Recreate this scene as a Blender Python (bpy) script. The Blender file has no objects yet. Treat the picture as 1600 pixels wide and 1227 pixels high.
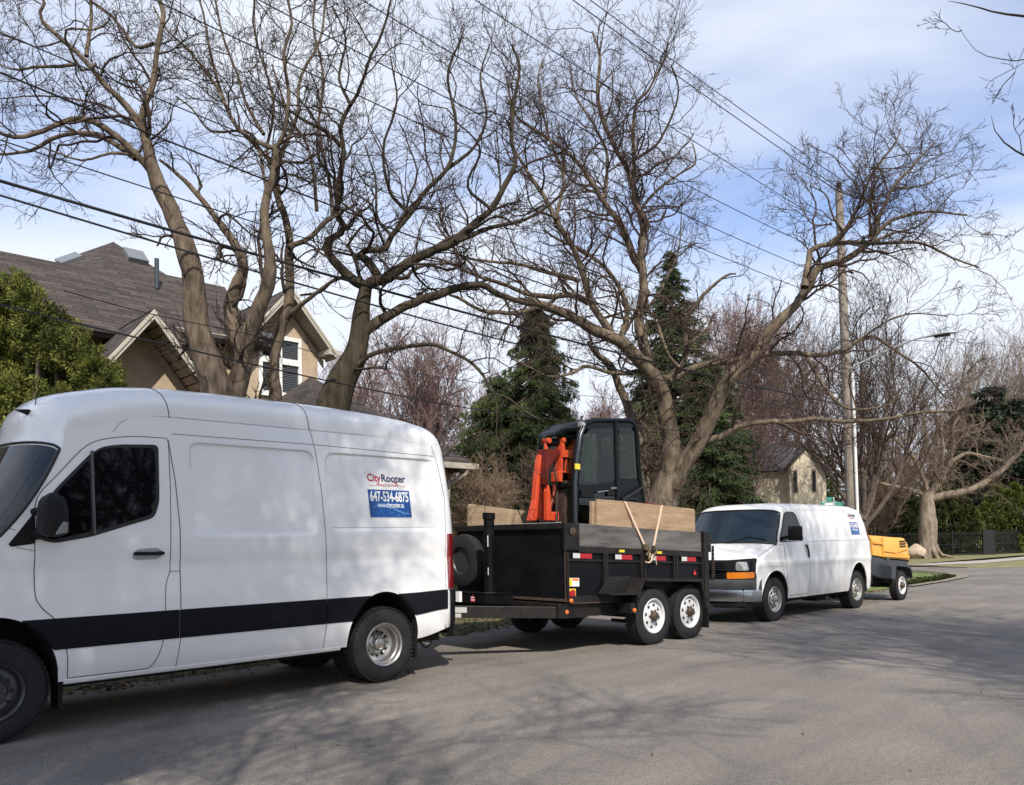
import bpy, bmesh, math, random
import numpy as np
from mathutils import Vector, Matrix
R_ = math.radians
sc = bpy.context.scene
C = sc.collection

# ---------------- camera ----------------
CAM = dict(f=1267.0, hz=842.0, H=1.53, t=.0291, r=.0151)
cd = bpy.data.cameras.new('camera'); cam = bpy.data.objects.new('camera', cd); C.objects.link(cam)
cd.sensor_width = 36; cd.lens = CAM['f']/1600*36
cd.shift_y = ((CAM['hz']-CAM['f']*math.tan(CAM['t']))-613.5)/1600
cd.clip_start = .05; cd.clip_end = 3000
cam.matrix_world = Matrix.Translation((0, 0, CAM['H'])) @ Matrix.Rotation(math.pi/2+CAM['t'], 4, 'X') @ Matrix.Rotation(-CAM['r'], 4, 'Z')
sc.camera = cam

# ---------------- sky, sun, exposure ----------------
SUN_AZ, SUN_EL = 168.0, 44.0
w = bpy.data.worlds.new('World'); sc.world = w; w.use_nodes = True
nt = w.node_tree; nt.nodes.clear()
def N(nt, t, **k):
    n = nt.nodes.new(t)
    for a, b in k.items(): setattr(n, a, b)
    return n
out = N(nt, 'ShaderNodeOutputWorld'); bg = N(nt, 'ShaderNodeBackground'); bg.inputs['Strength'].default_value = .15
sky = N(nt, 'ShaderNodeTexSky', sky_type='NISHITA'); sky.sun_disc = False
sky.sun_elevation = R_(SUN_EL); sky.sun_rotation = R_(SUN_AZ); sky.air_density = 1.0; sky.dust_density = .4; sky.ozone_density = 3.0
geo = N(nt, 'ShaderNodeTexCoord')
sep = N(nt, 'ShaderNodeSeparateXYZ'); nt.links.new(geo.outputs['Generated'], sep.inputs[0])
mx = N(nt, 'ShaderNodeMath', operation='MAXIMUM'); nt.links.new(sep.outputs['Z'], mx.inputs[0]); mx.inputs[1].default_value = .0
ad = N(nt, 'ShaderNodeMath', operation='ADD'); nt.links.new(mx.outputs[0], ad.inputs[0]); ad.inputs[1].default_value = .22
dx = N(nt, 'ShaderNodeMath', operation='DIVIDE'); nt.links.new(sep.outputs['X'], dx.inputs[0]); nt.links.new(ad.outputs[0], dx.inputs[1])
dy = N(nt, 'ShaderNodeMath', operation='DIVIDE'); nt.links.new(sep.outputs['Y'], dy.inputs[0]); nt.links.new(ad.outputs[0], dy.inputs[1])
cmb = N(nt, 'ShaderNodeCombineXYZ'); nt.links.new(dx.outputs[0], cmb.inputs[0]); nt.links.new(dy.outputs[0], cmb.inputs[1])
mp = N(nt, 'ShaderNodeMapping'); mp.inputs['Rotation'].default_value = (0, 0, R_(40)); mp.inputs['Scale'].default_value = (.8, 1.25, 1); mp.inputs['Location'].default_value = (6.2, 3.3, 0)
nt.links.new(cmb.outputs[0], mp.inputs[0])
n1 = N(nt, 'ShaderNodeTexNoise'); n1.inputs['Scale'].default_value = .9; n1.inputs['Detail'].default_value = 7; n1.inputs['Roughness'].default_value = .52; n1.inputs['Distortion'].default_value = .5
nt.links.new(mp.outputs[0], n1.inputs['Vector'])
rm = N(nt, 'ShaderNodeValToRGB'); rm.color_ramp.elements[0].position = .38; rm.color_ramp.elements[1].position = .62
rm.color_ramp.elements[0].color = (.06, .06, .06, 1); rm.color_ramp.elements[1].color = (.97, .97, .97, 1)
hz_ = N(nt, 'ShaderNodeMapRange'); hz_.inputs['From Min'].default_value = 0.; hz_.inputs['From Max'].default_value = .42; hz_.inputs['To Min'].default_value = .42; hz_.inputs['To Max'].default_value = .015; nt.links.new(sep.outputs['Z'], hz_.inputs['Value']); ad2 = N(nt, 'ShaderNodeMath', operation='ADD'); nt.links.new(n1.outputs['Fac'], ad2.inputs[0]); nt.links.new(hz_.outputs[0], ad2.inputs[1]); nt.links.new(ad2.outputs[0], rm.inputs[0])
mixs = N(nt, 'ShaderNodeMix', data_type='RGBA'); nt.links.new(rm.outputs[0], mixs.inputs['Factor'])
tn_ = N(nt, 'ShaderNodeMix', data_type='RGBA', blend_type='MULTIPLY'); tn_.inputs['Factor'].default_value = 1; tn_.inputs[7].default_value = (.86, .95, 1.14, 1); nt.links.new(sky.outputs[0], tn_.inputs[6]); nt.links.new(tn_.outputs[2], mixs.inputs[6]); mixs.inputs[7].default_value = (4.85, 5.15, 5.7, 1)
nt.links.new(mixs.outputs[2], bg.inputs['Color']); nt.links.new(bg.outputs[0], out.inputs['Surface'])
sl = bpy.data.lights.new('sun', 'SUN'); so = bpy.data.objects.new('sun', sl); C.objects.link(so)
sl.energy = 4.2; sl.angle = R_(.5); sl.color = (1, .93, .82)
sd = Vector((math.sin(R_(SUN_AZ))*math.cos(R_(SUN_EL)), math.cos(R_(SUN_AZ))*math.cos(R_(SUN_EL)), math.sin(R_(SUN_EL))))
so.rotation_euler = (-sd).to_track_quat('-Z', 'Y').to_euler()
sc.view_settings.view_transform = 'Standard'; sc.view_settings.look = 'None'; sc.view_settings.exposure = 0.36; sc.view_settings.gamma = 1.0

# ---------------- frames ----------------
AZ = R_(46.3)
U = np.array([math.sin(AZ), math.cos(AZ), 0]); W = np.array([-math.cos(AZ), math.sin(AZ), 0]); ZV = np.array([0, 0, 1.])
UROT = math.pi/2-AZ
def uvz(u, v, z=0): return U*u+W*v+ZV*z
def ray(x, y):
    f, t, r = CAM['f'], CAM['t'], CAM['r']; py = CAM['hz']-f*math.tan(t)
    X = x-800; Y = -(y-py); cr, sr = math.cos(r), math.sin(r)
    X, Y = X*cr+Y*sr, -X*sr+Y*cr
    c, s = math.cos(t), math.sin(t); a, b = X/f, Y/f
    return np.array([a, c-b*s, s+b*c])
O_ = np.array([0, 0, CAM['H']])
def at(x, y, D):
    v = ray(x, y); return O_+v*(D/v[1])
def on_v(x, y, v0):                       # point of a sight line on the plane v = v0 (parallel to the street); returns (u, z)
    r = ray(x, y); p = O_+r*(v0/(r@W)); return float(p@U), float(p[2])

# ---------------- materials ----------------
MATS = {}
def mat(name, col, rough=.6, metal=0., var=0., vscale=6., var2=None, bump=0., bscale=30., coat=0., spec=.5, trans=0., stretch=None, detail=5, emit=None, island=0.):
    if name in MATS: return MATS[name]
    m = bpy.data.materials.new(name); m.use_nodes = True; nt = m.node_tree
    b = nt.nodes['Principled BSDF']; b.inputs['Base Color'].default_value = (*col, 1); b.inputs['Roughness'].default_value = rough
    b.inputs['Metallic'].default_value = metal; b.inputs['Coat Weight'].default_value = coat; b.inputs['Specular IOR Level'].default_value = spec
    b.inputs['Coat Roughness'].default_value = .04
    tc = N(nt, 'ShaderNodeTexCoord'); mp = N(nt, 'ShaderNodeMapping'); nt.links.new(tc.outputs['Object'], mp.inputs[0])
    if stretch: mp.inputs['Scale'].default_value = stretch
    src = None
    if var or var2:
        n = N(nt, 'ShaderNodeTexNoise'); n.inputs['Scale'].default_value = vscale; n.inputs['Detail'].default_value = detail; n.inputs['Roughness'].default_value = .65
        nt.links.new(mp.outputs[0], n.inputs['Vector'])
        r = N(nt, 'ShaderNodeValToRGB'); r.color_ramp.elements[0].position = .32; r.color_ramp.elements[1].position = .68
        c2 = var2 if var2 else tuple(min(1, c*(1+var)) for c in col); c1 = col if var2 else tuple(c*(1-var) for c in col)
        r.color_ramp.elements[0].color = (*c1, 1); r.color_ramp.elements[1].color = (*c2, 1)
        nt.links.new(n.outputs['Fac'], r.inputs[0]); src = r.outputs[0]
    if island:
        g = N(nt, 'ShaderNodeNewGeometry'); mr = N(nt, 'ShaderNodeMapRange'); mr.inputs['To Min'].default_value = 1-island; mr.inputs['To Max'].default_value = 1+island
        nt.links.new(g.outputs['Random Per Island'], mr.inputs['Value'])
        hs = N(nt, 'ShaderNodeHueSaturation'); nt.links.new(mr.outputs[0], hs.inputs['Value'])
        if src: nt.links.new(src, hs.inputs['Color'])
        else: hs.inputs['Color'].default_value = (*col, 1)
        src = hs.outputs[0]
    if src: nt.links.new(src, b.inputs['Base Color'])
    if bump:
        n = N(nt, 'ShaderNodeTexNoise'); n.inputs['Scale'].default_value = bscale; n.inputs['Detail'].default_value = 4
        nt.links.new(mp.outputs[0], n.inputs['Vector'])
        bp = N(nt, 'ShaderNodeBump'); bp.inputs['Strength'].default_value = bump; bp.inputs['Distance'].default_value = .02
        nt.links.new(n.outputs['Fac'], bp.inputs['Height']); nt.links.new(bp.outputs[0], b.inputs['Normal'])
    if trans: b.inputs['Transmission Weight'].default_value = trans
    MATS[name] = m; return m

# ---------------- object helpers ----------------
def tag(o, label=None, cat=None, group=None, kind=None):
    for k, v in (('label', label), ('category', cat), ('group', group), ('kind', kind)):
        if v: o[k] = v
    return o
def thing(name, label, cat, loc=(0, 0, 0), rotz=0, group=None, rot=None):
    o = bpy.data.objects.new(name, None); C.objects.link(o); o.location = loc; o.rotation_euler = rot or (0, 0, rotz); o.empty_display_size = .2
    return tag(o, label, cat, group)
def link(name, me, m, parent=None):
    o = bpy.data.objects.new(name, me); C.objects.link(o)
    if m: me.materials.append(m)
    if parent: o.parent = parent
    return o
class MB:
    def __init__(s): s.v = []; s.f = []
    def add(s, vs, fs):
        b = len(s.v); s.v += [tuple(map(float, q)) for q in vs]; s.f += [tuple(i+b for i in q) for q in fs]; return s
    def box(s, x0, x1, y0, y1, z0, z1, M=None):
        vs = [(x, y, z) for z in (z0, z1) for y in (y0, y1) for x in (x0, x1)]
        if M is not None: vs = [tuple(M @ Vector(q)) for q in vs]
        return s.add(vs, [(0, 2, 3, 1), (4, 5, 7, 6), (0, 1, 5, 4), (2, 6, 7, 3), (0, 4, 6, 2), (1, 3, 7, 5)])
    def grid(s, P, closed_u=False):       # P[i][j] points
        n, m = len(P), len(P[0]); vs = [q for r in P for q in r]
        fs = [(i*m+j, ((i+1) % n)*m+j, ((i+1) % n)*m+j+1, i*m+j+1) for i in range(n if closed_u else n-1) for j in range(m-1)]
        return s.add(vs, fs)
    def tube(s, pts, r, sides=8, cap=True):
        pts = [np.array(p, float) for p in pts]; n = len(pts)
        rs = [r]*n if not hasattr(r, '__len__') else r
        T = [pts[min(i+1, n-1)]-pts[max(i-1, 0)] for i in range(n)]; T = [t/(np.linalg.norm(t)+1e-9) for t in T]
        ref = np.array([0, 0, 1.]) if abs(T[0][2]) < .9 else np.array([1., 0, 0]); rings = []
        a = np.cross(T[0], ref); a /= np.linalg.norm(a)
        for i in range(n):
            a = a-T[i]*(a@T[i]); a /= np.linalg.norm(a)+1e-9; b = np.cross(T[i], a)
            rings.append([pts[i]+rs[i]*(math.cos(k*2*math.pi/sides)*a+math.sin(k*2*math.pi/sides)*b) for k in range(sides)])
        vs = [q for g in rings for q in g]
        fs = [(i*sides+k, i*sides+(k+1) % sides, (i+1)*sides+(k+1) % sides, (i+1)*sides+k) for i in range(n-1) for k in range(sides)]
        if cap: fs += [tuple(range(sides))[::-1], tuple((n-1)*sides+k for k in range(sides))]
        return s.add(vs, fs)
    def prism(s, poly, lo, hi, axis=1):   # polygon in the two other axes, extruded along axis
        def mk(a, b, c): return (c, a, b) if axis == 0 else ((a, c, b) if axis == 1 else (a, b, c))
        n = len(poly); vs = [mk(a, b, lo) for a, b in poly]+[mk(a, b, hi) for a, b in poly]
        fs = [tuple(range(n)), tuple(range(2*n-1, n-1, -1))]+[(i, n+i, n+(i+1) % n, (i+1) % n) for i in range(n)]
        return s.add(vs, fs)
    def lathe(s, prof, n=32, c=(0, 0, 0), sy=1):   # profile (y, r) about the y axis
        P = [[(c[0]+r*math.cos(t), c[1]+sy*y, c[2]+r*math.sin(t)) for y, r in prof] for t in [k*2*math.pi/n for k in range(n)]]
        return s.grid(P, True)
    def build(s, name, m, parent=None, smooth=None, bevel=0., fix=True):
        me = bpy.data.meshes.new(name); me.from_pydata(s.v, [], s.f); me.validate()
        if fix or bevel:
            bm = bmesh.new(); bm.from_mesh(me)
            if bevel:
                bmesh.ops.remove_doubles(bm, verts=bm.verts, dist=1e-5)
                es = [e for e in bm.edges if len(e.link_faces) == 2 and e.calc_face_angle(0) > .5]
                bmesh.ops.bevel(bm, geom=es, offset=bevel, segments=2, affect='EDGES', profile=.5, clamp_overlap=True)
            bmesh.ops.recalc_face_normals(bm, faces=bm.faces); bm.to_mesh(me); bm.free()
        if smooth is not None:
            me.shade_smooth()
            if smooth > 0: me.set_sharp_from_angle(angle=R_(smooth))
        return link(name, me, m, parent)
def np_mesh(name, V, F, m, parent=None, smooth=False):
    V = np.asarray(V, np.float32); F = np.asarray(F, np.int32); k = F.shape[1]
    me = bpy.data.meshes.new(name); me.vertices.add(len(V)); me.vertices.foreach_set('co', V.ravel())
    me.loops.add(F.size); me.loops.foreach_set('vertex_index', F.ravel())
    me.polygons.add(len(F)); me.polygons.foreach_set('loop_start', np.arange(0, F.size, k, dtype=np.int32)); me.polygons.foreach_set('loop_total', np.full(len(F), k, np.int32))
    if smooth: me.polygons.foreach_set('use_smooth', np.ones(len(F), bool))
    me.update(calc_edges=True)
    return link(name, me, m, parent)
def text_mb(mb, s, place, size, width=None, bold=.0, bend=None, ysc=1.):
    cu = bpy.data.curves.new('t', 'FONT'); cu.body = s; cu.size = size; cu.offset = bold; cu.resolution_u = 3; cu.fill_mode = 'BOTH'
    o = bpy.data.objects.new('t', cu); C.objects.link(o); bpy.context.view_layer.update()
    me = bpy.data.meshes.new_from_object(o.evaluated_get(bpy.context.evaluated_depsgraph_get()))
    co = [(v.co.x, v.co.y) for v in me.vertices]; x0 = min(c[0] for c in co); x1 = max(c[0] for c in co)
    k = (width/(x1-x0)) if width else 1.
    mb.add([place((a-x0)*k, b*ysc) for a, b in co], [tuple(p.vertices) for p in me.polygons])
    bpy.data.objects.remove(o); bpy.data.curves.remove(cu); bpy.data.meshes.remove(me)
def smooth(a, b, x): t = np.clip((x-a)/(b-a), 0, 1); return t*t*(3-2*t)

def poly_fill(outline, cuts_a=(), cuts_b=()):   # 2D polygon -> (verts2d, faces), cut along grid lines
    bm = bmesh.new(); vs = [bm.verts.new((a, b, 0)) for a, b in outline]; bm.faces.new(vs)
    bmesh.ops.triangulate(bm, faces=bm.faces[:], ngon_method='EAR_CLIP')
    for ax, cs in ((0, cuts_a), (1, cuts_b)):
        lo = min(p[ax] for p in outline); hi = max(p[ax] for p in outline)
        for c in cs:
            if lo < c < hi:
                co = [0, 0, 0]; no = [0, 0, 0]; co[ax] = c; no[ax] = 1
                bmesh.ops.bisect_plane(bm, geom=bm.verts[:]+bm.edges[:]+bm.faces[:], plane_co=co, plane_no=no, dist=1e-5)
    bm.verts.index_update(); V = [(v.co.x, v.co.y) for v in bm.verts]; F = [tuple(v.index for v in f.verts) for f in bm.faces]
    B = [(e.verts[0].index, e.verts[1].index) for e in bm.edges if len(e.link_faces) == 1]; bm.free()
    return V, F, B
def surf_panel(mb, outline, fn, off, depth=.012, ca=(), cb=()):   # raised panel over a surface fn(a,b,offset)->xyz, with a rim
    V, F, B = poly_fill(outline, ca, cb)
    mb.add([fn(a, b, off) for a, b in V], F)
    for i, j in B: mb.add([fn(*V[i], off), fn(*V[j], off), fn(*V[j], off-depth), fn(*V[i], off-depth)], [(0, 1, 2, 3)])
def rounded(pts, r, n=4):                 # round the corners of a 2D polygon
    out = []; m = len(pts)
    for i in range(m):
        p = np.array(pts[i], float); a = np.array(pts[i-1], float)-p; b = np.array(pts[(i+1) % m], float)-p
        la, lb = np.linalg.norm(a), np.linalg.norm(b); q = min(r, la*.45, lb*.45); A = p+a/la*q; B = p+b/lb*q
        for k in range(n+1):
            t = k/n; out.append(tuple((1-t)**2*A+2*t*(1-t)*p+t*t*B))
    return out
# ---------------- vehicle materials ----------------
M_WHITE = mat('white_paint', (.83, .835, .84), rough=.32, coat=.7, var=.02, vscale=1.2)
M_WHITE2 = mat('white_paint_dusty', (.70, .70, .69), rough=.36, coat=.5, var2=(.80, .80, .80), vscale=1.1)  # cloudy tone paints in dust together with soft reflections
def dirty(m, z1=.75, amt=.55, c=(.33, .29, .24)):
    nt = m.node_tree; b = nt.nodes['Principled BSDF']; l = b.inputs['Base Color'].links; src = l[0].from_socket
    tc = N(nt, 'ShaderNodeTexCoord'); sp = N(nt, 'ShaderNodeSeparateXYZ'); nt.links.new(tc.outputs['Object'], sp.inputs[0]); mr = N(nt, 'ShaderNodeMapRange'); mr.inputs['From Min'].default_value = z1; mr.inputs['From Max'].default_value = .35; mr.inputs['To Max'].default_value = amt; nt.links.new(sp.outputs['Z'], mr.inputs['Value'])
    n = N(nt, 'ShaderNodeTexNoise'); n.inputs['Scale'].default_value = 3.5; n.inputs['Detail'].default_value = 8; nt.links.new(tc.outputs['Object'], n.inputs['Vector']); mu = N(nt, 'ShaderNodeMath', operation='MULTIPLY'); nt.links.new(mr.outputs[0], mu.inputs[0]); nt.links.new(n.outputs['Fac'], mu.inputs[1])
    mx_ = N(nt, 'ShaderNodeMix', data_type='RGBA'); nt.links.new(mu.outputs[0], mx_.inputs['Factor']); nt.links.new(src, mx_.inputs[6]); mx_.inputs[7].default_value = (*c, 1); nt.links.new(mx_.outputs[2], b.inputs['Base Color'])
dirty(M_WHITE); dirty(M_WHITE2)
M_TRIM = mat('dark_trim', (.0065, .0072, .0105), rough=.6, var=.15, vscale=4, spec=.16)
M_GLASS = mat('tinted_glass', (.003, .0035, .0045), rough=.03, spec=.35)
M_GLASS2 = mat('windscreen_glass', (.012, .016, .018), rough=.03, spec=.5)
M_RUB = mat('window_rubber', (.01, .01, .011), rough=.55)
M_TYRE = mat('tyre_rubber', (.012, .012, .0125), rough=.85, bump=.5, bscale=60, var=.25, vscale=9)
M_STEEL = mat('wheel_steel', (.42, .41, .39), rough=.32, metal=.85, var=.2, vscale=8)
M_DKSTEEL = mat('dark_wheel_steel', (.06, .06, .062), rough=.4, metal=.5)
M_SEAM = mat('panel_gap', (.07, .075, .085), rough=.8)
M_BLACK = mat('black_plastic', (.007, .007, .008), rough=.6, spec=.25)
M_RED = mat('red_lens', (.22, .008, .012), rough=.12, coat=.6)
M_AMBER = mat('amber_lens', (.75, .22, .02), rough=.15, coat=.6)
M_CLEAR = mat('clear_lens', (.55, .56, .56), rough=.08, metal=.6, coat=1.)
M_CHROME = mat('chrome', (.50, .52, .55), rough=.30, metal=1., var=.12, vscale=6)
M_UNDER = mat('underbody', (.012, .011, .01), rough=.9)
M_INK_R = mat('sign_red', (.42, .02, .05), rough=.45); M_INK_N = mat('sign_navy', (.02, .03, .10), rough=.45)
M_SIGNW = mat('sign_white', (.80, .80, .81), rough=.4)
M_SIGNB = mat('sign_blue', (.005, .05, .24), rough=.35, var2=(.01, .10, .36), vscale=2.2)
M_WAVE = mat('sign_light_blue', (.16, .38, .68), rough=.4)

def wheel(parent, c, r, w, rimr, style, side=1, y_in=0.):
    """tyre mesh named wheel, with a rim under it; outer face at c.y"""
    cx, cy, cz = c; mb = MB(); s = side
    sh = .045
    prof = [(-w, rimr), (-w-.0, r-.09), (-w+.015, r-.03), (-w+sh, r), (-sh*1.0, r), (-.015, r-.03), (-.001, r-.09), (-.004, rimr+.035), (-.02, rimr)]
    mb.lathe(prof, 56, (cx, cy, cz), s)
    # tread blocks on the shoulders
    for k in range(56):
        t = (k+.5)*2*math.pi/56; ca, sa = math.cos(t), math.sin(t)
        for y0, y1 in ((-.052, -.012), (-w+.012, -w+.052), (-w*.5-.03, -w*.5+.03)):
            dt = .036; P = []
            for rr in (r-.012, r+.006 if y0 != -.052 and y0 != -w+.012 else r+.001):
                for yy in (y0, y1):
                    for tt in (t-dt, t+dt): P.append((cx+rr*math.cos(tt), cy+s*yy, cz+rr*math.sin(tt)))
            mb.add(P, [(0, 1, 3, 2), (4, 5, 7, 6), (0, 1, 5, 4), (2, 3, 7, 6), (0, 2, 6, 4), (1, 3, 7, 5)])
    wh = mb.build('wheel', M_TYRE, parent, smooth=40)
    rb = MB()
    if style == 'dually':
        rb.lathe([(-.012, rimr+.012), (-.0, rimr+.004), (-.012, rimr-.012), (-.05, rimr-.02), (-.06, rimr-.035), (-.13, rimr-.045), (-.145, rimr-.075), (-.16, rimr-.10), (-.135, rimr-.14), (-.15, .05), (-.15, 0)], 48, c, s)
        rm = rb.build('rim', M_STEEL, wh, smooth=35); hb = MB()
        for k in range(12):
            t = k*math.pi/6; q = rimr-.088
            hb.lathe([(-.1485, 0.), (-.1485, .0175), (-.158, .0175)], 12, (cx+q*math.cos(t), cy, cz+q*math.sin(t)), s)
        hb.build('vent_hole', M_UNDER, rm, smooth=30)
        nb = MB(); nb.lathe([(-.15, .07), (-.10, .06), (-.09, .045), (-.09, 0)], 24, c, s)
        for k in range(6):
            t = k*math.pi/3; nb.lathe([(-.14, .014), (-.11, .014), (-.105, 0)], 6, (cx+.095*math.cos(t), cy, cz+.095*math.sin(t)), s)
        nb.build('hub', M_STEEL, rm, smooth=30)
    elif style == 'front_steel':
        rb.lathe([(-.015, rimr+.012), (.0, rimr+.004), (-.012, rimr-.014), (-.045, rimr-.024), (-.03, rimr-.05), (-.02, rimr-.08), (-.03, rimr-.11), (.0, .10), (.0, .075), (-.01, 0)], 48, c, s)
        rm = rb.build('rim', M_DKSTEEL, wh, smooth=35); hb = MB()
        for k in range(10):
            t = k*math.pi/5; q = rimr-.085
            hb.lathe([(-.019, 0.), (-.019, .016), (-.028, .016)], 12, (cx+q*math.cos(t), cy, cz+q*math.sin(t)), s)
        hb.build('vent_hole', M_UNDER, rm, smooth=30)
        nb = MB()
        for k in range(6):
            t = k*math.pi/3; nb.lathe([(-.02, .015), (.012, .015), (.016, 0)], 6, (cx+.088*math.cos(t), cy, cz+.088*math.sin(t)), s)
        nb.build('hub', M_DKSTEEL, rm, smooth=30)
    else:
        white = style == 'white_spoke'
        dish = [(-.01, rimr+.014), (.0, rimr+.004), (-.012, rimr-.012), (-.045, rimr-.022), (-.05, rimr-.04)]
        rb.lathe(dish+[(-.045, rimr-.05), (-.03, .085), (-.028, 0)], 48, c, s)
        mm = mat('white_rim_paint', (.62, .63, .65), rough=.35, coat=.3) if white else mat('silver_rim', (.5, .49, .46), rough=.28, metal=.75)
        rm = rb.build('rim', mm, wh, smooth=35); hb = MB(); nh = 8
        for k in range(nh):
            t = k*2*math.pi/nh+.2; q0, q1 = rimr-.062, rimr-.10
            dA, dB = (.17, .10) if white else (.24, .18)
            P = [(q0, t-dA), (q0, t+dA), (q1, t+dB), (q1, t-dB)]
            yy0 = -.0425; yy1 = -.037
            hb.add([(cx+q*math.cos(a), cy+s*(yy0+ .004), cz+q*math.sin(a)) for q, a in P[:2]]+[(cx+q*math.cos(a), cy+s*(yy1+.004), cz+q*math.sin(a)) for q, a in P[2:]], [(0, 1, 2, 3)])
        hb.build('vent_hole', M_UNDER, rm)
        nb = MB()
        nb.lathe([(-.03, .068), (.028, .058), (.04, .048), (.045, .0)] if white else [(-.03, .07), (.0, .066), (.012, .05), (.015, 0)], 20, c, s)
        for k in range(8 if not white else 6):
            t = k*2*math.pi/(8 if not white else 6); nb.lathe([(-.03, .013), (-.008, .013), (-.004, 0)], 6, (cx+.083*math.cos(t), cy, cz+.083*math.sin(t)), s)
        nb.build('hub', mat('rusty_hub', (.10, .075, .055), rough=.6, metal=.5, var=.4, vscale=20) if white else M_STEEL, rm, smooth=30)
    return wh

class Shell:
    def __init__(s, xs, zt, hc, n, w, zb, bow, lean, recess=None, wmul=None):
        s.zt, s.hc, s.n, s.w, s.zb, s.bow, s.lean, s.rec, s.wmul = zt, hc, n, w, zb, bow, lean, recess or (lambda x, z: 0), wmul or (lambda x: 1.)
        s.xs = xs
    def W(s, x, z): return float(s.w(z)*s.wmul(x)-s.rec(x, z))
    def side(s, x, z, off=0., sg=1): return (x, sg*(s.W(x, z)+off), z)
    def zs(s, xp): return s.zt(xp)-s.hc(xp)
    def top(s, xp, th, off=0.):           # th 0..pi : left edge over the roof to the right edge
        zs = s.zs(xp); b = s.bow(xp); n = s.n(xp); ws = s.W(xp-b*.85, zs)
        c, q = math.cos(th), math.sin(th)
        y = math.copysign(ws*abs(c)**(2/n), c); z = zs+s.hc(xp)*abs(q)**(2/n)
        return np.array([xp-b*y*y+s.lean(xp, z), y, z])
    def topn(s, xp, th, off):
        e = 1e-3; p = s.top(xp, th); a = s.top(xp+e, th)-s.top(xp-e, th); b = s.top(xp, min(th+e, math.pi))-s.top(xp, max(th-e, 0))
        n = np.cross(b, a); n /= np.linalg.norm(n)+1e-12
        if n[2] < 0: n = -n
        return p+n*off
    def mesh(s, name, m, parent, nside=64, ntop=48):
        P = []
        for xp in s.xs:
            b = s.bow(xp); zs = s.zs(xp); row = []
            zb = s.zb(xp-b)
            L = []
            for k in range(nside):
                z = zb+(zs-zb)*k/nside; y = s.W(xp-b*.9, z)
                L.append((xp-b*y*y+s.lean(xp, z), y, z))
            T = [s.top(xp, math.pi*(.5-.5*math.cos(math.pi*k/ntop))) for k in range(ntop+1)]
            Rr = [(x, -y, z) for x, y, z in L[::-1]]
            P.append(L+[tuple(t) for t in T]+Rr)
        mb = MB(); mb.grid(P); n = len(P[0])
        mb.f.append(tuple(range(n))); mb.f.append(tuple(range((len(P)-1)*n, len(P)*n)))
        o = mb.build(name, m, parent, smooth=38)
        return o
def interp(tab): 
    X = [a for a, b in tab]; Y = [b for a, b in tab]
    if X[0] > X[-1]: X = X[::-1]; Y = Y[::-1]
    # monotone-ish smooth cubic through the points
    X = np.array(X, float); Y = np.array(Y, float); d = np.diff(Y)/np.diff(X); m = np.zeros(len(X)); m[1:-1] = np.where(d[1:]*d[:-1] > 0, 2*d[1:]*d[:-1]/(d[1:]+d[:-1]+1e-12), 0); m[0] = d[0]; m[-1] = d[-1]
    def f(x):
        x = float(min(max(x, X[0]), X[-1])); i = min(max(int(np.searchsorted(X, x))-1, 0), len(X)-2); h = X[i+1]-X[i]; t = (x-X[i])/h
        return float((2*t**3-3*t**2+1)*Y[i]+(t**3-2*t*t+t)*h*m[i]+(-2*t**3+3*t*t)*Y[i+1]+(t**3-t*t)*h*m[i+1])
    return f
def lin(tab):
    X = [a for a, b in tab]; Y = [b for a, b in tab]
    if X[0] > X[-1]: X = X[::-1]; Y = Y[::-1]
    return lambda x: float(np.interp(x, X, Y))
def arch_z(x, c, a, b, z0, base):
    t = (x-c)/a
    return max(base, z0+b*math.sqrt(max(0, 1-t*t))) if abs(t) < 1 else base
def rrect(x, z, x0, x1, z0, z1, r):      # signed distance to a rounded box (negative inside)
    qx = abs(x-(x0+x1)/2)-(x1-x0)/2+r; qz = abs(z-(z0+z1)/2)-(z1-z0)/2+r
    return math.hypot(max(qx, 0), max(qz, 0))+min(max(qx, qz), 0)-r
def well(parent, S, c, a, b, z0, sill, sg, yin=.42):
    mb = MB(); P = []
    for k in range(25):
        t = math.pi*k/24; x = c+a*math.cos(t)*1.0; z = z0+b*math.sin(t)
        y = S.W(x, z)-.002; P.append([(x, sg*y, z), (x, sg*(y-.04), z+.01), (x, sg*yin, z+.02)])
    P = [[(p[0], p[1], sill-.06) for p in P[0]]]+P+[[(p[0], p[1], sill-.06) for p in P[-1]]]
    mb.grid(P); ring = [p[2] for p in P]; mb.add(ring, [tuple(range(len(ring)))])
    return mb.build('wheel_arch', M_UNDER, parent, smooth=50)
def seam(mb, S, pts, sg=1, r=.0035, off=-.0005, step=.04):
    Q = []
    for (a, b), (c, d) in zip(pts[:-1], pts[1:]):
        n = max(1, int(math.hypot(c-a, d-b)/step)); Q += [(a+(c-a)*k/n, b+(d-b)*k/n) for k in range(n)]
    Q.append(pts[-1]); mb.tube([S.side(x, z, off, sg) for x, z in Q], r, 6)
def spl(pts, n=6):                        # Catmull-Rom
    P = [np.array(p, float) for p in pts]; P = [2*P[0]-P[1]]+P+[2*P[-1]-P[-2]]; out = []
    for i in range(1, len(P)-2):
        for k in range(n):
            t = k/n; out.append(tuple(.5*((2*P[i])+(-P[i-1]+P[i+1])*t+(2*P[i-1]-5*P[i]+4*P[i+1]-P[i+2])*t*t+(-P[i-1]+3*P[i]-3*P[i+1]+P[i+2])*t**3)))
    out.append(tuple(P[-2])); return out
cutz = [k*.05 for k in range(70)]; cutx = [-6+k*.1 for k in range(80)]
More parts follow.
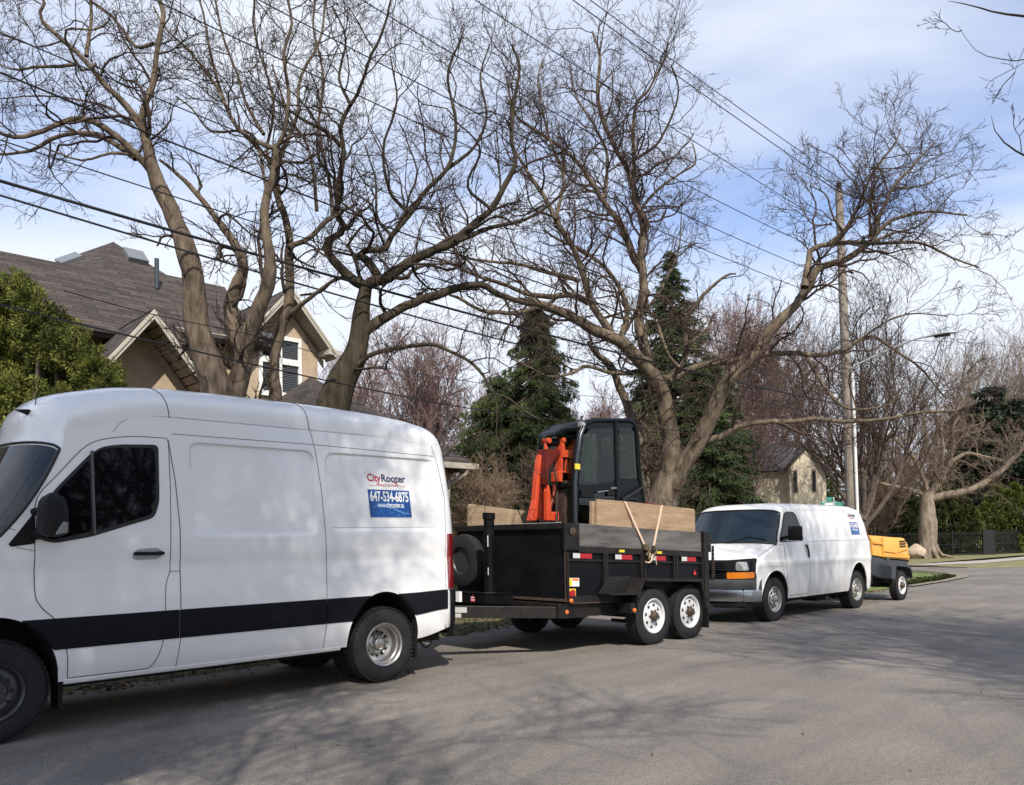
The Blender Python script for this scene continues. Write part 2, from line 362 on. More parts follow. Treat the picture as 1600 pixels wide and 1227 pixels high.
def spanel(S, name, outline, m, parent, off=.004, depth=.012, sides=(1,), cx=cutx, cz=cutz):
    o = None
    for sg in sides:
        mb = MB(); surf_panel(mb, outline, lambda a, b, d: S.side(a, b, d, sg), off, depth, cx, cz); o = mb.build(name, m, parent, smooth=30)
        yield o
def sign_panel(S, parent, xl, xr, zt, zm, zbm, sg, small=False):
    """magnetic door sign: white upper half with the firm name, blue lower half with number and address"""
    P = lambda o: (lambda a, b: S.side(a, b, o, sg))
    base = list(spanel(S, 'company_sign', [(xl, zt), (xr, zt+.006), (xr-.03, zbm), (xl-.03, zbm+.0)], M_SIGNW, parent, .004, .006, (sg,)))[0]
    h = zt-zbm; wd = abs(xr-xl)
    def U2(u, v, o): x = xl+(xr-xl)*u-.03*(1-v); return S.side(x, zbm+h*v, o, sg)
    def rect(mb, u0, u1, v0, v1, o, nu=6, nv=6): mb.grid([[U2(u0+(u1-u0)*i/nu, v0+(v1-v0)*j/nv, o) for j in range(nv+1)] for i in range(nu+1)])
    vm = (zm-zbm)/h
    mb = MB(); rect(mb, .012, .988, .018, vm, .0065); blue = mb.build('blue_field', M_SIGNB, base)
    mb = MB()
    text_mb(mb, '647-534-6875', lambda a, b: U2(.05+a/wd, vm-.245+b/h, .0085), .115*h/.5, width=wd*.90, bold=.0035, ysc=1.3)
    text_mb(mb, 'www.cityrooter.ca', lambda a, b: U2(.20+a/wd, vm-.375+b/h, .0085), .062*h/.5, width=wd*.62, bold=.0016, ysc=1.25)
    mb.build('phone_number', M_SIGNW, base)
    mb = MB()
    text_mb(mb, 'City', lambda a, b: U2(.035+a/wd, .79+b/h, .0065), .112*h/.5, width=wd*.31, bold=.003); 
    mb.build('red_lettering', M_INK_R, base)
    mb = MB(); mb.add([U2(u, v, .0085) for u, v in ((.63, .79), (.70, .80), (.735, .72))], [(0, 1, 2)]); mb.build('red_arrow', M_INK_R, base)
    mb = MB(); text_mb(mb, 'Rooter', lambda a, b: U2(.36+a/wd, .79+b/h, .0065), .112*h/.5, width=wd*.57, bold=.003); mb.build('navy_lettering', M_INK_N, base)
    mb = MB()
    rect(mb, .05, .22, .693, .700, .0065); rect(mb, .78, .93, .693, .700, .0065)
    text_mb(mb, 'Plumbing & Drain Services', lambda a, b: U2(.23+a/wd, .69+b/h, .0065), .04*h/.5, width=wd*.53, bold=.0004); mb.build('tagline', M_INK_R, base)
    mb = MB(); rng = random.Random(3)
    top_ = [(.05+.9*k/20, .17+.11*math.sin(.25+k/20*2.9*1.55)*(1 if k < 15 else .7)) for k in range(21)]
    mb.grid([[U2(u, v, .0085), U2(u, v+.006+.022*math.sin(math.pi*i/20), .0085)] for i, (u, v) in enumerate(top_)])
    for k in range(34):
        u, v, q = rng.uniform(.06, .94), rng.uniform(.035, .15), rng.uniform(.003, .011)
        mb.add([U2(u+q*math.cos(a), v+q*1.1*math.sin(a), .0085) for a in [j*math.pi/3 for j in range(6)]], [tuple(range(6))])
    mb.build('wave', M_WAVE, base)
    return base

# =====================================================================  near van (high roof)
fwS = Vector((-math.sin(R_(45.48)), -math.cos(R_(45.48)), 0)); headS = math.atan2(fwS.y, fwS.x)
van = thing('cargo_van', 'large white high-roof cargo van nearest the camera with a dark side rub strip', 'van', (-4.68, 6.933, 0), headS, group='white company vans parked along the road')
zt = interp([(1.0, .78), (.97, 1.0), (.85, 1.17), (.5, 1.40), (.46, 1.43), (-.27, 2.46), (-.295, 2.60), (-.36, 2.735), (-.50, 2.845), (-.77, 2.92), (-1.05, 2.975), (-1.5, 3.01), (-2.0, 3.02), (-3.0, 3.02), (-3.9, 2.985), (-4.3, 2.955), (-4.5, 2.915), (-4.62, 2.85), (-4.70, 2.70)])
ztl = zt
hc = interp([(1.0, .10), (.5, .09), (-.25, .13), (-.5, .32), (-.9, .36), (-1.5, .34), (-4.3, .34), (-4.7, .2)])
nn = lambda x: 3.2
wz = interp([(.2, .90), (.40, .955), (.55, .985), (.75, .998), (1.0, 1.0), (1.28, .985), (1.33, .981), (1.45, .990), (1.58, .990), (1.7, .983), (2.0, .957), (2.46, .905), (2.5, .900), (2.72, .868), (2.755, .855), (2.8, .85), (3.0, .82)])
def wm(x):
    m = 1.
    if x > .25: m -= .16*((x-.25)/.75)**2.2
    if x < -4.45: m -= .16*(1-math.sqrt(max(0, 1-((-4.45-x)/.27)**2)))
    if x < -3.2: m -= .010*((-3.2-x)/1.4)**2
    return m
def rec(x, z):
    d = min(rrect(x, z, -2.83, -1.55, 1.60, 2.455, .09), rrect(x, z, -4.46, -2.96, 1.645, 2.455, .12))
    return .014*(1-smooth(-.014, .003, d))-.016*(1-smooth(0, .16, abs(math.hypot((x+3.64)/1.0, (z-.45)/1.1)-.53)))*(z > .5)*0
zb = lambda x: max(arch_z(x, 0, .47, .545, .44, .43), arch_z(x, -3.64, .465, .54, .44, .43)+0, .43+.10*smooth(-4.1, -4.7, x))
bow = lambda xp: .28*float(smooth(-1.35, -.25, xp)) if xp < .3 else .28+.10*float(smooth(.3, 1., xp))
lean = lambda xp, z: (.13*max(0, (z-1.5)/1.4)**2)*float(smooth(-3.6, -4.7, xp))
xs = sorted(set([round(1.0-.02*k, 4) for k in range(286)]+[.995, .985, -.29, -.31, -.33, -4.69, -4.68]+[round(-3.64+.465*math.cos(k*math.pi/40), 4) for k in range(41)]+[round(.47*math.cos(k*math.pi/40)+.28*0+.2, 4) for k in range(0)]+[-4.7]))
xs = [x for x in sorted(set(xs+[e+o for e in (-1.55, -2.83, -2.96, -4.46) for o in (-.014, -.009, -.004, .002, .008, .013)])) if -4.7 <= x <= 1.0]
S1 = Shell(xs, zt, hc, nn, wz, zb, bow, lean, rec, wm)
body = S1.mesh('body', M_WHITE, van, 130, 44)
for sg in (1, -1):
    well(van, S1, 0, .47, .545, .44, .43, sg); well(van, S1, -3.64, .465, .54, .44, .43, sg, .3)
mb = MB(); mb.box(-4.55, -.5, -.8, .8, .36, .5); mb.box(.5, .9, -.75, .75, .3, .6); mb.box(-4.2, -3.2, -.35, .35, .28, .45); mb.box(-2.9, -2.2, -.7, -.3, .22, .4)
mb.tube([(-3.64, -.9, .4), (-3.64, .8, .4)], .07, 12); mb.tube([(-2.0, .2, .3), (-4.5, .25, .33)], .04, 8); mb.build('underbody', M_UNDER, van)
# sills and rub strips following the arches
def edge_x(z, c, a, b, z0, s): t = (z-z0)/b; return c+s*a*math.sqrt(max(0, 1-t*t))
def strip(name, m, zlo, zhi, xa, xb, off, par, sg, depth=.02):
    mb = MB(); n = 40; k = 6; P = []
    for i in range(n+1):
        row = []
        for j in range(k+1):
            z = zlo(0)+(zhi(0)-zlo(0))*j/k; A, B = xa(z), xb(z); x = A+(B-A)*i/n; z2 = zlo(x)+(zhi(x)-zlo(x))*j/k
            row.append(S1.side(x, z2, off if 0 < j < k else off-.004, sg))
        P.append([(row[0][0], row[0][1]-sg*depth, row[0][2]-.004)]+row+[(row[-1][0], row[-1][1]-sg*depth, row[-1][2]+.004)])
    mb.grid(P)
    for e in (P[0], P[-1]): mb.add(list(e), [tuple(range(len(e)))])
    return mb.build(name, m, par, smooth=50)
lo = lambda x: .695+.04*float(smooth(-4.0, -4.5, x)); hi = lambda x: .945+.01*float(smooth(-4.0, -4.5, x))
for sg in (1, -1):
    strip('rub_strip', M_TRIM, lo, hi, lambda z: edge_x(z, 0, .475, .55, .44, -1), lambda z: -1.42, .012, van, sg)
    strip('rub_strip', M_TRIM, lo, hi, lambda z: -1.427, lambda z: -2.915, .012, van, sg)
    strip('rub_strip', M_TRIM, lo, hi, lambda z: -2.922, lambda z: edge_x(z, -3.64, .47, .545, .44, 1), .012, van, sg)
    strip('rub_strip', M_TRIM, lo, hi, lambda z: edge_x(z, -3.64, .47, .545, .44, -1), lambda z: -4.53, .012, van, sg)
    strip('sill_trim', M_WHITE, lambda x: .405, lambda x: .445, lambda z: -.50, lambda z: -3.10, .006, van, sg)
# rear bumper
mb = MB(); P = []
for k in range(25):
    t = k/24; y = 1-2*t; 
    x = -4.69 if abs(y) < .86 else -4.69+.17*((abs(y)-.86)/.14)**2
    P.append([(x-.05 if z > .5 else x-.02, y*.985*(1.0 if z > .45 else .97), z) for z in (.42, .46, .60, .93, .955)]+[(x+.1, y*.93, .957)])
mb.grid(P); mb.build('rear_bumper', M_TRIM, van, smooth=40)
mb = MB()
for sg in (1, -1): mb.add([S1.side(x, z, .006, sg) for x, z in ((-4.5, .50), (-4.5, .955), (-4.60, .955), (-4.68, .93), (-4.68, .47), (-4.56, .45))], [(0, 1, 2, 3, 4, 5)])
mb.build('bumper_corner', M_TRIM, van)
# front end (grille, lamps, bumper)
mb = MB(); P = []
for k in range(31):
    y = -.93+1.86*k/30; P.append([(1.06-.42*abs(y)**2.4-.03*(z < .4), y, z) for z in (.28, .34, .60, .66)]+[(.9-.42*abs(y)**2.4, y, .67)])
mb.grid(P); mb.build('front_bumper', M_TRIM, van, smooth=40)
mb = MB(); P = []
for k in range(13): 
    y = -.5+k/12; P.append([(1.03-.30*y*y, y, .68), (1.02-.30*y*y, y, .95)])
mb.grid(P); gr = mb.build('grille', M_BLACK, van)
for sg in (1, -1):
    mb = MB(); surf_panel(mb, rounded([(.53, .80), (.84, .84), (.86, 1.04), (.60, .98)], .04), lambda a, b, d: (.985-.30*a*a+d-.10*(b-.8), sg*a, b), .04, .05); mb.build('headlight', M_CLEAR, van, smooth=40)
# windscreen
mb = MB(); P = []
for i in range(25):
    xp = .44+(-.235-.44)*i/24; P.append([tuple(S1.topn(xp, R_(a), .006)) for a in np.linspace(9, 171, 41)])
mb.grid(P); ws = mb.build('windscreen', M_GLASS2, van, smooth=0)
mb = MB()
for i0, i1 in ((0, 1), ): 
    e1 = [tuple(S1.topn(.44+(-.245-.44)*i/24, R_(9), .004)) for i in range(25)]; e2 = [tuple(S1.topn(.44+(-.245-.44)*i/24, R_(171), .004)) for i in range(25)]
    tp = [tuple(S1.topn(-.245, R_(a), .004)) for a in np.linspace(9, 171, 41)]; bt = [tuple(S1.topn(.45, R_(a), .004)) for a in np.linspace(9, 171, 41)]
    for e in (e1, e2, tp, bt): mb.tube(e, .012, 6)
mb.build('windscreen_seal', M_RUB, ws, smooth=40)
mb = MB(); mb.tube([S1.topn(.46, R_(60), .03), S1.topn(.15, R_(75), .025), S1.topn(-.05, R_(80), .02)], .009, 6); mb.tube([S1.topn(.46, R_(110), .03), S1.topn(.30, R_(60), .025)], .009, 6); mb.build('wiper', M_BLACK, van)
# doors, windows, mirror
door_out = spl([(-.285, 1.50), (-.283, 1.18), (-.323, 1.05), (-.458, .895), (-.516, .663), (-.525, .455)], 4)+spl([(-1.16, .455), (-1.222, .52), (-1.276, .662), (-1.298, .851), (-1.305, 1.15), (-1.345, 1.29)], 4)+[(-1.362, 2.0), (-1.365, 2.42)]+spl([(-1.355, 2.475), (-1.068, 2.470), (-.80, 2.42), (-.656, 2.335), (-.482, 2.135), (-.325, 1.950), (-.285, 1.83)], 4)
win_out = rounded([(-.30, 1.585), (-.30, 1.80), (-.455, 2.01), (-.70, 2.285), (-.80, 2.36), (-.95, 2.392), (-1.275, 2.412), (-1.262, 1.90), (-1.215, 1.76), (-.962, 1.69), (-.704, 1.60), (-.419, 1.548)], .05)
quarter = rounded([(-.10, 1.545), (-.285, 1.80), (-.288, 1.55), (-.12, 1.525)], .02)
for sg in (1, -1):
    d = list(spanel(S1, 'door', door_out, M_WHITE, van, .0025, .02, (sg,)))[0]
    list(spanel(S1, 'window_seal', win_out, M_RUB, d, .006, .01, (sg,)))
    gl = rounded([(-.325, 1.60), (-.325, 1.79), (-.48, 2.0), (-.70, 2.245), (-.70, 1.645), (-.43, 1.58)], .03)
    g2 = rounded([(-.735, 2.30), (-.82, 2.345), (-.96, 2.365), (-1.235, 2.38), (-1.24, 2.2), (-1.232, 1.90), (-1.19, 1.79), (-.962, 1.72), (-.735, 1.645)], .04)
    list(spanel(S1, 'quarter_window', gl, M_GLASS, d, .009, .006, (sg,))); list(spanel(S1, 'side_window', g2, M_GLASS, d, .009, .006, (sg,)))
    mb = MB(); mb.tube([S1.side(-.722, 1.62, .010, sg), S1.side(-.722, 2.32, .010, sg)], .013, 8); mb.build('window_divider', mat('grey_trim', (.07, .07, .065), rough=.45), d, smooth=40)
    list(spanel(S1, 'mirror_triangle', quarter, M_BLACK, van, .006, .01, (sg,)))
    strip('rub_strip', M_TRIM, lo, hi, lambda z: -.50+.10*(z-.7)/.25*.9+.0, lambda z: -1.283, .0145, d, sg)
    # handle in a shallow cup
    mb = MB(); surf_panel(mb, rounded([(-1.02, 1.42), (-1.06, 1.49), (-1.24, 1.50), (-1.29, 1.46), (-1.25, 1.40), (-1.05, 1.395)], .03), lambda a, b, q: S1.side(a, b, q, sg), .0055, .004); mb.build('handle_cup', mat('cup_white', (.36, .38, .41), rough=.5), d, smooth=40)
    mb = MB(); mb.tube([S1.side(-1.035, 1.452, .012, sg), S1.side(-1.06, 1.452, .032, sg), S1.side(-1.18, 1.450, .036, sg), S1.side(-1.26, 1.450, .03, sg), S1.side(-1.285, 1.450, .01, sg)], [.013, .017, .015, .018, .014], 10); mb.build('door_handle', M_BLACK, d, smooth=40)
    # mirror
    mb = MB(); y0 = 1.02
    Pm = []
    for t in np.linspace(0, 1, 11):
        z = 1.60+.345*t; ww = .10*(1-.35*t**3)*(min(1, 6*(1-t)+.25))*(min(1, 8*t+.4)); dd = .12*min(1, 5*(1-t)+.3)*min(1, 6*t+.4)
        Pm.append([(-.36+ww*1.05*math.copysign(abs(math.cos(a))**.6, math.cos(a)), sg*(y0+.16+dd*math.copysign(abs(math.sin(a))**.6, math.sin(a))), z) for a in [k*math.pi/8 for k in range(17)]])
    mb.grid(Pm); mb.add(Pm[0][:-1], [tuple(range(16))]); mb.add(Pm[-1][:-1], [tuple(range(16))])
    mb.tube([(-.28, sg*.98, 1.62), (-.33, sg*1.1, 1.63)], .045, 10); mb.tube([(-.28, sg*.975, 1.80), (-.33, sg*1.1, 1.82)], .03, 10)
    mi = mb.build('mirror', M_BLACK, d, smooth=50)
    mb = MB(); yy = sg*(y0+.275)
    mb.prism(rounded([(-.345, 1.615), (-.43, 1.63), (-.435, 1.71), (-.40, 1.715)], .012), min(yy, yy+sg*.012), max(yy, yy+sg*.012)); mb.build('indicator', M_CLEAR, mi, bevel=.003)
# body seams
mb = MB()
for sg in (1, -1):
    seam(mb, S1, door_out+[door_out[0]], sg, .0042, .0005)
    seam(mb, S1, [(-1.365, 2.46), (-1.41, 2.09), (-1.436, 1.67), (-1.436, .95)], sg, .0038, .001); seam(mb, S1, [(-1.436, .70), (-1.40, .43)], sg, .0038); seam(mb, S1, [(-1.345, 1.287), (-1.436, 1.287)], sg)
    seam(mb, S1, [(-2.80, 2.735), (-2.86, 2.46), (-2.895, 2.078), (-2.92, 1.61), (-2.93, 1.33), (-2.922, .95)], sg); seam(mb, S1, [(-2.918, .70), (-2.89, .43)], sg)
    seam(mb, S1, [(-1.40, 2.52), (-2.85, 2.525), (-4.42, 2.50)], sg, .0035, -.001)
    seam(mb, S1, [(-4.50, .98), (-4.52, 1.6), (-4.54, 2.0), (-4.47, 2.4), (-4.40, 2.62)], sg, .0025)
    seam(mb, S1, [(-.285, 1.49), (-.16, 1.52)], sg, .003); seam(mb, S1, [(-.155, 1.655), (-.02, 1.69)], sg, .003)
    seam(mb, S1, [(-2.98, 1.672), (-4.42, 1.676)], sg, .002)
for xp in (-1.385, -2.80): mb.tube([S1.top(xp+(.09*math.sin(t)**1 if xp > -2 else .05*math.sin(t)), t) for t in np.linspace(.0, math.pi, 60)], .0045, 6)
mb.build('panel_gap', M_SEAM, body)
# roof side ledge, with the recess shade lines in the same grey
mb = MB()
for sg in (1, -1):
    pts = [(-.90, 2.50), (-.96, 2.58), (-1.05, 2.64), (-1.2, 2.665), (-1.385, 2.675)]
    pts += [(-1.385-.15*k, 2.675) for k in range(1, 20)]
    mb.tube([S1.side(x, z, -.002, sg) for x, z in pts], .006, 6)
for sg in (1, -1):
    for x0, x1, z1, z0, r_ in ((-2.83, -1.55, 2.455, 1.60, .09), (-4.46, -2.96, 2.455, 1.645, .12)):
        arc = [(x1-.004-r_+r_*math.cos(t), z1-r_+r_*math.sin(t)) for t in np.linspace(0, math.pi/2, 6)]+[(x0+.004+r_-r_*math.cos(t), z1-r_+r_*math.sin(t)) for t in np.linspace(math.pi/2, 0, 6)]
        seam(mb, S1, [(x1-.004, z1-.25)]+arc, sg, .0032, .002)  # grey lines painted in for the shade along the recess tops
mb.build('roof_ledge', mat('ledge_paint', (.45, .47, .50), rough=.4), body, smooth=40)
for sg in (1, -1):
    list(spanel(S1, 'tail_light', rounded([(-4.545, 1.60), (-4.675, 1.60), (-4.690, .962), (-4.545, .962)], .015), M_RED, van, .008, .012, (sg,)))
mb = MB(); mb.box(-4.735, -4.70, .93, 1.0, .80, .92); mb.build('side_marker', M_SIGNW, van)
sign_panel(S1, van, -3.45, -4.02, 2.283, 2.085, 1.775, 1)
mb = MB(); a0 = S1.top(-.315, R_(72)); mb.prism([(-.06, -.004), (.10, -.002), (-.0, .045), (-.07, .05)], -.018, .018); 
mb.v = [(a0[0]+x, a0[1]+y, a0[2]+z+x*.35) for x, y, z in mb.v]; mb.tube([(a0[0]-.05, a0[1], a0[2]+.02), (a0[0]-.07, a0[1], a0[2]+.20)], .005, 6); mb.build('roof_antenna', M_BLACK, van, bevel=.004)
for sg in (1, -1):
    wheel(van, (0, sg*.955, .405), .405, .24, .225, 'front_steel', sg)
    wheel(van, (-3.66, sg*.965, .405), .405, .22, .225, 'dually', sg); wheel(van, (-3.66, sg*.71, .405), .405, .22, .225, 'front_steel', sg)
mb = MB()
for sg in (1, -1): mb.box(-4.09, -4.06, sg*.70 if sg > 0 else -.97, .97 if sg > 0 else -.70, .22, .55); mb.box(-.50, -.47, .72 if sg > 0 else -.93, .93 if sg > 0 else -.72, .20, .60)
mb.build('mud_flap', M_BLACK, van)
mb = MB(); mb.tube([(-4.60, .1, .42), (-4.85, .1, .42)], .03, 8); mb.tube(spl([(-4.55, .35, .42), (-4.7, .32, .22), (-4.9, .2, .24), (-5.05, .1, .5)], 6), .009, 6); mb.box(-4.72, -4.55, -.25, .35, .37, .45); mb.build('tow_hitch', M_BLACK, van)

# =====================================================================  far van
fwE = Vector((-math.sin(R_(46.7)), -math.cos(R_(46.7)), 0)); headE = math.atan2(fwE.y, fwE.x)
van2 = thing('cargo_van', 'white standard-roof cargo van with black grille and amber lamps behind the black trailer', 'van', (3.954, 15.046, 0), headE, group='white company vans parked along the road')
zt = lin([(.84, .95), (.82, 1.08), (.76, 1.14), (.70, 1.175), (.5, 1.26), (.25, 1.36), (.20, 1.375), (-.22, 1.99), (-.28, 2.04), (-.38, 2.085), (-.55, 2.115), (-1.0, 2.135), (-2.5, 2.14), (-3.6, 2.13), (-3.9, 2.08), (-4.02, 2.0), (-4.1, 1.85)])
hc = lin([(.84, .12), (.6, .08), (.2, .07), (-.2, .11), (-.5, .16), (-3.7, .16), (-4.1, .1)])
wz = interp([(.2, .90), (.36, .955), (.6, .98), (.95, .993), (1.0, 1.004), (1.05, 1.004), (1.09, .990), (1.38, .974), (1.40, .972), (1.42, .958), (1.7, .912), (1.95, .85), (2.05, .80), (2.2, .70)])
def wm2(x):
    m = 1.
    if x > .35: m -= .10*((x-.35)/.5)**2
    if x < -3.9: m -= .14*(1-math.sqrt(max(0, 1-((-3.9-x)/.21)**2)))
    return m
zb = lambda x: max(arch_z(x, -.02, .47, .50, .40, .37), arch_z(x, -3.38, .42, .53, .41, .38))
bow = lambda xp: .27*float(smooth(-1.0, -.2, xp))
lean = lambda xp, z: (.26*max(0, (z-1.1))**2)*float(smooth(-3.0, -4.1, xp))
xs = sorted(set([round(.84-.0247*k, 4) for k in range(201)]+[-.24, -.26]))
xs = [x for x in xs if -4.1 <= x <= .84]
S2 = Shell(xs, zt, hc, lambda x: 3.6, wz, zb, bow, lean, None, wm2)
body2 = S2.mesh('body', M_WHITE2, van2, 48, 40)
for sg in (1, -1): well(van2, S2, -.02, .47, .50, .40, .37, sg); well(van2, S2, -3.38, .42, .53, .41, .38, sg)
mb = MB(); mb.box(-3.95, -.5, -.8, .8, .32, .45); mb.box(.3, .75, -.8, .8, .3, .6); mb.tube([(-3.35, -.9, .36), (-3.35, .75, .36)], .08, 12); mb.box(-3.6, -3.1, -.2, .2, .22, .45); mb.box(-2.7, -2.3, .3, .6, .2, .4); mb.tube([(-1.0, .4, .27), (-3.2, .45, .28), (-3.9, .6, .3)], .035, 8); mb.build('underbody', M_UNDER, van2)
# windscreen
mb = MB(); P = []
for i in range(17):
    xp = .175+(-.215-.175)*i/16; P.append([tuple(S2.topn(xp, R_(a), .006)) for a in np.linspace(10, 170, 41)])
mb.grid(P); ws = mb.build('windscreen', mat('blue_grey_glass', (.016, .026, .034), rough=.04, spec=.5), van2, smooth=0)
mb = MB()
for e in ([S2.topn(.185+(-.225-.185)*i/16, R_(9.5), .004) for i in range(17)], [S2.topn(.185+(-.225-.185)*i/16, R_(170.5), .004) for i in range(17)], [S2.topn(-.22, R_(a), .004) for a in np.linspace(9.5, 170.5, 41)], [S2.topn(.185, R_(a), .004) for a in np.linspace(9.5, 170.5, 41)]): mb.tube(e, .017, 6)
mb.build('windscreen_seal', M_RUB, ws, smooth=40)
mb = MB(); mb.grid([[S2.topn(xp, R_(a), .012) for a in np.linspace(15.5, 17.5, 3)] for xp in (-.185, -.205)]); mb.build('sticker', mat('pale_green', (.45, .75, .65), rough=.5), ws)
mb = MB(); mb.tube([S2.topn(.19, R_(88), .02), S2.topn(.12, R_(70), .02), S2.topn(.15, R_(45), .02)], .009, 6); mb.tube([S2.topn(.19, R_(140), .02), S2.topn(.12, R_(120), .02), S2.topn(.14, R_(95), .02)], .009, 6); mb.build('wiper', M_BLACK, van2)
# front fascia: x follows the rounded nose
def nose(y, z, d=0.): return (.845-.27*y*y-.25*max(0, z-1.0)+d, y, z)
def npan(name, outline, m, off, depth=.03, par=van2, ca=[-1+.05*k for k in range(41)]):
    mb = MB(); surf_panel(mb, outline, lambda a, b, d: nose(a, b, d), off, depth, ca, ()); return mb.build(name, m, par, smooth=40)
grl = npan('grille', rounded([(-.95, .77), (-.945, 1.12), (-.5, 1.10), (.5, 1.10), (.945, 1.135), (.95, .77)], .03), M_BLACK, .02, .05)
mb = MB()
for k in range(7): mb.tube([nose(y, .80+.042*k, .028) for y in np.linspace(-.47, .47, 21)], .008, 6)
mb.tube([nose(y, .93, .04) for y in np.linspace(-.5, .5, 21)], .022, 6)
mb.build('slat', M_TRIM, grl, smooth=40)
for sg in (1, -1):
    hl = npan('headlight', rounded([(sg*.66, .92), (sg*.66, 1.07), (sg*.83, 1.07), (sg*.86, .92)], .03), M_CLEAR, .03, .03)
    npan('indicator', rounded([(sg*.51, .775), (sg*.51, .885), (sg*.935, .895), (sg*.94, .79)], .02), M_AMBER, .03, .03)
    mb = MB(); mb.tube([nose(sg*.60, z, .032) for z in (.89, 1.09)], .006, 6); mb.tube([nose(sg*.90, z, .032) for z in (.9, 1.1)], .006, 6); mb.build('lamp_divider', M_TRIM, hl)
def bump(name, zs_, m, off):
    mb = MB(); P = []
    path = [nose(y, .7, off) for y in np.linspace(-.93, .93, 41)]
    L = [(.505, -.99), (.56, -.975)]; pts = [(.47, -.985)]+[(p[0], p[1]) for p in path]+[(.47, .985)]
    for x, y in pts: P.append([(x-(.02 if k in (0, len(zs_)-1) else 0), y, z) for k, z in enumerate(zs_)]+[(x-.1, y*.93, zs_[-1]+.003)])
    mb.grid(P); return mb.build(name, m, van2, smooth=45)
bump('bumper_cover', (.575, .60, .72, .765), mat('grey_bumper', (.05, .053, .058), rough=.55), .055)
bump('front_bumper', (.385, .41, .50, .57, .59), M_CHROME, .075)
bump('air_dam', (.27, .28, .36, .40), M_BLACK, .03)
# doors, window, mirror, handle
dout = [(-.34, 1.36), (-.36, 1.1), (-.46, .62), (-.50, .43), (-1.245, .43), (-1.27, .75), (-1.285, 1.09), (-1.24, 1.36)]+[(-1.19, 1.50), (-1.12, 1.80), (-1.07, 1.95), (-1.0, 2.00), (-.72, 2.005), (-.60, 1.985), (-.40, 1.70)]
wout = rounded([(-.20, 1.395), (-.40, 1.69), (-.565, 1.92), (-.69, 1.955), (-.94, 1.955), (-1.02, 1.90), (-1.10, 1.60), (-1.13, 1.405)], .05)
for sg in (1, -1):
    d = list(spanel(S2, 'door', rounded(dout, .02, 2), M_WHITE2, van2, .002, .02, (sg,)))[0]
    list(spanel(S2, 'window_seal', wout, M_RUB, d, .005, .01, (sg,)))
    list(spanel(S2, 'side_window', rounded([(-.24, 1.42), (-.43, 1.69), (-.585, 1.90), (-.69, 1.93), (-.93, 1.93), (-.995, 1.88), (-1.07, 1.60), (-1.10, 1.43)], .04), M_GLASS, d, .008, .006, (sg,)))
    mb = MB(); mb.tube([S2.side(-1.155, 1.34, .012, sg), S2.side(-1.175, 1.30, .026, sg), S2.side(-1.215, 1.15, .026, sg), S2.side(-1.225, 1.10, .01, sg)], .017, 8); mb.build('door_handle', M_BLACK, d, smooth=40)
    mb = MB(); P = []
    for t in np.linspace(0, 1, 9):
        z = 1.42+.26*t; ww = .085*math.sqrt(max(0, 1-(2*t-1)**4))+.01
        P.append([(-.42+ww*.9*math.cos(a), sg*(1.16+.13*math.copysign(abs(math.sin(a))**.7, math.sin(a))), z) for a in [k*math.pi/8 for k in range(17)]])
    mb.grid(P); mb.add(P[0][:-1], [tuple(range(16))]); mb.add(P[-1][:-1], [tuple(range(16))]); mb.tube([(-.35, sg*.93, 1.46), (-.40, sg*1.08, 1.50)], .03, 8); mb.build('mirror', M_BLACK, d, smooth=50)
mb = MB()
for sg in (1, -1):
    seam(mb, S2, dout+[dout[0]], sg, .0045, .0005); seam(mb, S2, [(-1.30, 1.40), (-3.98, 1.40)], sg, .003, -.001); seam(mb, S2, [(-2.45, .45), (-2.50, 1.2), (-2.62, 1.9)], sg, .0028, -.001)
    seam(mb, S2, [(-.55, 2.0), (-1.2, 2.03), (-3.75, 2.045)], sg, .005, -.001); seam(mb, S2, [(-.32, 1.36), (.0, 1.34), (.35, 1.24), (.55, 1.16)], sg, .0035)
    seam(mb, S2, [(-3.98, .95), (-4.0, 1.5), (-3.85, 1.95)], sg, .0025)
mb.build('panel_gap', M_SEAM, body2)
mb = MB()
for sg in (1, -1):
    for c, a, b, z0 in ((-.02, .47, .50, .40), (-3.38, .42, .53, .41)):
        mb.tube([S2.side(c+a*math.cos(t)*1.02, z0+b*1.02*math.sin(t), -.006, sg) for t in np.linspace(.05, math.pi-.05, 24)], .016, 8)
mb.build('arch_lip', M_WHITE2, body2, smooth=50)
for sg in (1, -1):
    list(spanel(S2, 'tail_light', rounded([(-4.0, 1.62), (-4.055, 1.60), (-4.065, 1.36), (-4.01, 1.36)], .01), M_RED, van2, .008, .012, (sg,)))
    wheel(van2, (-.03, sg*.96, .39), .39, .25, .215, 'silver', sg); wheel(van2, (-3.35, sg*.96, .385), .385, .25, .215, 'silver', sg)
sign_panel(S2, van2, -3.15, -3.55, 1.975, 1.77, 1.50, 1)
mb = MB(); mb.box(-4.25, -4.02, -.9, .9, .45, .60); mb.build('rear_bumper', M_TRIM, van2, bevel=.02)
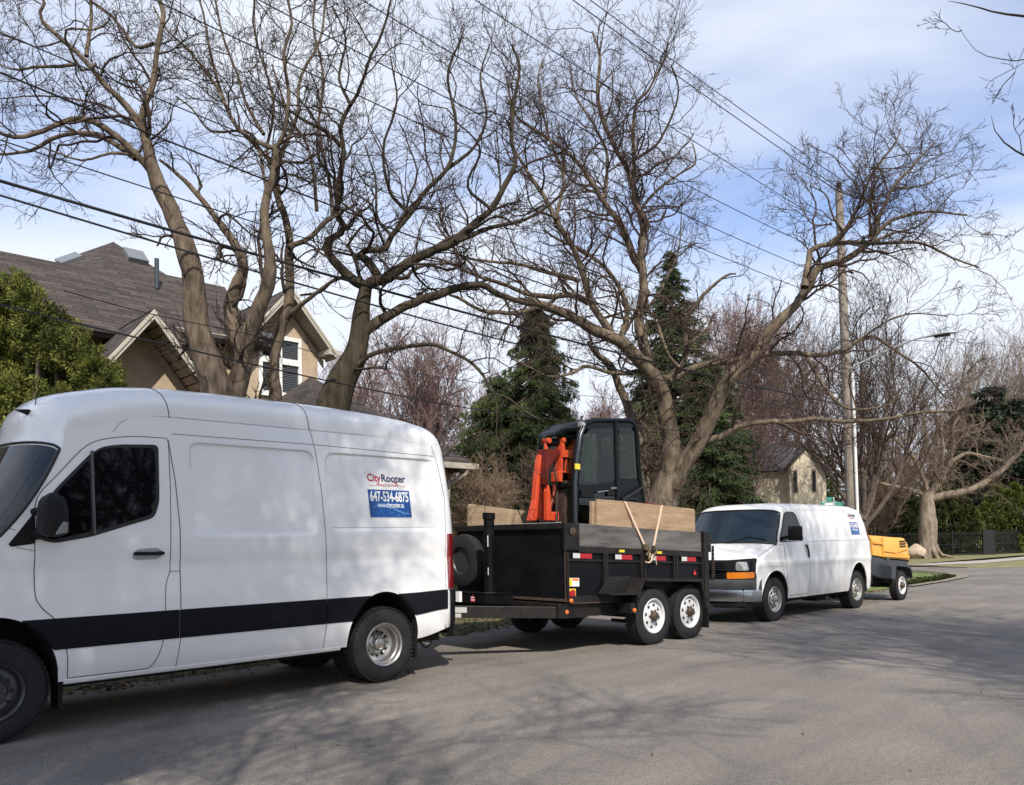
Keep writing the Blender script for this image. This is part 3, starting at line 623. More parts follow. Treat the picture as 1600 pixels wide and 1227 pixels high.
# =====================================================================  dump trailer
M_TBLK = mat('black_steel_paint', (.0035, .0038, .005), rough=.45, var2=(.009, .0095, .012), vscale=3.5, bump=.08, bscale=8, spec=.14)
M_TBLK2 = mat('worn_black_steel', (.006, .006, .007), rough=.5, var2=(.022, .018, .016), vscale=6, spec=.3)
M_RUST = mat('rusty_edge', (.10, .055, .035), rough=.8, var2=(.03, .026, .024), vscale=14)
fwT = Vector((-math.sin(R_(46.9)), -math.cos(R_(46.9)), 0)); headT = math.atan2(fwT.y, fwT.x)
TLOC = (1.214, 12.368, 0); K = .046
tr = thing('dump_trailer', 'black steel tandem-axle dump trailer with white wheels between the two vans', 'trailer', TLOC, headT)
def sh(mb): mb.v = [(x, y, z+K*x) for x, y, z in mb.v]; return mb
YL, YR = .95, -1.28
mb = MB()
mb.box(1.56, 1.60, YR, YL, .62, 1.62); mb.box(-1.50, 1.56, YL-.04, YL, .62, 1.34); mb.box(-1.50, 1.56, YR, YR+.04, .62, 1.34); mb.box(-1.5, 1.56, YR+.04, YL-.04, .62, .66)
bed = sh(mb).build('bed', M_TBLK, tr, bevel=.004)
mb = MB()
mb.box(1.595, 1.645, YR-.02, YL+.03, 1.575, 1.655)       # head rail
mb.box(1.36, 1.64, YL-.015, YL+.028, 1.30, 1.655)          # corner plate behind the head rail
mb.box(-1.52, 1.37, YL-.05, YL+.03, 1.27, 1.35); mb.box(-1.52, 1.37, YR-.03, YR+.05, 1.27, 1.35)
mb.box(-1.5, 1.60, YL+.002, YL+.022, 1.155, 1.185)
mb.box(-1.5, 1.60, YL+.002, YL+.045, .60, .70)
for x in (1.60, .87, .82, .05, -.02, -.73, -.80, -1.47): mb.box(x-.018, x+.018, YL+.002, YL+.04, .70, 1.27)
top_rail = sh(mb).build('side_rail', M_TBLK2, tr, bevel=.004)
mb = MB(); mb.box(1.60, 1.62, YL-.012, YL+.006, .62, 1.30); mb.box(1.603, 1.62, YR+.9, YL-.02, .625, .66); mb.box(-.0, 1.58, YL+.046, YL+.049, .60, .615); sh(mb).build('rust_edge', M_RUST, tr)
mb = MB()
for y in (YL, YR):
    s = 1 if y > 0 else -1
    mb.box(-1.62, -1.50, y-.06, y+.05, .45, 1.67); mb.box(-1.80, -1.62, y-.05*s-.04, y-.05*s+.04, .45, .52)
    mb.box(-1.72, -1.62, y-.04, y+.03, 1.35, 1.62); mb.tube([(-1.70, y+.05, .9), (-1.72, y+.06, 1.45)], .02, 8)
mb.box(-1.66, -1.61, YR+.06, YL-.06, .62, 1.25)
sh(mb).build('tailgate', M_TBLK2, tr, bevel=.004)
mb = MB(); mb.box(1.61, 1.63, -.55, YL-.06, 1.6555, 1.662); mb.box(1.63, 1.646, YL-.14, YL-.06, 1.70-.044, 1.664); sh(mb).build('worn_edge', mat('worn_bare_steel', (.45, .45, .44), rough=.5, var=.3, vscale=20), tr)  # pale strip paints in the light on the worn head rail top
# chains on the tailgate
mb = MB()
for k in range(14):
    z = 1.45-.035*k; mb.tube([(-1.74+.012*(k % 2), YL+.06, z), (-1.74, YL+.06+.012*(k % 2), z-.035)], .007, 5)
sh(mb).build('chain', M_RUST, tr)
mb = MB()
mb.box(-1.7, 1.70, .25, .45, .42, .56); mb.box(-1.7, 1.70, -.80, -.60, .42, .56)
mb.prism([(1.70, YL-.02), (1.70, YL-.12), (3.15, -.22), (3.35, -.22), (3.35, -.05), (3.2, -.05)], .41, .56, axis=2)
mb.prism([(1.70, YR+.02), (1.70, YR+.12), (3.1, -.12), (3.3, -.12), (3.2, -.30)], .41, .56, axis=2)
mb.box(1.2, 1.75, YR, YL-.002, .41, .60); mb.box(.45, 1.25, .80, .94, .43, .585)
fr = sh(mb).build('frame', M_TBLK2, tr, bevel=.006)
mb = MB(); mb.box(3.3, 3.62, -.20, -.06, .40, .50); mb.tube([(3.55, -.13, .36), (3.55, -.13, .56)], .035, 10); sh(mb).build('coupler', M_BLACK, tr)
mb = MB(); mb.box(1.85, 2.35, YR+.15, .20, .572, .70); mb.box(1.84, 2.36, YR+.14, .21, .70, .712); box_ = sh(mb).build('toolbox', M_TBLK, tr, bevel=.004)
mb = MB(); mb.tube([(2.1, .01, .40), (2.1, .01, 1.72)], .072, 20); mb.tube([(2.1, .01, 1.70), (2.1, .01, 1.785)], .086, 20); mb.tube([(2.1, .01, 1.60), (2.1, .01, 1.615)], .078, 20); jk = sh(mb).build('jack_post', M_TBLK, tr, smooth=40)
mb = MB(); mb.tube([(2.1, .01, .62), (2.1, .01, .72)], .08, 16); sh(mb).build('rusty_collar', M_RUST, jk, smooth=40)
mb = MB(); mb.box(2.16, 2.163, .035, .06, 1.33, 1.48); mb.box(2.16, 2.163, .045, .058, .95, 1.05); sh(mb).build('label', M_SIGNW, jk)
# spare wheel standing on the tongue
sp = MB(); sp.lathe([(-.2, .20), (-.2, .30), (-.17, .37), (-.12, .385), (-.08, .385), (-.03, .37), (0, .30), (-.005, .20), (-.03, .2)], 48, (0, 0, 0), 1)
sp.v = [(y+1.90, x-.86, z+1.14) for x, y, z in sp.v]; sw = sh(sp).build('spare_wheel', M_TYRE, tr, smooth=40)
sp = MB(); sp.lathe([(-.03, .205), (-.05, .19), (-.05, 0)], 32); sp.v = [(y+1.90, x-.86, z+1.14) for x, y, z in sp.v]; sh(sp).build('rim', M_DKSTEEL, sw, smooth=40)
mb = MB(); mb.box(1.6, 1.72, -.9, -.8, 1.1, 1.2); sh(mb).build('spare_bracket', M_TBLK2, tr)
# fenders
for y0, y1 in ((YL+.01, 1.24), (-1.57, YR-.01)):
    pts = [(.50, .53), (.50, .71), (.32, .935), (.30, .945), (-1.05, .935), (-1.07, .925), (-1.18, .50)]
    mb = MB(); mb.grid([[(x, y, z) for y in (y0, y1)] for x, z in pts]); mb.grid([[(x*1.0-.0, y, z-.012) for y in (y0, y1)] for x, z in pts])
    ye = y1 if y1 > 0 else y0
    s = 1 if ye > 0 else -1
    for (a, b) in zip(pts[:-1], pts[1:]): mb.add([(a[0], ye, a[1]), (b[0], ye, b[1]), (b[0], ye, b[1]-.045), (a[0]-(.02 if a[0] > 0 else -.02), ye, a[1]-.045)], [(0, 1, 2, 3)])
    mb.grid([[(x, ye-s*(.27), z) for z in (zz, .45)] for x, zz in pts])
    fe = sh(mb).build('fender', M_TBLK2, tr)
    mb = MB(); mb.box(.50, 1.05, min(ye, ye-s*.26), max(ye, ye-s*.26), .715, .735); mb.prism([(1.0, .70), (.55, .56), (.50, .56), (.50, .70)], ye-s*.26, ye-s*.24); mb.prism([(1.02, .735), (.80, .96), (.32, .96), (.50, .735)], ye-s*.252, ye-s*.246); mb.box(.46, .62, min(ye-s*.02, ye-s*.26), max(ye-s*.02, ye-s*.26), .46, .60); sh(mb).build('step_plate', mat('step_steel', (.010, .010, .011), rough=.4, metal=.0, bump=.3, bscale=40), fe)
    mb = MB(); mb.box(-1.22, -1.19, min(ye, ye-s*.24), max(ye, ye-s*.24), .20, .52); sh(mb).build('mud_flap', M_BLACK, fe)
mb = MB()
for x in (0, -.88): mb.tube([(x, -1.3, .40), (x, 1.0, .40)], .045, 10)
for y in (.75, -1.0): mb.tube([(.45, y, .36), (0, y, .30), (-.44, y, .37), (-.88, y, .30), (-1.3, y, .37)], .03, 6)
mb.build('axle', M_UNDER, tr)
for x in (0, -.88): wheel(tr, (x, 1.15, .405), .405, .23, .235, 'white_spoke', 1); wheel(tr, (x, -1.48, .405), .405, .23, .235, 'white_spoke', -1)
# reflective tape, markers and decals
M_TAPEW = mat('tape_white', (.55, .55, .55), rough=.4); M_TAPER = mat('tape_red', (.38, .012, .02), rough=.35); M_YEL = mat('marker_yellow', (.75, .55, .04), rough=.4)
mw, mr = MB(), MB()
for x in (1.49, .63, -.16, -.93):
    mw.box(x-.135, x, YL+.023, YL+.026, 1.197, 1.262); mr.box(x-.37, x-.137, YL+.023, YL+.026, 1.195, 1.26)
for b_ in (mw, mr): sh(b_)
mw.build('reflector', M_TAPEW, tr); mr.build('reflector', M_TAPER, tr)
mb = MB()
for x in (.50, -.36): mb.box(x-.055, x+.055, YL+.031, YL+.04, 1.295, 1.33)
sh(mb).build('side_marker', M_YEL, tr)
mb = MB(); mb.box(1.36, 1.58, YL+.004, YL+.007, .825, .935); a_ = sh(mb).build('warning_decal', M_SIGNW, tr)
mb = MB(); mb.box(1.37, 1.49, YL+.0075, YL+.009, .90, .93); sh(mb).build('orange_band', mat('decal_orange', (.75, .22, .03), rough=.5), a_)
mb = MB(); mb.box(1.50, 1.575, YL+.0075, YL+.009, .83, .93); sh(mb).build('yellow_band', M_YEL, a_)
mb = MB(); mb.box(1.43, 1.58, YL+.004, YL+.007, .69, .795); a_ = sh(mb).build('warning_decal', M_YEL, tr)
mb = MB(); mb.prism([(1.55, .70), (1.44, .70), (1.44, .77), (1.47, .775), (1.49, .79), (1.51, .775), (1.55, .76)], YL+.0075, YL+.009); sh(mb).build('red_mark', M_TAPER, a_)
mb = MB()
for x, y, z in ((1.57, YL+.045, .64), (1.60, YL-.01, .49), (.57, 1.235, .505)):
    mb.lathe([(0, .03), (.018, .03), (.028, .018), (.03, 0)], 14, (x, y, z))
sh(mb).build('marker_lamp', mat('orange_lamp', (.75, .16, .03), rough=.25, coat=.5), tr, smooth=40)
leaf = [(-.5, 0), (.5, 0), (.62, .38), (.35, .35), (.42, .62), (.14, .5), (.0, 1.), (-.14, .5), (-.42, .62), (-.35, .35), (-.62, .38)]
M_DEC = mat('decal_red', (.62, .03, .05), rough=.45)
def decal(cx, cy_, cz, wd, hh, axis):
    mb = MB()
    if axis == 0: mb.add([(cx, cy_-a*wd, cz+b*hh) for a, b in leaf], [tuple(range(len(leaf)))])
    else: mb.add([(cx-a*wd, cy_, cz+b*hh) for a, b in leaf], [tuple(range(len(leaf)))])
    d = sh(mb).build('maker_decal', M_DEC, tr); mb = MB()
    if axis == 0:
        for q in (.15, .42): mb.add([(cx+.002, cy_-a*wd*.42, cz+(q+b*.13)*hh) for a, b in ((-1, 0), (1, 0), (1, 1), (-1, 1))], [(0, 1, 2, 3)])
        sh(mb).build('decal_text', M_SIGNW, d)
decal(2.352, -.05+.0, .592, .085, .12, 0); decal(-1.27, YL+.024, .93+.06, .06, .09, 1)
mb = MB(); mb.box(2.36, 2.56, .43, .433, .47, .54); 
lab = MB()
def arm_pt(x, z, o=.003):                  # near arm of the tongue: its outer face
    t = (x-1.70)/(3.15-1.70); y = (YL-.02)+((-.05)-(YL-.02))*t*.97; return (x+o*.6, y+o, z)
lab.add([arm_pt(x, z, .012) for x, z in ((3.05, .475), (2.72, .475), (2.72, .545), (3.05, .545))], [(0, 1, 2, 3)]); lab.add([arm_pt(x, z, .012) for x, z in ((3.02, .415), (2.78, .415), (2.78, .465), (3.02, .465))], [(0, 1, 2, 3)])
sh(lab).build('plate_label', mat('grey_label', (.42, .43, .42), rough=.5), tr)
lab = MB(); lab.add([arm_pt(x, z, .012) for x, z in ((3.18, .46), (3.08, .46), (3.08, .56), (3.18, .56))], [(0, 1, 2, 3)]); sh(lab).build('warning_decal', M_YEL, tr)
mb = MB(); mb.lathe([(0, .05), (.012, .055), (.02, .04), (.02, 0)], 18, (1.50, YL+.03, 1.545)); sh(mb).build('tarp_bracket', M_RUST, tr, smooth=40)

# ---- boards in the trailer
def wood(name, c1, c2):
    m = mat(name, c1, rough=.9, var2=c2, vscale=2.2, stretch=(.6, 3, 3.8), bump=.5, bscale=22, detail=10); return m
M_WOOD = wood('raw_plywood', (.27, .175, .105), (.43, .305, .195)); M_GWOOD = wood('weathered_wood', (.055, .05, .048), (.17, .158, .15)); M_WOODL = wood('raw_plank', (.26, .18, .115), (.40, .30, .20))
def tr_thing(name, label, cat, group=None):
    o = thing(name, label, cat, TLOC, headT, group); return o
def plank(name, label, m, outline, y0, y1, group=None, cat='board'):
    mb = MB(); mb.prism(outline, y0, y1); me = sh(mb).build(name, m, None, bevel=.006); me.location = TLOC; me.rotation_euler = (0, 0, headT); tag(me, label, cat, group); return me
plank('side_board', 'long weathered grey board standing on the near side of the black trailer', M_GWOOD, [(1.34, 1.352), (1.345, 1.66), (-.3, 1.652), (-1.48, 1.655), (-1.485, 1.352)], .915, .955)
plank('wooden_board', 'light brown wooden board above the grey board, strapped beside the excavator cab', M_WOOD, [(.93, 1.60), (.90, 2.012), (.2, 2.022), (-.6, 2.016), (-1.38, 2.015), (-1.40, 1.97), (-1.395, 1.60)], .865, .912)
plank('wooden_plank', 'pale wooden plank on the far side of the black trailer, left of the red boom', M_WOODL, [(1.46, 1.36), (1.45, 1.985), (1.40, 2.0), (.75, 1.975), (.1, 1.96), (-.4, 1.96), (-.4, 1.36)], -1.22, -1.17)
mb = MB(); mb.prism([(.72, 1.66), (.66, 1.66), (.52, 1.96), (.58, 1.965)], -1.167, -1.12); o = sh(mb).build('wooden_stick', M_WOODL, None); o.location = TLOC; o.rotation_euler = (0, 0, headT); tag(o, 'short slanting wooden stick leaning on the pale plank left of the red boom', 'stick')
plank('plywood_end', 'narrow upright brown board in the trailer beside the left end of the strapped board', M_WOOD, [(.97, 1.60), (.95, 1.985), (.90, 1.985), (.92, 1.60)], .80, .86)
# straps
strap = tr_thing('ratchet_strap', 'pair of cream tie-down straps forming a V over the strapped brown board', 'strap')
M_STRAP = mat('cream_strap', (.62, .46, .34), rough=.8); 
mb = MB()
for (xa, za), (xb, zb_) in (((.335, 2.02), (.0, 1.41)), ((-.535, 2.02), (-.215, 1.41))):
    for y in (.99,):
        mb.add([(xa+.022, .925, za), (xa-.022, .925, za), (xb-.022, 1.0, zb_), (xb+.022, 1.0, zb_), (xa+.022, .918, za), (xa-.022, .918, za), (xb-.022, .993, zb_), (xb+.022, .993, zb_)], [(0, 1, 2, 3), (4, 5, 6, 7), (0, 1, 5, 4), (2, 3, 7, 6), (0, 3, 7, 4), (1, 2, 6, 5)])
    mb.add([(xa+.022, .925, za), (xa-.022, .925, za), (xa-.022, .6, za+.01), (xa+.022, .6, za+.01)], [(0, 1, 2, 3)])
sh(mb).build('webbing', M_STRAP, strap)
mb = MB(); mb.box(-.06, .03, .985, 1.03, 1.34, 1.42, ); mb.tube([(.02, 1.01, 1.42), (-.09, 1.02, 1.30), (-.05, 1.03, 1.22)], .016, 8); mb.tube([(-.22, 1.0, 1.41), (-.25, 1.02, 1.36), (-.24, 1.02, 1.32), (-.14, 1.02, 1.24), (-.03, 1.03, 1.21)], .013, 8); mb.tube([(-.12, 1.01, 1.36), (-.0, 1.02, 1.26)], .02, 6)
sh(mb).build('ratchet', mat('brass_ratchet', (.20, .15, .09), rough=.4, metal=.7), strap)
mb = MB(); mb.tube(spl([(-.14, 1.03, 1.28), (-.10, 1.04, 1.20), (-.05, 1.03, 1.16), (.02, 1.03, 1.17)], 5), .012, 6); mb.tube(spl([(-.2, 1.03, 1.25), (-.22, 1.03, 1.18), (-.235, 1.03, 1.13)], 4), .006, 5); sh(mb).build('loose_end', M_STRAP, strap)

# =====================================================================  mini excavator in the trailer
ex = thing('mini_excavator', 'orange-red boom mini excavator with a black glazed cab standing inside the trailer', 'excavator', TLOC, headT)
M_ORG = mat('orange_paint', (.52, .050, .015), rough=.4, coat=.15, var2=(.62, .085, .03), vscale=6); M_ORG2 = mat('dull_red_paint', (.12, .012, .008), rough=.45, var=.3, vscale=8)  # second red is darkened to paint in shade on the boom gussets
M_CAB = mat('cab_frame', (.004, .0055, .007), rough=.35, spec=.22); M_HOSE = mat('hose', (.012, .012, .012), rough=.6)
mg = bpy.data.materials.new('green_cab_glass'); mg.use_nodes = True; nt = mg.node_tree; nt.nodes.clear()
o_ = N(nt, 'ShaderNodeOutputMaterial'); tb = N(nt, 'ShaderNodeBsdfTransparent'); tb.inputs[0].default_value = (.34, .52, .43, 1); gb = N(nt, 'ShaderNodeBsdfGlossy'); gb.inputs['Roughness'].default_value = .03; fr_ = N(nt, 'ShaderNodeLayerWeight'); fr_.inputs[0].default_value = .18
mxs = N(nt, 'ShaderNodeMixShader'); pw = N(nt, 'ShaderNodeMath', operation='POWER'); pw.inputs[1].default_value = 2.5; nt.links.new(fr_.outputs['Facing'], pw.inputs[0]); ma_ = N(nt, 'ShaderNodeMath', operation='MULTIPLY_ADD'); ma_.inputs[1].default_value = .35; ma_.inputs[2].default_value = .06; nt.links.new(pw.outputs[0], ma_.inputs[0]); nt.links.new(ma_.outputs[0], mxs.inputs[0]); nt.links.new(tb.outputs[0], mxs.inputs[1]); nt.links.new(gb.outputs[0], mxs.inputs[2]); nt.links.new(mxs.outputs[0], o_.inputs[0])
YC0, YC1 = .42, -.40                                     # cab side planes
cab_side = [(.82, 1.25), (.826, 1.90), (.815, 2.28), (.76, 2.70), (.70, 2.98), (.65, 3.09), (.55, 3.18), (.38, 3.235), (-.42, 3.305), (-.53, 3.285), (-.60, 3.22), (-.64, 3.10), (-.668, 2.64), (-.71, 2.33), (-.775, 2.05), (-.78, 1.25)]
def ring_frame(mb, out, inn, y0, y1):
    n = len(out); mb.add([(a, y, b) for y in (y0, y1) for a, b in out]+[(a, y, b) for y in (y0, y1) for a, b in inn], [(i, (i+1) % n, n+(i+1) % n, n+i) for i in range(n)]+[(2*n+i, 3*n+i, 3*n+(i+1) % n, 2*n+(i+1) % n) for i in range(n)]+[(i, 2*n+i, 2*n+(i+1) % n, (i+1) % n) for i in range(n)]+[(n+i, n+(i+1) % n, 3*n+(i+1) % n, 3*n+i) for i in range(n)])
def bar(mb, p, q, w_=.045, y=None, t=.05): mb.tube([p, q], w_, 8)
mb = MB()
gf = rounded([(.745, 2.27), (.70, 2.66), (.615, 2.99), (.50, 3.10), (-.045, 3.165), (-.05, 2.36)], .05); gr_ = rounded([(-.175, 3.18), (-.47, 3.205), (-.545, 3.13), (-.575, 2.62), (-.60, 2.43), (-.17, 2.40)], .05)
for yy, s in ((YC0, 1), (YC1, -1)):
    n = len(cab_side)
    # outer tube along the outline, door and pillars
    mb.tube([(a, yy-s*.03, b) for a, b in cab_side], .042, 8)
    mb.tube([(-.11, yy-s*.015, 1.3), (-.10, yy-s*.015, 3.26)], .042, 8)
    mb.prism([(.80, 2.16), (.80, 2.26), (-.08, 2.36), (-.08, 2.24)], min(yy-s*.05, yy), max(yy-s*.05, yy))
    mb.prism([(-.12, 2.40), (-.60, 2.44), (-.77, 2.06), (-.77, 1.3), (-.12, 1.3)], min(yy-s*.05, yy-s*.01), max(yy-s*.05, yy-s*.01))
    mb.prism([(.60, 3.12), (.40, 3.20), (-.40, 3.28), (-.55, 3.25), (-.50, 3.19), (.46, 3.10)], min(yy-s*.05, yy-s*.005), max(yy-s*.05, yy-s*.005))
for x, z in ((.79, 2.28), (.64, 3.10), (-.60, 3.18), (-.74, 2.1), (.82, 1.4)): mb.tube([(x, YC0-.03, z), (x, YC1+.03, z)], .04, 8)
cf = sh(mb)
cf.v = [(x, y, z-K*x) for x, y, z in cf.v]
# roof
P = []
for a, b in [(.66, 3.09), (.56, 3.17), (.38, 3.235), (0, 3.27), (-.42, 3.305), (-.55, 3.27), (-.61, 3.2)]: P.append([(a, YC0-.02, b-.02), (a, YC0-.08, b+.03), (a, YC1+.08, b+.03), (a, YC1+.02, b-.02)])
cf.grid(P); cabf = cf.build('cab_frame', M_CAB, ex, smooth=45)
mb = MB(); mb.add([(a, YC0+.002, b) for a, b in gf], [tuple(range(len(gf)))]); mb.add([(a, YC1-.002, b) for a, b in gf], [tuple(range(len(gf)))]); mb.add([(.735, YC0-.07, 2.30), (.735, YC1+.07, 2.30), (.63, YC1+.07, 3.08), (.63, YC0-.07, 3.08)], [(0, 1, 2, 3)]); mb.build('cab_window', mg, cabf)
mb = MB(); mb.add([(a, YC0+.002, b) for a, b in gr_], [tuple(range(len(gr_)))]); mb.add([(a, YC1-.002, b) for a, b in gr_], [tuple(range(len(gr_)))]); mb.add([(-.60, YC0-.07, 2.45), (-.60, YC1+.07, 2.45), (-.60, YC1+.07, 3.15), (-.60, YC0-.07, 3.15)], [(0, 1, 2, 3)]); mb.build('cab_window', mg, cabf)
mb = MB(); mb.add([(a, YC0+.002, b) for a, b in rounded([(.74, 2.14), (.75, 1.5), (-.05, 1.5), (-.05, 2.22)], .05)], [tuple(range(25-5))]); mb.build('door_window', mg, cabf)
mb = MB(); mb.box(-.5, .0, -.22, .24, 1.75, 1.95); mb.box(-.55, -.38, -.22, .24, 1.95, 2.62); mb.box(-.52, -.42, -.16, .08, 2.62, 2.82); st = mb.build('seat', mat('seat_vinyl', (.008, .008, .009), rough=.6), cabf, bevel=.04)
mb = MB(); 
for y in (.30, -.30): mb.box(-.1, .3, y-.08, y+.08, 1.9, 2.12); mb.tube([(.25, y, 2.1), (.28, y, 2.33)], .022, 8)
mb.box(.45, .62, -.3, .1, 1.5, 2.05); mb.build('controls', M_BLACK, cabf, bevel=.01)
mb = MB(); mb.tube([(.20, -.3, 2.42), (.20, -.3, 2.52)], .02, 8); mb.build('red_tag', M_ORG, cabf)
mb = MB(); mb.tube([(.35, YC0+.01, 2.19), (.12, YC0+.02, 2.215)], .012, 6); mb.tube([(.05, YC0+.01, 2.25), (-.07, YC0+.01, 2.26)], .02, 6); mb.build('door_hinge', M_STEEL, cabf)
mb = MB(); mb.box(-.01, .14, YC0+.003, YC0+.04, 2.14, 2.22); mb.box(.45, .72, YC0+.003, YC0+.035, 2.10, 2.22); mb.build('door_latch', M_BLACK, cabf, bevel=.01)
mb = MB(); mb.tube([(.83, YC0+.015, 1.6), (.835, YC0+.015, 2.28), (.775, YC0+.015, 2.70), (.70, YC0+.012, 3.0), (.62, YC0+.01, 3.12)], .028, 10); mb.build('hand_rail', mat('grey_rail', (.045, .055, .065), rough=.25, metal=.4), cabf, smooth=50)
mb = MB(); mb.box(.76, .86, YC0+.035, YC0+.05, 2.50, 2.58); mb.build('yellow_tag', M_YEL, cabf)
mb = MB(); mb.lathe([(-.03, .02), (-.03, .045), (.04, .05), (.045, .0)], 12, (0, 0, 0)); mb.v = [(.62+y, YC0-.03+x, 3.16+z) for x, y, z in mb.v]; b0 = len(mb.v); mb.lathe([(-.03, .02), (-.03, .045), (.04, .05), (.045, .0)], 12, (0, 0, 0)); mb.v = mb.v[:b0]+[(.70+y, YC0-.42+x, 3.08+z) for x, y, z in mb.v[b0:]]; mb.build('work_lamp', M_CLEAR, cabf, smooth=40)
mb = MB(); mb.tube(spl([(-.60, YC0, 2.1), (-.30, YC0+.05, 2.10), (-.10, YC0+.05, 2.05)], 4), .015, 6); mb.tube(spl([(-.2, YC0+.03, 2.10), (-.5, YC0+.06, 2.22), (-.72, YC0+.04, 2.33)], 4), .014, 6); mb.build('hose', M_HOSE, ex)
# body, tracks
mb = MB(); mb.box(-1.25, .80, -.72, .48, 1.22, 1.70); mb.prism([(-.78, 1.7), (-1.28, 1.7), (-1.22, 2.02), (-.78, 2.08)], -.72, .46); mb.build('engine_cover', M_ORG2, ex, bevel=.03)
for yy in (.42, -.90):
    out = rounded([(1.0, .72), (1.12, .90), (1.0, 1.12), (-1.1, 1.12), (-1.22, .90), (-1.1, .72)], .15); mb = MB(); mb.prism(out, yy, yy+.25); mb.build('track', M_TYRE, ex, bevel=.01)
# boom: side plates, folded in front of the cab
mb = MB(); yb = -.10
mb.prism([(1.30, 1.78), (1.195, 2.08), (1.148, 2.43), (1.10, 2.65), (1.04, 2.80), (1.01, 2.80), (1.06, 2.62), (1.09, 2.40), (1.125, 2.1), (1.17, 1.78)], yb-.0, yb+.10)
boom = mb.build('boom', M_ORG, ex, bevel=.012)
mb = MB(); mb.prism([(1.05, 1.78), (1.04, 2.2), (1.01, 2.30), (.975, 2.20), (.965, 1.95), (.96, 1.78)], yb+.10, yb+.19); mb.build('boom_plate', M_ORG, boom, bevel=.012)
mb = MB(); mb.prism([(1.06, 2.81), (.81, 2.815), (.79, 2.75), (.97, 2.60), (1.03, 2.52), (1.06, 2.3), (1.08, 2.5)], yb+.02, yb+.22); mb.prism([(1.16, 1.8), (1.09, 2.50), (.90, 2.30), (.90, 1.8)], yb-.02, yb+.05); mb.build('boom_gusset', M_ORG2, boom, bevel=.008)  # coloured dark for the shaded side and hollow of the boom
mb = MB(); mb.tube([(.78, .02, 2.77), (.83, .02, 2.22)], .035, 12); mb.tube([(.83, .02, 2.22), (.935, .02, 1.92)], .026, 12); mb.build('hydraulic_cylinder', mat('cylinder_red', (.20, .035, .025), rough=.35, metal=.3, var=.4, vscale=10), boom, smooth=40)
mb = MB(); mb.box(.80, .95, -.03, .08, 1.78, 1.91); mb.tube([(.87, -.05, 1.88), (.87, .11, 1.88)], .03, 10); mb.build('cylinder_foot', M_ORG, boom, bevel=.01)
mb = MB()
for xa, xb, xc in ((.79, .735, .76), (.575, .52, .55)): mb.prism([(xa, 2.80), (xa, 2.95), (xa-.01, 2.985), (xb+.01, 2.985), (xb, 2.95), (xb, 2.80)], .02, .16); mb.tube([((xa+xb)/2, .0, 2.95), ((xa+xb)/2, .18, 2.95)], .035, 12)
mb.prism([(.79, 2.70), (.79, 2.81), (.52, 2.81), (.52, 2.72), (.56, 2.70)], .02, .16)
for q in ([(.79, 2.71), (.755, 2.71), (.77, 2.42), (.81, 2.42)], [(.60, 2.71), (.56, 2.71), (.58, 2.42), (.62, 2.42)], [(.69, 2.68), (.66, 2.68), (.64, 2.49), (.71, 2.49)]): mb.prism(q, .04, .14)
mb.box(.58, .83, .03, .15, 2.475, 2.50)
for x in (.84, .59): mb.prism(rounded([(x-.035, 2.34), (x-.035, 2.49), (x+.035, 2.49), (x+.035, 2.34)], .02), .0, .17)
mb.build('yoke', M_ORG, boom, bevel=.006)
mb = MB(); mb.tube([(1.02, -.03, 2.93), (1.02, .13, 2.93)], .04, 10); mb.tube([(1.02, .05, 2.93), (1.02, .05, 2.80)], .03, 8); mb.build('boom_eye', M_ORG, boom)
mb = MB(); mb.tube([(1.03, .06, 2.90), (.55, .06, 2.94)], .055, 14); mb.tube([(.86, .06, 2.42), (.57, .06, 2.42)], .045, 12); mb.tube([(.70, .08, 2.72), (.69, .08, 2.45)], .03, 10); mb.build('pivot_pin', M_CAB, boom, smooth=40)
mb = MB(); mb.box(.62, .78, -.02, .18, 1.60, 2.36); mb.tube([(.86, .1, 2.2), (.88, .1, 1.7)], .02, 8); mb.tube([(.58, .2, 2.3), (.585, .2, 1.7)], .018, 8); mb.tube([(.54, .2, 2.3), (.55, .2, 1.7)], .012, 8); mb.build('stick', mat('brown_steel', (.055, .035, .028), rough=.55, var=.5, vscale=12), boom, bevel=.006)
mb = MB(); mb.prism([(1.0, 3.0), (.93, 3.06), (.80, 3.12), (.66, 3.15), (.66, 3.08), (.8, 3.02)], -.18, .2); mb.build('cylinder_guard', M_CAB, boom, bevel=.02)
mb = MB(); mb.tube(spl([(1.0, .2, 2.5), (1.0, .22, 2.36), (.97, .2, 2.28), (.93, .18, 2.27)], 5), .014, 6); mb.tube(spl([(.50, .2, 3.0), (.46, .24, 2.7), (.50, .2, 2.4), (.58, .15, 2.3)], 6), .016, 6); mb.tube(spl([(1.05, .1, 3.0), (1.1, .05, 2.96), (1.08, .0, 2.9)], 5), .014, 6); mb.build('hose', M_HOSE, boom)

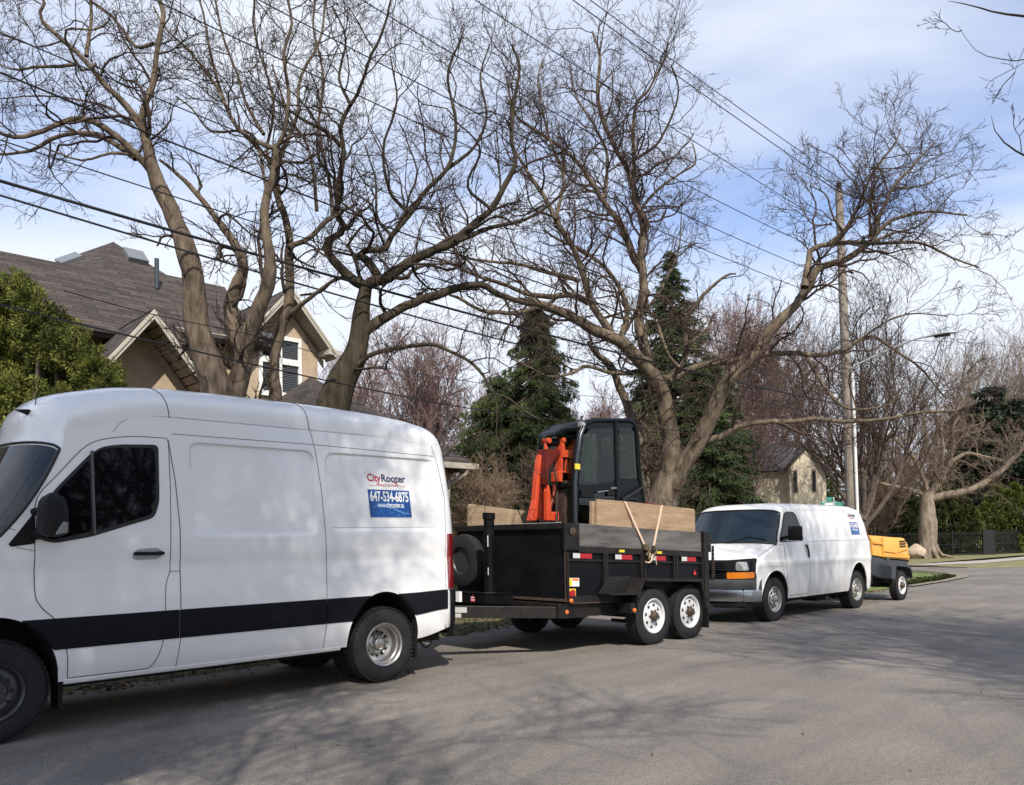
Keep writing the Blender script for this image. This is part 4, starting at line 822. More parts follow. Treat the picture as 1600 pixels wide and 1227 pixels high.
# =====================================================================  towed compressor behind the far van
cp = thing('towed_compressor', 'small trailer compressor with a yellow hood over dark bodywork behind the far white van', 'compressor', (8.276, 19.104, 0), headE)
M_YC = mat('yellow_hood', (.72, .36, .055), rough=.5, var=.1, vscale=3); M_DB = mat('blue_black_body', (.035, .042, .052), rough=.45, var=.2, vscale=4)
mb = MB()
prof = [(1.05, 1.05, 1.50), (.55, 1.0, 1.47), (.50, .97, 1.475), (-.40, .92, 1.43), (-.86, .89, 1.42), (-.93, .88, 1.38), (-.97, .87, 1.2), (-.98, .87, .95)]
P = []
for x, zb_, zt_ in prof: P.append([(x, .64, zb_), (x, .63, zt_-.12), (x, .57, zt_-.02), (x, .48, zt_), (x, 0, zt_+.015), (x, -.48, zt_), (x, -.57, zt_-.02), (x, -.63, zt_-.12), (x, -.64, zb_)])
mb.grid(P); mb.add(P[0], [tuple(range(9))]); mb.add(P[-1], [tuple(range(9))]); hd = mb.build('hood', M_YC, cp, smooth=30)
mb = MB(); mb.prism([(.52, 1.0), (-.93, .92), (-.93, 1.0), (-.35, 1.06), (.52, 1.03)], .642, .675); mb.prism([(.52, 1.12), (-.2, 1.06), (-.9, 1.14), (-.9, 1.17), (-.2, 1.10), (.52, 1.15)], .642, .66); mb.prism([(1.03, 1.30), (.54, 1.27), (.54, 1.33), (1.03, 1.36)], .642, .665); mb.prism([(.54, 1.46), (.50, 1.46), (.50, 1.0), (.54, 1.0)], .642, .66); mb.build('hood_rib', M_YC, hd, bevel=.004)
mb = MB(); mb.prism([(1.1, .62), (1.1, 1.04), (.5, .97), (-.3, .90), (-.95, .86), (-.95, .56), (.6, .52)], -.62, .62); bdy = mb.build('lower_body', M_DB, cp, bevel=.02)
mb = MB()
for sg in (1, -1):
    pts = [(.62, .52), (.60, .80), (.40, .86), (-.30, .80), (-.48, .74), (-.56, .60), (-.58, .47)]; mb.grid([[(x, sg*y, z) for y in (.55, .86)] for x, z in pts]); mb.grid([[(x, sg*.86, z), (x, sg*.86, z-.06)] for x, z in pts])
    mb.add([(.62, sg*.856, .52), (.60, sg*.856, .80), (.40, sg*.856, .86), (.30, sg*.856, .85), (.42, sg*.856, .50)], [(0, 1, 2, 3, 4)])
mb.build('fender', M_DB, cp, smooth=30)
for z in (1.32, 1.26, 1.20):
    mb = MB(); mb.box(-.80, -.45, .632, .648, z, z+.03); mb.build('vent_slot', M_UNDER, hd)
for x in (.3, -.6):
    mb = MB(); mb.box(x-.03, x+.03, .64, .665, .93, 1.02); mb.build('latch', M_STEEL, cp, bevel=.004)
for sg in (1, -1):
    mb = MB(); mb.box(-1.0, -.96, sg*.62-.06, sg*.62+.06, .60, .70); mb.build('tail_light', M_RED, cp, bevel=.01)
mb = MB(); mb.box(-.9, 1.2, -.4, .4, .36, .56); mb.tube([(1.1, .0, .45), (2.6, .0, .45)], .05, 8); mb.tube([(0, -.8, .33), (0, .75, .33)], .05, 8); mb.tube([(1.3, .3, .5), (1.5, .25, .75), (1.7, .1, .5)], .02, 6); mb.tube([(1.6, 0, .1), (1.6, 0, .7)], .04, 8); mb.build('chassis', M_UNDER, cp)
for sg in (1, -1): wheel(cp, (0, sg*.85, .335), .335, .19, .19, 'white_spoke', sg)
# =====================================================================  ground, road, verge
def frame_obj(o): o.rotation_euler = (0, 0, UROT); return o     # local x = u (along the street), local y = v
ma = bpy.data.materials.new('asphalt'); ma.use_nodes = True; nt = ma.node_tree; b = nt.nodes['Principled BSDF']; b.inputs['Roughness'].default_value = .85
tc = N(nt, 'ShaderNodeTexCoord')
def noise(nt, src, sc_, det=4, rough=.6, dist=0.):
    n = N(nt, 'ShaderNodeTexNoise'); n.inputs['Scale'].default_value = sc_; n.inputs['Detail'].default_value = det; n.inputs['Roughness'].default_value = rough; n.inputs['Distortion'].default_value = dist; nt.links.new(src, n.inputs['Vector']); return n.outputs['Fac']
def ramp(nt, src, stops):
    r = N(nt, 'ShaderNodeValToRGB'); e = r.color_ramp.elements
    while len(e) < len(stops): e.new(.5)
    for q, (p, c) in zip(e, stops): q.position = p; q.color = (*c, 1)
    nt.links.new(src, r.inputs[0]); return r.outputs[0]
def mul(nt, a, b_, f=1.):
    m = N(nt, 'ShaderNodeMix', data_type='RGBA', blend_type='MULTIPLY'); m.inputs['Factor'].default_value = f; nt.links.new(a, m.inputs[6]); nt.links.new(b_, m.inputs[7]); return m.outputs[2]
base = ramp(nt, noise(nt, tc.outputs['Object'], .35, 6, .6), [(.3, (.172, .154, .134)), (.7, (.240, .216, .188))])
mp = N(nt, 'ShaderNodeMapping'); mp.inputs['Scale'].default_value = (.25, 1.6, 1); nt.links.new(tc.outputs['Object'], mp.inputs[0])
wear = ramp(nt, noise(nt, mp.outputs[0], 1.1, 5, .6), [(.35, (.82, .82, .83)), (.65, (1.1, 1.1, 1.09))])
grain = mul(nt, ramp(nt, noise(nt, tc.outputs['Object'], 95, 3, .85), [(.32, (.42, .42, .43)), (.52, (.95, .95, .95)), (.68, (1.9, 1.85, 1.8))]), ramp(nt, noise(nt, tc.outputs['Object'], 24, 4, .75), [(.35, (.80, .80, .80)), (.65, (1.2, 1.19, 1.18))]))
vor = N(nt, 'ShaderNodeTexVoronoi', feature='DISTANCE_TO_EDGE'); vor.inputs['Scale'].default_value = .32
wv = N(nt, 'ShaderNodeMix', data_type='RGBA'); wv.inputs['Factor'].default_value = .12; nt.links.new(tc.outputs['Object'], wv.inputs[6])
nn2 = N(nt, 'ShaderNodeTexNoise'); nn2.inputs['Scale'].default_value = 2.5; nn2.inputs['Detail'].default_value = 5; nt.links.new(tc.outputs['Object'], nn2.inputs['Vector']); nt.links.new(nn2.outputs['Color'], wv.inputs[7]); nt.links.new(wv.outputs[2], vor.inputs['Vector'])
crack = ramp(nt, vor.outputs['Distance'], [(.0, (.45, .45, .45)), (.0035, (.6, .6, .6)), (.007, (1, 1, 1))])
col = mul(nt, mul(nt, mul(nt, base, wear), grain), crack, .22)
spot = ramp(nt, noise(nt, tc.outputs['Object'], 9, 2, .5), [(.0, (1, 1, 1)), (.72, (1, 1, 1)), (.78, (.8, .8, .8))])
big = ramp(nt, noise(nt, tc.outputs['Object'], .55, 3, .5, 1.2), [(.0, (1.06, 1.05, 1.04)), (.50, (1, 1, 1)), (.62, (.84, .84, .85))])
nt.links.new(mul(nt, mul(nt, col, spot), big), b.inputs['Base Color'])
bp = N(nt, 'ShaderNodeBump'); bp.inputs['Strength'].default_value = .55; bp.inputs['Distance'].default_value = .006; nt.links.new(noise(nt, tc.outputs['Object'], 110, 3, .8), bp.inputs['Height']); nt.links.new(bp.outputs[0], b.inputs['Normal'])

mgr = mat('lawn', (.13, .14, .05), rough=.95, var2=(.26, .23, .12), vscale=2.2, bump=.6, bscale=60, detail=9)
mdirt = mat('dirt_verge', (.055, .042, .030), rough=.95, var2=(.10, .105, .045), vscale=1.4, bump=.8, bscale=25, detail=9)
mconc = mat('concrete', (.38, .35, .31), rough=.85, var=.1, vscale=3)
mb = MB(); mb.add([(-600, -600, -.03), (600, -600, -.03), (600, 900, -.03), (-600, 900, -.03)], [(0, 1, 2, 3)]); o = frame_obj(mb.build('ground', mgr)); tag(o, kind='structure')
def poly_sheet(name, pts, z, m, cell=2.0):
    V, F, B = poly_fill(pts, [], []); mb = MB(); mb.add([(a, b, z) for a, b in V], F); o = frame_obj(mb.build(name, m)); tag(o, kind='structure'); return o
corner = [(31.2+1.6*math.cos(t)-1.6-1.6, 9.4+1.6*math.sin(t)) for t in ()]
poly_sheet('road', [(-60, -3.5), (160, -3.5), (160, 8.3), (48, 9.3), (42, 9.4), (39.4, 10.0), (38.0, 11.6), (38.2, 14), (45, 60), (39, 60), (34.2, 14), (33.6, 12.0), (32.6, 10.4), (31.2, 9.5), (30, 9.9), (10, 11.4), (-60, 10.4)], 0., ma)
# verge rising behind the parked row: irregular edge where it meets the road
def hnoise(u, v): return .5*math.sin(u*1.7+math.sin(v*2.1))+.3*math.sin(u*4.3+v*3.7)+.2*math.sin(u*9.1-v*7.3)
mb = MB(); P = []
def edge_v(u): return float(np.interp(u, [-60, 2, 6, 9, 11, 15, 22, 26, 29, 31.2], [9.1, 9.1, 9.5, 10.1, 10.6, 9.6, 8.75, 8.9, 9.2, 9.6]))
us = [-60, -40, -25, -15]+[-10+.25*k for k in range(165)]
for u in us:
    u = min(u, 31.0); ev = edge_v(u); row = []
    for d in (-.25, -.1, 0, .1, .25, .5, .8, 1.2, 1.8, 2.6, 3.6, 5, 8, 14, 24, 40):
        v = ev+d; z = -.03+.03*smooth(-.2, .1, d)+.015*float(hnoise(u, v))*min(1, d+.3)+.09*float(smooth(.0, 2.5, d))
        uu = u
        if u > 29: lim = float(np.interp(v, [9, 10, 11.5, 14, 60], [31.0, 32.2, 33.2, 33.9, 38.5])); uu = 29+(u-29)/2.0*(lim-29)
        if u >= 31.0: z = -.03
        row.append((uu, v, z))
    P.append(row)
mb.grid(P); o = frame_obj(mb.build('ground', mdirt, smooth=0)); tag(o, kind='structure')
# greener lawn by the side street corner
P = []
for u in np.linspace(20.5, 30.9, 40):
    P.append([(u+(.0 if u < 28 else (u-28)*.0), edge_v(u)+.25+d, .012+.015*float(hnoise(u, edge_v(u)+d))*min(1, d+.3)+.09*float(smooth(.0, 2.5, d))) for d in (0., .3, .6, 1, 1.6, 2.2, 3, 4)])
mb = MB(); mb.grid(P); o = frame_obj(mb.build('lawn', mat('green_lawn', (.13, .19, .045), rough=.95, var2=(.23, .26, .09), vscale=3, bump=.5, bscale=70, detail=9), smooth=0)); tag(o, kind='structure')
# lawn beyond the side street
mb = MB(); P = []
for u in [38.1+.5*k for k in range(20)]+[48+2*k for k in range(60)]:
    e = float(np.interp(u, [38.1, 39.4, 42, 48, 160], [11.7, 10.1, 9.5, 9.4, 8.4])); P.append([(u, e+d, -.03 if d == -.05 else .02+.05*float(smooth(0, 3, d))) for d in (-.05, 0, .5, 1.5, 3, 6, 12, 30, 60)])
mb.grid(P); o = frame_obj(mb.build('lawn', mgr, smooth=0)); tag(o, kind='structure')
poly_sheet('pavement', [(38.4, 13.3), (41, 12.1), (48, 11.9), (120, 11.4), (120, 12.7), (54, 13.2), (46, 13.3), (40, 14.2), (38.6, 14.4)], .082, mconc)
poly_sheet('kerb_strip', [(24, 8.75), (27, 8.85), (29.6, 9.1), (31.1, 9.5), (33.0, 11.0), (34.0, 13.3), (33.6, 13.3), (32.5, 11.2), (30.9, 9.85), (29.4, 9.4), (27, 9.1), (24, 9.0)], .035, mat('sandy_kerb', (.22, .19, .15), rough=.95, var=.25, vscale=6))

# leaf litter and grass blades along the verge
def leaves(name, m, n, u0, u1, d0, d1, size, seed, flat=.35, zoff=.01, up=False, efn=edge_v, zfn=None):
    r = np.random.default_rng(seed); u = r.uniform(u0, u1, n); d = d0+(d1-d0)*r.random(n)**1.3
    ev = np.interp(u, [-60, 2, 6, 9, 11, 15, 22, 26, 29, 31.2], [9.1, 9.1, 9.5, 10.1, 10.6, 9.6, 8.75, 8.9, 9.2, 9.6]); v = ev+d
    z = -.03+.03*smooth(-.2, .1, d)+.09*smooth(0, 2.5, d)+zoff
    c = np.stack([u, v, z], 1); a = r.normal(size=(n, 3)); 
    if up: a[:, :2] *= .35; a[:, 2] = 1
    else: a[:, 2] *= flat
    a /= np.linalg.norm(a, axis=1)[:, None]; b = np.cross(a, r.normal(size=(n, 3))); 
    if up: b = np.cross(a, np.stack([r.normal(size=n), r.normal(size=n), np.zeros(n)], 1))
    b /= np.linalg.norm(b, axis=1)[:, None]; s = size*r.uniform(.5, 1.3, n)[:, None]
    if up: V = np.stack([c-b*s*.08, c+b*s*.08, c+a*s], 1); F = np.arange(n*3).reshape(n, 3)
    else: V = np.stack([c-a*s*.5, c+b*s*.35, c+a*s*.5, c-b*s*.35], 1); V[:, :, 2] = np.maximum(V[:, :, 2], c[:, 2][:, None]-.004); F = np.arange(n*4).reshape(n, 4)
    o = frame_obj(np_mesh(name, V.reshape(-1, 3), F, m)); tag(o, kind='stuff'); return o
leaves('leaf_litter', mat('dry_leaf', (.16, .095, .05), rough=.9, island=.7), 9000, -3, 22, -.15, 2.6, .07, 5)
leaves('grass', mat('grass_blade', (.15, .20, .06), rough=.9, island=.5), 26000, -3, 31, .1, 3.4, .06, 6, up=True, zoff=0)

# grit and leaf bits scattered over the road
rg_ = np.random.default_rng(12); n_ = 1700; u_ = rg_.uniform(-4, 30, n_); v_ = np.where(rg_.random(n_) < .55, 9.0-np.abs(rg_.normal(size=n_))*.9, rg_.uniform(-1, 8.5, n_)); c_ = np.stack([u_, v_, np.full(n_, .006)], 1); a_ = rg_.normal(size=(n_, 3)); a_[:, 2] *= .25; a_ /= np.linalg.norm(a_, axis=1)[:, None]; b_ = np.cross(a_, rg_.normal(size=(n_, 3))*np.array([.2, .2, 1])); b_ /= np.linalg.norm(b_, axis=1)[:, None]; s_ = rg_.uniform(.005, .018, n_)[:, None]
V_ = np.stack([c_-a_*s_, c_+b_*s_*.7, c_+a_*s_, c_-b_*s_*.7], 1); V_[:, :, 2] = np.maximum(V_[:, :, 2], .003); o = frame_obj(np_mesh('gravel', V_.reshape(-1, 3), np.arange(n_*4).reshape(n_, 4), mat('dry_leaf', (.16, .095, .05)))); tag(o, kind='stuff')
# boulder by the right tree
def boulder(loc, s, label):
    bm = bmesh.new(); bmesh.ops.create_icosphere(bm, subdivisions=4, radius=1.)
    rr = random.Random(4); ds = [(Vector((rr.gauss(0, 1), rr.gauss(0, 1), rr.gauss(0, 1))).normalized(), rr.uniform(.62, .9)) for _ in range(16)]
    for v in bm.verts:
        p = v.co.copy(); k = 1.
        for d, q in ds:
            t = p.dot(d)
            if t > q: p -= d*(t-q)
        v.co = Vector((p.x*s[0], p.y*s[1], p.z*s[2]))
    me = bpy.data.meshes.new('boulder'); bm.to_mesh(me); bm.free(); me.shade_smooth(); me.set_sharp_from_angle(angle=R_(25)); o = link('boulder', me, mat('pale_rock', (.40, .32, .23), rough=.9, var=.35, vscale=3, bump=.6, bscale=8)); o.location = loc; tag(o, label, 'boulder')
p = at(1429, 870, 45.5); boulder((p[0], p[1], .42), (.62, .5, .55), 'pale tan boulder on the grass just left of the stout right-hand tree trunk')

# =====================================================================  houses
mst = mat('beige_stucco', (.42, .33, .235), rough=.9, var=.12, vscale=3, bump=.2, bscale=40)
mtrim = mat('cream_trim', (.44, .405, .335), rough=.6, var=.05); msof = mat('brown_soffit', (.30, .25, .18), rough=.6); mwf = mat('white_frame', (.78, .78, .76), rough=.45)
mdark = mat('dark_pane', (.02, .025, .03), rough=.08)
def shingle(name, c1, c2, c3):
    m = bpy.data.materials.new(name); m.use_nodes = True; nt = m.node_tree; b = nt.nodes['Principled BSDF']; b.inputs['Roughness'].default_value = .95
    uv = N(nt, 'ShaderNodeUVMap'); uvm = N(nt, 'ShaderNodeMapping'); uvm.inputs['Scale'].default_value = (.7, 4.5, 1); nt.links.new(uv.outputs[0], uvm.inputs[0]); br = N(nt, 'ShaderNodeTexBrick'); nt.links.new(uv.outputs[0], br.inputs['Vector']); br.offset = .5
    br.inputs['Scale'].default_value = 1; br.inputs['Brick Width'].default_value = .55; br.inputs['Row Height'].default_value = .14; br.inputs['Mortar Size'].default_value = .009; br.inputs['Mortar Smooth'].default_value = .2; br.inputs['Bias'].default_value = 0.
    br.inputs['Color1'].default_value = (*c1, 1); br.inputs['Color2'].default_value = (*c2, 1); br.inputs['Mortar'].default_value = (*[c*.35 for c in c1], 1)
    n = ramp(nt, noise(nt, uvm.outputs[0], 2.0, 8, .75), [(.3, (.55, .55, .56)), (.7, (1.35, 1.25, 1.18))]); nt.links.new(mul(nt, br.outputs['Color'], n), b.inputs['Base Color'])
    bp = N(nt, 'ShaderNodeBump'); bp.inputs['Strength'].default_value = .9; bp.inputs['Distance'].default_value = .03; nt.links.new(br.outputs['Fac'], bp.inputs['Height']); bp.invert = True; nt.links.new(bp.outputs[0], b.inputs['Normal']); return m
mrf = shingle('brown_shingles', (.040, .034, .031), (.085, .070, .062), None); mrf2 = shingle('grey_shingles', (.05, .052, .06), (.075, .078, .088), None)
def slab(name, pts, m, parent, t=.14, offs=(0, 0, 0)):
    """planar roof face given by 3D corners (u,v,z), with thickness and metric UVs (x along the eave, y up the slope)"""
    P = [np.array(p, float) for p in pts]; n = np.cross(P[1]-P[0], P[2]-P[0]); n /= np.linalg.norm(n)
    if n[2] < 0: n = -n
    k = len(P); V = P+[p-n*t for p in P]; F = [tuple(range(k)), tuple(range(2*k-1, k-1, -1))]+[(i, k+i, k+(i+1) % k, (i+1) % k) for i in range(k)]
    me = bpy.data.meshes.new(name); me.from_pydata([tuple(v) for v in V], [], F); bm = bmesh.new(); bm.from_mesh(me); bmesh.ops.recalc_face_normals(bm, faces=bm.faces); bm.to_mesh(me); bm.free()
    h = np.array([-n[1], n[0], 0]); h = h/np.linalg.norm(h) if np.linalg.norm(h) > 1e-6 else np.array([1., 0, 0]); s = np.cross(n, h); uvl = me.uv_layers.new(name='UVMap')
    for l in me.loops: v = np.array(me.vertices[l.vertex_index].co); uvl.data[l.index].uv = (v@h, v@s)
    o = link(name, me, m, parent); return o
hA = thing('house', 'beige stucco house with steep brown shingle roofs and two street gables, behind the near van', 'house', (0, 0, 0), UROT)
def box3(name, b, m, parent, bevel=0.): mb = MB(); mb.box(*b); return mb.build(name, m, parent, bevel=bevel)
def gable(parent, ua, za, hw, drop, vf, vw, vb, zb_, uL=None, uR=None, trim_w=.24, ret=False):
    """gabled wing facing the street: apex (ua,za) on the rake plane vf, wall plane vw, running back to vb"""
    sl_ = drop/hw; L, Rr = ua-hw, ua+hw
    for s in (-1, 1):
        e = ua+s*hw; slab('roof', [(ua, vf, za), (e, vf, za-drop), (e, vb, za-drop), (ua, vb, za)], mrf, parent, .10)
        # barge boards, two steps
        for (d0, d1, f0, f1) in ((.02, trim_w, -.05, -.005), (.05, trim_w*.55, -.075, -.052)):
            mb = MB(); mb.prism([(ua, za-d0+.0), (e+s*.0, za-drop-d0), (e, za-drop-d1), (ua, za-d1)], vf+f0, vf+f1); mb.build('barge_board', mtrim, parent)
        # slatted soffit under the overhang
        mb = MB(); nsl = 26
        for k in range(nsl):
            t0, t1 = k/nsl, (k+.86)/nsl; a0 = ua+(e-ua)*t0; a1 = ua+(e-ua)*t1; z0 = za-drop*t0-.20; z1 = za-drop*t1-.20
            mb.add([(a0, vf, z0), (a1, vf, z1), (a1, vw, z1), (a0, vw, z0), (a1, vf, z1+.02), (a1, vw, z1+.02)], [(0, 1, 2, 3), (1, 4, 5, 2)])
        mb.build('soffit', msof, parent)
        # trim board along the wall under the rake
        mb = MB(); mb.prism([(ua, za-.28), (e-s*.10, za-drop-.28+.10*sl_), (e-s*.10, za-drop-.50+.10*sl_), (ua, za-.50)], vw-.03, vw-.001); mb.build('wall_trim', mst, parent)
    il = (L+.25) if uL is None else uL; ir = (Rr-.25) if uR is None else uR
    mb = MB(); poly = [(il, zb_), (ir, zb_), (ir, za-(ir-ua)*sl_-.22), (ua, za-.22), (il, za-(ua-il)*sl_-.22)]; mb.prism(poly, vw, vb-.3); mb.build('wall', mst, parent)
# left gable
gable(hA, 6.69, 6.80, 3.4, 3.4*1.27, 18.5, 19.35, 23.5, 0.0)
# window gable (two storey)
gable(hA, 11.22, 8.72, 1.45, 1.45*1.14, 20.6, 21.2, 26, 0.0, 9.93, 12.37)
mb = MB(); mb.box(12.38, 12.80, 20.55, 21.3, 6.98, 7.12); mb.box(9.60, 9.92, 20.55, 21.3, 6.98, 7.12); mb.build('eave_return', mtrim, hA)
mb = MB(); mb.box(9.93, 9.99, 21.17, 21.199, 5.5, 7.3); mb.box(12.31, 12.37, 21.17, 21.199, 5.5, 7.2); mb.box(12.0, 12.06, 21.17, 21.199, 5.5, 7.5); mb.build('corner_trim', mst, hA)
# window with white frame and louvred shutters inside
wn = MB()
for b in ((10.50, 10.60, 5.66, 7.42), (11.72, 11.82, 5.66, 7.42), (10.60, 11.72, 7.30, 7.42), (10.60, 11.72, 5.66, 5.80), (10.60, 11.72, 6.60, 6.78), (11.12, 11.20, 5.80, 7.30)): wn.box(b[0], b[1], 21.10, 21.196, b[2], b[3])
wf = wn.build('window', mwf, hA, bevel=.01)
box3('pane', (10.59, 11.73, 21.172, 21.19, 5.75, 7.35), mdark, wf)
mb = MB()
for k in range(30): z = 5.84+.05*k; mb.box(10.64, 11.10, 21.150, 21.165, z, z+.018); mb.box(11.22, 11.68, 21.150, 21.165, z, z+.018)
mb.build('louvre', mat('shutter_grey', (.12, .13, .14), rough=.6), wf)
box3('wall', (8.4, 9.93, 21.9, 25.5, 0, 7.6), mst, hA)
# main roof: one slope plane, hip above, gable ridge to the left
TA = .86; E0 = (20.9, 7.0)
def pz(v): return E0[1]+(v-E0[0])*TA
def slope_pt(px, py):
    r = ray(px, py); # z = E0z + (v-E0v)*TA
    k = (E0[1]-E0[0]*TA-O_[2])/(r[2]-(r@W)*TA) if True else 0
    p = O_+r*k; return (float(p@U), float(p@W), float(p[2]))
apex = slope_pt(177, 378); hipL = slope_pt(158, 424); rid = slope_pt(0, 384); far_r = slope_pt(292, 449); 
vr = hipL[1]; zr = hipL[2]; uL0 = -14.
hr = (far_r[0]+(far_r[0]-apex[0])*1.2, far_r[1]+(far_r[1]-apex[1])*1.2, far_r[2]+(far_r[2]-apex[2])*1.2)
slab('roof', [(uL0, 18.0, pz(18.0)), (4.3, 18.0, pz(18.0)), (4.3, 20.4, pz(20.4)), (8.25, 20.4, pz(20.4)), (8.25, E0[0], E0[1]), (hr[0], E0[0], E0[1]), hr, apex, hipL, (uL0, vr, zr)], mrf, hA, .16)
slab('roof', [(uL0, vr, zr), hipL, (hipL[0], vr+5, zr-4.3), (uL0, vr+5, zr-4.3)], mrf, hA, .16)
hb = (hipL[0]-1.2, apex[1]+6.5, hipL[2])
slab('roof', [apex, hipL, (hipL[0]-2.0, apex[1]+.5, hipL[2]-0.2)], mrf, hA, .1)
slab('roof', [apex, (hipL[0]-2.0, apex[1]+.5, hipL[2]-.2), (apex[0], apex[1]+7, hipL[2])], mrf, hA, .1)
slab('roof', [apex, hr, (hr[0], apex[1]+6, hr[2]), (apex[0], apex[1]+7, apex[2]-.2)], mrf, hA, .1)
slab('roof', [(7.9, 21.2, 7.15), (10.6, 21.2, 7.15), (10.9, 24.2, 9.5), (8.3, 24.2, 9.5)], mrf, hA, .12)
mb = MB(); mb.box(8.2, 9.9, 21.06, 21.2, 7.02, 7.16); mb.build('gutter', mtrim, hA)
mb = MB(); mb.box(-14, hr[0]-.4, E0[0]+.6, E0[0]+8, 0, 6.9); mb.build('wall', mst, hA)
# skylights and vent pipe
def roof_item(name, px, py, w_, h_, m, par, lift=.12, M=None):
    p = slope_pt(px, py); s = np.array([0, 1, TA]); s = s/np.linalg.norm(s); n = np.array([0, -TA, 1]); n = n/np.linalg.norm(n); h = np.array([1, 0, 0]); c = np.array(p)
    q = [c+h*a*w_/2+s*b*h_/2+n*l for l in (0, lift) for a, b in ((-1, -1), (1, -1), (1, 1), (-1, 1))]
    mb = MB(); mb.add(q, [(0, 1, 2, 3), (4, 5, 6, 7), (0, 1, 5, 4), (1, 2, 6, 5), (2, 3, 7, 6), (3, 0, 4, 7)]); return mb.build(name, m, par)
mskl = mat('skylight_grey', (.16, .17, .18), rough=.3)
roof_item('skylight', 211, 404, .55, .65, mskl, hA, .14)
a3 = np.array(apex); l3 = np.array((hipL[0]-2.0, apex[1]+.5, hipL[2]-.2)); 
for t in (.42, .72):
    c = a3+(l3-a3)*t; d = (l3-a3)/np.linalg.norm(l3-a3); e_ = np.array(hipL)-a3; e_ = e_-d*(e_@d); e_ /= np.linalg.norm(e_); nn_ = np.cross(d, e_); nn_ = nn_*np.sign(nn_[2]); q = [c+d*a+e_*b+nn_*l for l in (.0, .10) for a, b in ((-.3, .05), (.3, .05), (.3, .6), (-.3, .6))]
    mb = MB(); mb.add(q, [(0, 1, 2, 3), (4, 5, 6, 7), (0, 1, 5, 4), (1, 2, 6, 5), (2, 3, 7, 6), (3, 0, 4, 7)]); mb.build('skylight', mskl, hA)
vp = slope_pt(245, 452); mb = MB(); mb.tube([vp, (vp[0], vp[1], vp[2]+.85)], .06, 10); mb.build('vent_pipe', mat('dark_pipe', (.03, .04, .05), rough=.5), hA)
mb = MB(); mb.box(vp[0]-.25, vp[0]+.3, vp[1]-.35, vp[1]+.1, vp[2]-.25, vp[2]-.02); 
# low wing to the right with hip roof, gutter and downpipe
zE = 3.27
slab('roof', [(7.7, 14.0, zE), (12.2, 14.0, zE), (9.8, 17.1, 5.45)], mrf, hA, .10); slab('roof', [(7.7, 14.0, zE), (7.7, 20.2, zE), (9.8, 17.1, 5.45)], mrf, hA, .10)
slab('roof', [(12.2, 14.0, zE), (12.2, 20.2, zE), (9.8, 17.1, 5.45)], mrf, hA, .10)
slab('roof', [(7.7, 20.2, zE), (12.2, 20.2, zE), (9.8, 17.1, 5.45)], mrf, hA, .10)
box3('wall', (8.1, 11.8, 14.45, 19.9, 0, 3.15), mst, hA)
mb = MB(); mb.box(7.7, 12.25, 13.88, 13.995, 3.12, 3.25); mb.box(12.2, 12.3, 14.0, 20.2, 3.12, 3.25); mb.build('gutter', mtrim, hA, bevel=.01)
mb = MB(); mb.tube([(11.95, 13.95, 3.13), (11.93, 13.97, 3.02), (11.7, 14.3, 2.78), (11.7, 14.36, 2.4), (11.7, 14.36, .2)], .045, 8); mb.build('downpipe', mtrim, hA)

# pale stone house beyond the trees
Yh = 46
def hp(px, py, Y=Yh): p = at(px, py, Y); return p
mstone = mat('pale_stone', (.62, .54, .43), rough=.9, var=.12, vscale=1.5)
c0 = at(1234, 760, Yh); hB = thing('house', 'pale stone house with a dark roof and narrow windows seen past the far van', 'house', (float(c0[0]), float(c0[1]), 0), R_(-12))
kx = Yh/1267
mb = MB(); mb.prism([(0, 0), (1.95, 0), (1.95, 5.0), (1.05, 6.6), (0, 5.45)], 0, 7); mb.build('wall', mstone, hB)
mb = MB(); mb.prism([(-3.2, 0), (0, 0), (0, 5.3), (-3.2, 5.3)], 1.0, 7); mb.build('wall', mstone, hB)
slab('roof', [(-.2, -.3, 5.38), (1.05, -.3, 6.8), (1.05, 7.2, 6.8), (-.2, 7.2, 5.38)], mrf2, hB, .12); slab('roof', [(2.15, -.3, 4.75), (1.05, -.3, 6.8), (1.05, 7.2, 6.8), (2.15, 7.2, 4.75)], mrf2, hB, .12)
slab('roof', [(-3.5, .6, 5.25), (.3, .6, 5.25), (.8, 4.2, 7.3), (-3.5, 4.2, 7.3)], mrf2, hB, .12); slab('roof', [(-3.5, 7.6, 5.25), (.8, 7.6, 5.25), (.8, 4.2, 7.3), (-3.5, 4.2, 7.3)], mrf2, hB, .12)
for x in (.22, 1.22):
    f = box3('window', (x-.02, x+.20, -.04, -.002, 3.9, 5.15), mat('brown_frame', (.12, .09, .07), rough=.6), hB); box3('pane', (x+.03, x+.15, -.055, -.041, 4.0, 5.05), mdark, f)
